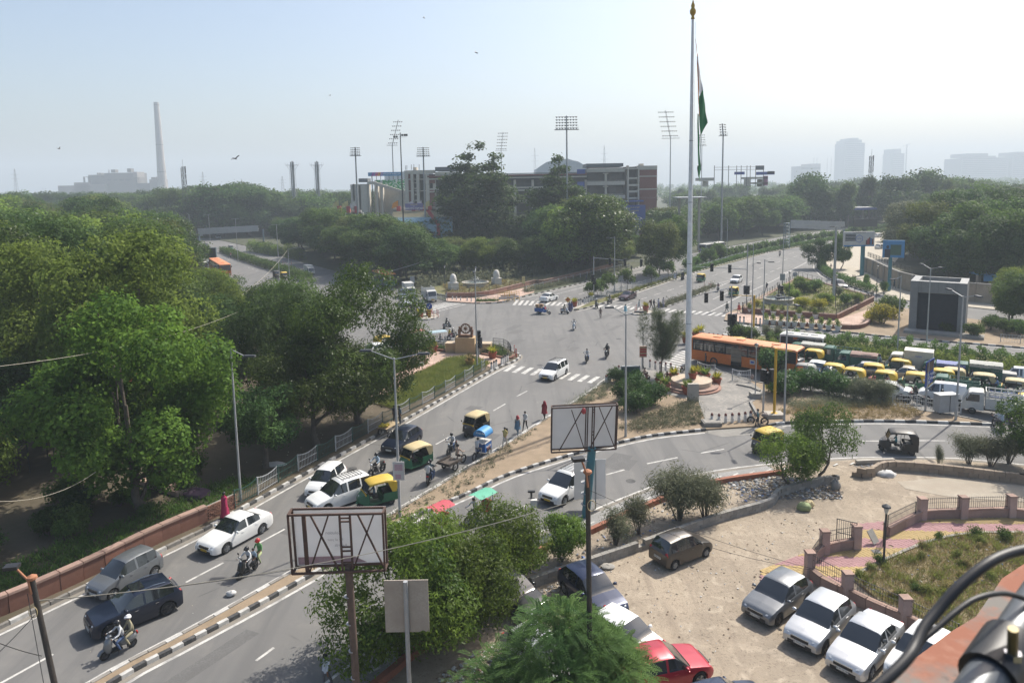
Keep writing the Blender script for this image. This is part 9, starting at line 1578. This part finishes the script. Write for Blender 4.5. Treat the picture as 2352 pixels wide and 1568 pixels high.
# ================================================================ verge strip between slip road and lot
e1=KL['r2_near'][2:8];e2=offs(e1,1.35)
sheet('verge_paving',e1+e2[::-1],.10,m_grayp,h=.1)
wR('brick_edging',offs(KL['r2_near'][1:8],1.55),.34,.3,.7,M('red_edging',(.36,.14,.085),.9,c2=(.26,.11,.07),sc=3,bump=.2,rnd=.4),None,'low red edging wall along the slip road verge')
for i,p in enumerate(sp_(offs(KL['r2_near'][2:9],.75),1.3)):
 MB().box((0,0,0),(.55,.13,.01)).bd('verge_mark',m_white,road,loc=(p.x,p.y,.108),rz=math.atan2(.6,.8))
bw=v2(W(2,3,120,790),W(2,3,640,610),W(2,3,1190,420),W(2,3,1730,225),W(2,3,2141,105),W(3,2,100,1540),W(3,2,420,1450),W(3,2,560,1430))
for r_ in range(2):
 pass
def block_wall(path,h,label,step=.45,courses=2,mat=None):
 pts=sp_(path,step);o=E_('block_wall',(pts[0].x,pts[0].y,.05));ch=h/courses
 for c in range(courses):
  for i,(a,b) in enumerate(zip(pts,pts[1:])):
   d=b-a
   if random.random()<.04 and c==courses-1:continue
   sh=d*(.5 if c%2 else 0);I_('block',unit_box(step*.97,.28,ch*.97,.97),mat or mC,o,((a.x+b.x)/2-pts[0].x+sh.x,(a.y+b.y)/2-pts[0].y+sh.y,c*ch),math.atan2(d.y,d.x)+random.uniform(-.03,.03))
 return tag(o,label,'wall')
block_wall(bw,.55,'low grey block wall between the rubbish strip and the car park',.5)
block_wall(v2(W(3,2,700,1370),W(3,2,840,1385),W(3,2,1010,1325),W(3,2,1500,1360),W(3,2,2141,1440)),.7,'curving low block wall at the far side of the lot',.6,2,M('buff_block',(.34,.27,.2),.9,c2=(.26,.2,.15),sc=2,bump=.2,rnd=.35))
sheet('concrete_apron',v2(W(3,2,1080,1420),W(3,2,1500,1385),W(3,2,2250,1470),W(3,2,2250,1600),W(3,2,1500,1545),W(3,2,1150,1480)),.075,M('dusty_slab',(.38,.33,.26),.95,c2=(.3,.25,.19),sc=.5,bump=.2))
def litter(poly,n,s0,s1,z,mats,name='litter'):
 x,y=scatter(poly,n);rs=np.random.default_rng(n);b=[MB() for _ in mats]
 for i in range(n):
  s=rs.uniform(s0,s1);a=rs.uniform(0,6.28);k=rs.integers(0,len(mats));m=b[k];pts=[]
  for j in range(5):t=a+j*1.2566;r_=s*rs.uniform(.4,1);pts.append((x[i]+r_*math.cos(t),y[i]+r_*math.sin(t),z+rs.uniform(0,s*.5)))
  m.add(pts+[(x[i],y[i],z+s*.6)],[(j,(j+1)%5,5) for j in range(5)])
 for m,mm in zip(b,mats):o=m.bd(name,mm);o['kind']='stuff'
ml=[M('litter_white',(.55,.54,.52),.7,var=.2),M('litter_grey',(.22,.22,.23),.8,var=.3),M('litter_brown',(.20,.14,.09),.9,var=.3),M('litter_blue',(.08,.16,.4),.6,var=.2),M('litter_pale',(.45,.38,.28),.8,var=.2)]
STRIP=v2(W(2,3,130,740),W(2,3,640,560),W(2,3,1190,370),W(2,3,1730,180),W(2,3,2141,60),W(3,2,420,1400),W(2,2,2141,1350),W(2,2,1560,1440),W(2,3,1250,50),W(2,3,700,310),W(2,3,150,540))
litter(STRIP,420,.04,.16,.08,ml);RUB=v2(W(2,2,1750,1420),W(2,2,2141,1360),W(3,2,400,1420),W(3,2,560,1480),W(3,2,640,1568),W(3,2,0,1568),W(2,2,1900,1500));litter(RUB,900,.05,.2,.07,[ml[0],ml[1],ml[1],ml[2],ml[4]],'rubbish')
litter(v2(W(1,3,1500,1540),W(1,3,1980,1250),W(1,3,2141,1300),W(2,3,100,1400),W(1,3,1700,1700)),420,.04,.14,.07,[ml[0],ml[0],ml[4],ml[2]]);LOTP=v2(W(2,3,700,640),W(2,3,1200,480),W(3,3,0,150),W(3,3,500,250),W(3,3,300,520),W(2,3,1900,900),W(2,3,1800,1500),W(2,3,1200,1100));litter(LOTP,260,.02,.09,.065,[ml[0],ml[2],ml[4]]);litter(GP,220,.03,.12,.22,[ml[0],ml[0],ml[4],ml[3]]);litter(v2(W(3,2,700,1290),W(3,2,1040,1250),W(3,2,1300,1290),W(3,2,900,1320)),160,.04,.15,.07,[ml[0],ml[1]])
litter(v2(W(2,3,100,850),W(2,3,600,650),W(2,3,640,690),W(2,3,380,830)),200,.03,.12,.065,[ml[0],ml[4],ml[1]])
litter(KL['left'][4:8]+[(-12,66),(-17,58),(-22,50)],120,.03,.1,.14,[ml[2],ml[4]],'dead_leaves');litter([(-24,31),(-5,62),(5,75),(8,95),(-2,110),(20,112),(30,100),(10,72),(-2,50),(-18,29)],120,.02,.06,.004,[ml[0],ml[4]])
for c,x,y,l,s in[((3,2),985,1365,'crumpled white plastic sheet on the concrete lot edge',(.7,.5,.25)),((2,3),800,610,'pale broken slab by the block wall',(.4,.3,.1)),((3,2),560,1480,'dark stump-like rubble block by the rubbish heap',(.35,.3,.5)),((1,2),1360,455,'white sack lying on the park path',(.75,.45,.35)),((1,2),160,1290,'white cloth thrown on the ground under the park trees',(.9,.5,.15)),((0,3),1935,835,'clear plastic bag lying in the road',(.28,.2,.16)),((3,3),300,130,'greenish sack on the rubbish heap',(.45,.35,.35)),((3,3),340,100,'yellow sack on the rubbish heap',(.35,.3,.3)),((3,3),1575,605,'white litter bag on the park lawn',(.2,.15,.1)),((0,3),1640,30,'dark purple heap of cloth beside the stone platform',(.9,.7,.4))]:
 p=W(*c,x,y);b=MB();rs_=random.Random(x)
 b.sphere((0,0,s[2]*.4),s,12,8);b.v=[(v[0]*rs_.uniform(.75,1.15),v[1]*rs_.uniform(.75,1.15),max(0,v[2]*rs_.uniform(.8,1.15))) for v in b.v]
 o=b.bd('sack' if 'sack' in l else 'bag' if 'bag' in l else 'rubble' if('slab' in l or 'rubble' in l) else 'cloth_heap',ml[0] if 'white' in l or 'clear' in l else m_acream if 'yellow' in l else MATS['leaf_dusty'] if 'leafx' in l else M('sack_green',(.25,.3,.14),.8) if 'green' in l else M('cloth_purple',(.06,.03,.06),.9) if 'purple' in l else mC,smooth=60,loc=(p.x,p.y,.09 if c[1]==3 and c[0] else .15 if c[0]<2 and 'road' not in l else .05));tag(o,l,'rubbish')
q0,q1=W(3,2,725,1265),W(3,2,1040,1250);b=MB();b.box((0,0,.2),((q1-q0).length,.3,.25));o=b.bd('concrete_beam',m_concl,loc=((q0 .x+q1 .x)/2,(q0 .y+q1 .y)/2-.2,.05),rz=math.atan2((q1-q0).y,(q1-q0).x));tag(o,'long pale concrete beam lying on the verge','beam')
# ================================================================ fenced park corner
m_pil=M('pillar_pink',(.46,.34,.30),.9,c2=(.36,.26,.23),sc=1.5,bump=.2);m_low=M('low_wall_pink',(.40,.28,.24),.9,c2=(.28,.2,.17),sc=1.2,bump=.3,rnd=.3)
def pillar(p,label,h=1.35,group=None):o=E_('gate_pillar',(p.x,p.y,.05));MB().box((0,0,h/2),(.42,.42,h)).bd('shaft',m_pil,o);MB().box((0,0,h+.04),(.5,.5,.08),tx=.9,ty=.9).bd('cap',m_cap,o);tag(o,label,'pillar',group)
PI={k:W(3,3,*v) for k,v in dict(A=(345,690),B=(470,500),C=(735,455),D=(985,360),E=(1283,212),F=(1625,200),G=(2027,190),H=(660,875),I=(1140,1095),J=(1600,1330),Q=(2400,230)).items()}
for k,l in dict(A='corner pillar of the park railing nearest the grey hatchback',B='pillar between the corner and the open gate',C='pillar carrying the open gate leaf',E='first pillar beyond the park gate',F='second pillar beyond the park gate',G='third pillar beyond the park gate',H='pillar above the silver hatchback',I='pillar above the bright silver sedan').items():pillar(PI[k],'pink '+l)
def low_wall(a,b,bulge=0.0,label=''):
 d=b-a;n=Vector((-d.y,d.x,0)).normalized();path=[a+d*f+n*bulge*4*f*(1-f) for f in(.04,.25,.5,.75,.96)];path=[(p.x,p.y) for p in path]
 wR('park_boundary_wall',path,.55,.26,.9,m_low,m_cap,'pink low wall '+label,coping=.07,cap_over=.03);rL(path,.72,3,.125,m_blk,'black spiked railing '+label,.68,.022)
low_wall(PI['A'],PI['B'],.25,'between corner and second pillar');low_wall(PI['B'],PI['C'],.1,'next to the open gate leaf');low_wall(PI['D'],PI['E'],.05,'first beyond the gate');low_wall(PI['E'],PI['F'],.1,'second beyond the gate');low_wall(PI['F'],PI['G'],.1,'third beyond the gate');low_wall(PI['G'],PI['Q'],.0,'at the picture edge beyond the gate');low_wall(PI['A'],PI['H'],-.25,'above the grey hatchback');low_wall(PI['H'],PI['I'],-.1,'above the silver hatchback');low_wall(PI['I'],PI['J'],.0,'behind the black cable')
def gate(p,q,label):
 d=q-p;o=E_('gate_leaf',(p.x,p.y,.1),math.atan2(d.y,d.x));L=d.length;b=MB();[b.bar((x,0,.08),(x,0,1.5),.028) for x in(0,L)];[b.bar((0,0,z),(L,0,z),.025) for z in(.1,.7,1.48)];b.bd('frame',m_blk,o);b=MB();[b.bar((L*k/9,0,.1),(L*k/9,0,1.48),.012) for k in range(1,9)];b.bd('bars',m_blk,o);tag(o,label,'gate')
gate(PI['C'],W(3,3,570,415),'open black gate leaf swung outward');gate(W(3,3,985,365),W(3,3,960,450),'black gate leaf swung inward beside the lamp')
kr=v2(W(3,3,700,745),W(3,3,735,690),W(3,3,905,595),W(3,3,1170,475),W(3,3,1405,392),W(3,3,1700,338),W(3,3,2250,330));kerb(kr,.55,[m_kg,m_kg,m_concl],.22,.22)
PAV=v2(W(3,3,345,690),W(3,3,470,500),W(3,3,735,455),W(3,3,760,250),W(3,3,960,230),W(3,3,985,365),W(3,3,1283,215),W(3,3,1625,205),W(3,3,2027,195),W(3,3,2250,215))+kr[::-1]+v2(W(3,3,690,790),W(3,3,655,850))
sheet('paver_bed',PAV,.085,m_verge);PAV2=v2(W(3,3,-60,640),W(3,3,300,500),W(3,3,420,500),W(3,3,335,690),W(3,3,280,690),W(3,3,180,655),W(3,3,-60,720));sheet('paver_bed',PAV2,.085,m_verge)
m_pvp=M('paver_pink',(.42,.24,.24),.9,c2=(.34,.19,.19),sc=4,rnd=.4);m_pvy=M('paver_yellow',(.52,.38,.17),.9,c2=(.43,.31,.14),sc=4,rnd=.4)
def zig():
 b=MB();o=[(-.11,-.06),(-.055,-.04),(0,-.06),(.055,-.04),(.11,-.06),(.11,.06),(.055,.08),(0,.06),(-.055,.08),(-.11,.06)];b.prism([(x*.97,y*.95) for x,y in o],0,.03,bottom=False);return b
ZM=zig().mesh('paver');bed=bpy.data.objects['paver_bed'];cnt=[];rest={0:MB(),1:MB()}
for poly in(PAV,PAV2):
 xs=[p[0] for p in poly];ys=[p[1] for p in poly];ca,sa=math.cos(.5),math.sin(.5)
 for i in range(-260,260):
  for j in range(-400,400):
   lx,ly=i*.225,j*.122;x,y=14+lx*ca-ly*sa,38+lx*sa+ly*ca
   if min(xs)<x<max(xs) and min(ys)<y<max(ys) and in_poly(x,y,poly):cnt.append((y,x,int((lx*.55+ly*.85+100)/1.05)%2))
cnt.sort()
for n_,(y,x,c) in enumerate(cnt):
 if random.random()<.015:continue
 z=.085+random.uniform(-.006,.004)
 if n_<300:I_('paver',ZM,m_pvp if c else m_pvy,bed,(x,y,z),.5)
 else:k=len(rest[c].v);q=zig();q.xf(Matrix.Translation((x,y,z))@Matrix.Rotation(.5,4,'Z'));rest[c].add(q.v,q.f)
for c in(0,1):o=rest[c].bd('pavers',m_pvp if c else m_pvy,bed);o['kind']='stuff'
print('pavers',len(cnt))
b=MB();b.box((0,0,.0),(.45,.4,.05));o=b.bd('drain_pit',m_blk,loc=W(3,3,905,485)+Vector((0,0,.11)));tag(o,'open square drain pit in the paving by the gate','drain');b=MB();b.box((0,0,.5),(.55,.05,.75));b.xf(Matrix.Rotation(-.6,4,'X'));o=b.bd('drain_cover',mC,loc=W(3,3,915,430)+Vector((0,0,.1)),rz=.6);tag(o,'pale drain cover leaning open beside the pit','drain cover')
for x,y,s in[(760,700,.5),(850,640,.5),(940,590,.6),(1430,380,.5),(1750,370,.7),(1980,400,.8),(1790,430,.6),(1330,850,.6),(1250,830,.5),(1450,870,.5)]:sB('small',W(3,3,x,y),random.choice([L_GRASS,LH]),'ragged weed clump growing in the fenced park corner',s*1.3,None,'park corner weeds','weed','weed_clump')
for i in range(26):
 x,y=scatter(GP,1);sB('small',(x[0],y[0]),L_DRY if i%3 else L_GRASS,'dry tuft growing in the fenced park lawn',random.uniform(.4,.9),None,'park lawn tufts','weed','weed_clump')
 # ================================================================ near poles, wires
def lamp_pole(base_uv,top_uv,Y,head_uv,label):
 a,t=P(*base_uv,Y),P(*top_uv,Y);d=(a-t);f=(t.z-.06)/(t.z-a.z);g=t+d*f;o=E_('lamp_pole',(g.x,g.y,.06));L=lambda p:p-o.location
 b=MB();b.tube([L(g),L(t)],[.11,.085],10);b.bd('pole',M('pole_brown_black',(.03,.028,.027),.6,c2=(.07,.055,.045),sc=3),o,40);b=MB();b.lathe([(.10,-.02),(.16,.04),(.15,.1),(.05,.16),(.02,.17)],L(t),12);mt=M('clay_cap',(.38,.17,.09),.85);b.bd('cap',mt,o,40)
 h=P(*head_uv,Y);b=MB();b.tube([L(t)+Vector((0,-.1,-.45)),L(t)+Vector((-.05,-.12,.05)),L(h)],.035,8);b.bd('arm',mt,o);b=MB();b.box(L(h)+Vector((-.12,0,.04)),(.42,.3,.11),.2);b.bd('lamp_head',m_blk,o);b=MB();rr=P(top_uv[0]+8,top_uv[1]+70,Y);b.tube([L(rr)+Vector((.14*math.cos(t_),-.12,.2*math.sin(t_))) for t_ in[i*.5 for i in range(14)]],.012,5);b.bd('wire_coil',m_acream,o);tag(o,label,'street light')
lamp_pole(C(0,3,455,1568),C(0,3,268,700),21.5,C(0,3,130,605),'leaning dark lamp pole with a clay cap, nearest on the near road');lamp_pole(C(2,3,655,1568),C(2,2,632,1345),23.5,C(2,2,582,1232),'dark lamp pole with a clay cap standing in the car park')
eb=W(2,3,170,545);z=zat(*C(2,2,178,1500),eb);o=E_('utility_pole',(eb.x,eb.y,.06));b=MB();b.tube([(0,0,0),(0,0,z)],.06,8);[b.bar((-.18,0,z*f),(.18,0,z*f),.02) for f in(.98,.9,.82,.74,.66,.58)];b.bd('pole',mD,o);MB().box((.12,-.12,z*.84),(.36,.25,.42)).bd('meter_box',mW,o);MB().box((0,0,z),(.4,.14,.08)).bd('top_bracket',mD,o);tag(o,'thin dark utility pole with a white meter box','pole')
m_wire=M('wire_pale',(.42,.38,.3),.6,var=.1,fine=0);m_wdark=M('wire_dark',(.03,.03,.03),.6,fine=0)
def wire(a,b,sag,mat,label,r=.012):
 n=14;p=[a.lerp(b,i/n)-Vector((0,0,sag*4*(i/n)*(1-i/n))) for i in range(n+1)];m=MB();m.tube(p,r,5);o=m.bd('overhead_wire',mat);tag(o,label,'wire')
wire(P(*C(0,3,330,875),21.4),P(*C(2,3,600,20),23.4),.55,m_wire,'pale wire slung between the two clay-capped poles',.014);wire(P(*C(0,3,330,880),21.4),P(*C(2,3,165,120),eb.y),.7,m_wdark,'dark wire from the leaning pole to the utility pole');wire(P(*C(0,3,290,1000),21.4),P(*C(0,3,-400,1650),19),.1,m_wdark,'dark stay wire running down left from the leaning pole');wire(P(*C(0,3,230,820),21.4),P(*C(0,3,380,1650),20.5),.0,m_wdark,'dark cable hanging beside the leaning pole');wire(P(*C(0,3,350,1340),21),P(*C(0,3,-300,1100),19),.1,m_wdark,'dark wire crossing the lower left corner');wire(P(*C(2,2,640,1480),23.4),P(*C(3,3,500,640),27),.25,m_wdark,'dark wire running from the car park pole to the fenced corner',.008);wire(P(*C(2,3,660,40),23.4),P(*C(2,3,2500,620),25),.35,m_wdark,'thin dark wire over the car park',.008);wire(P(*C(0,2,-60,455),33),P(*C(0,2,1990,-5),60),.6,m_wire,'pale wire passing through the bright leafy tree',.012);wire(P(*C(0,2,-60,1575),30),P(*C(0,2,800,1330),38),.5,m_wire,'pale wire low in front of the park trees',.011);wire(P(*K('E5',1000,1330),90),P(*K('E5',1755,600),150),.6,m_wire,'pale stay wire rising to the short lamp post',.022)
for x,y,s,a,l in[(1094,122,1.0,.5,'dark bird in the sky left of the flagpole'),(541,365,1.2,-.4,'dark bird soaring right of the chimney'),(974,42,.7,.2,'small bird near the top edge of the sky'),(136,342,.7,.3,'small bird over the power station'),(758,220,.5,.1,'tiny bird high between the masts')]:
 p=P(x,y,90);b=MB();b.tube([(-.25,0,0),(0,0,.02),(.22,0,0)],[.02,.07,.02],6);b.add([(.06,0,.02),(-.1,0,.02),(-.12,.55,.12),(.0,.62,.10)],[(0,1,2,3)]);b.add([(.06,0,.02),(-.1,0,.02),(-.12,-.5,.2),(.0,-.58,.2)],[(3,2,1,0)]);b.add([(-.22,.02,0),(-.42,.08,0),(-.42,-.08,0),(-.22,-.02,0)],[(0,1,2,3)]);o=b.bd('bird',m_blk,loc=p,rz=a);o.rotation_euler=(.5,.3,a);o.scale=(s,)*3;tag(o,l,'bird')
 # ================================================================ at the camera: roof ledge, mast and cables
def m_ledge():
 m,nt,b,o=newmat('ledge_paint');p=pos(nt);col=mx_(nt,rp_(nt,noise(nt,p,1.3,5),.45,.56),(.25,.095,.055),(.17,.155,.135));col=mx_(nt,rp_(nt,noise(nt,p,3.1,6,.7),.60,.68),col,(.10,.09,.08));col=mx_(nt,rp_(nt,noise(nt,p,12,5),.5,.8),col,(.30,.14,.09));nt.links.new(col,b.inputs['Base Color']);b.inputs['Roughness'].default_value=.9;return m
z=17.6;q=[G(*C(3,3,x,y),z) for x,y in((900,1640),(1240,1350),(1540,1130),(1740,1010),(1960,690),(2180,545),(2600,560),(2600,1800))];b=MB();b.prism(v2(*q),z-.35,z);o=b.bd('roof_ledge',m_ledge());tag(o,'stained terracotta-coloured roof ledge in the lower right corner','ledge')
wl=MB();wl.prism(v2(*[G(*C(3,3,x,y),z) for x,y in((1300,1700),(1700,1400),(2300,1000),(2600,1800))]),.0,z-.36);o=wl.bd('building_wall',M('building_render',(.40,.2,.13),.9,var=.2,sc=.8));tag(o,'wall of the building under the roof ledge','wall')
m_pipe=M('mast_grey',(.13,.14,.15),.4,.3,c2=(.09,.095,.10),sc=4);a,c=PW(3,3,1730,1700,1.05),PW(3,3,2260,880,1.25);o=E_('antenna_mast',(a.x,a.y,a.z));L=lambda p:p-o.location
b=MB();b.tube([L(a)-(c-a)*1.2,L(c)+(c-a)*.3],.034,24);b.bd('pipe',m_pipe,o,40);j=PW(3,3,1930,1400,1.12);dd=(c-a).normalized();b=MB();b.tube([L(j)-dd*.05,L(j)+dd*.06],.046,20);b.bd('clamp_collar',m_blk,o,40);b=MB();k=L(j)+Vector((.0,-.03,.03));b.tube([k,k+Vector((-.01,-.01,.06))],.008,8);b.bd('clamp_bolt',M('brass_bolt',(.18,.15,.08),.4,.6),o);b=MB();b.lathe([(.014,0),(.014,.012)],k+Vector((0,0,.0)),6);b.bd('bolt_nut',m_chrome,o);tag(o,'grey metal pipe mast with a dark clamp, close to the camera','mast')
def cable(pts,Y,r,label):
 q=[PW(3,3,x,y,Y+i*.02) for i,(x,y) in enumerate(pts)];n=len(q);out=[]
 for i in range(n-1):
  p0,p1,p2,p3=q[max(i-1,0)],q[i],q[i+1],q[min(i+2,n-1)]
  for k in range(8):t=k/8;out.append(.5*(2*p1+(p2-p0)*t+(2*p0-5*p1+4*p2-p3)*t*t+(3*p1-p0-3*p2+p3)*t**3))
 out.append(q[-1]);b=MB();b.tube(out,r,12);o=b.bd('cable',m_blk,smooth=60);tag(o,label,'cable')
cable([(880,1630),(1060,1470),(1180,1340),(1240,1235),(1300,1110),(1420,960),(1600,760),(1820,580),(2000,490),(2250,430)],1.0,.0088,'thick black cable arching close to the camera');cable([(850,1660),(1080,1440),(1220,1270),(1400,1120),(1560,980),(1720,870),(1900,820),(2050,830),(2250,900)],1.05,.0048,'thinner black cable close to the camera')
HAZE_D=.0005
# ================================================================ haze: the air over the city
def haze():
 m=bpy.data.materials.new('city_haze');m.use_nodes=True;nt=m.node_tree;nt.nodes.clear()
 v=nd(nt,'ShaderNodeVolumePrincipled',{'Color':(.80,.91,1.0,1),'Density':HAZE_D,'Anisotropy':.1});o=nt.nodes.new('ShaderNodeOutputMaterial')
 nt.links.new(v.outputs[0],o.inputs['Volume'])
 b=MB();b.box((0,2215,96.5),(7040,4600,197));h=b.bd('haze',m);h['kind']='stuff'
haze()
print('objects',len(bpy.data.objects))
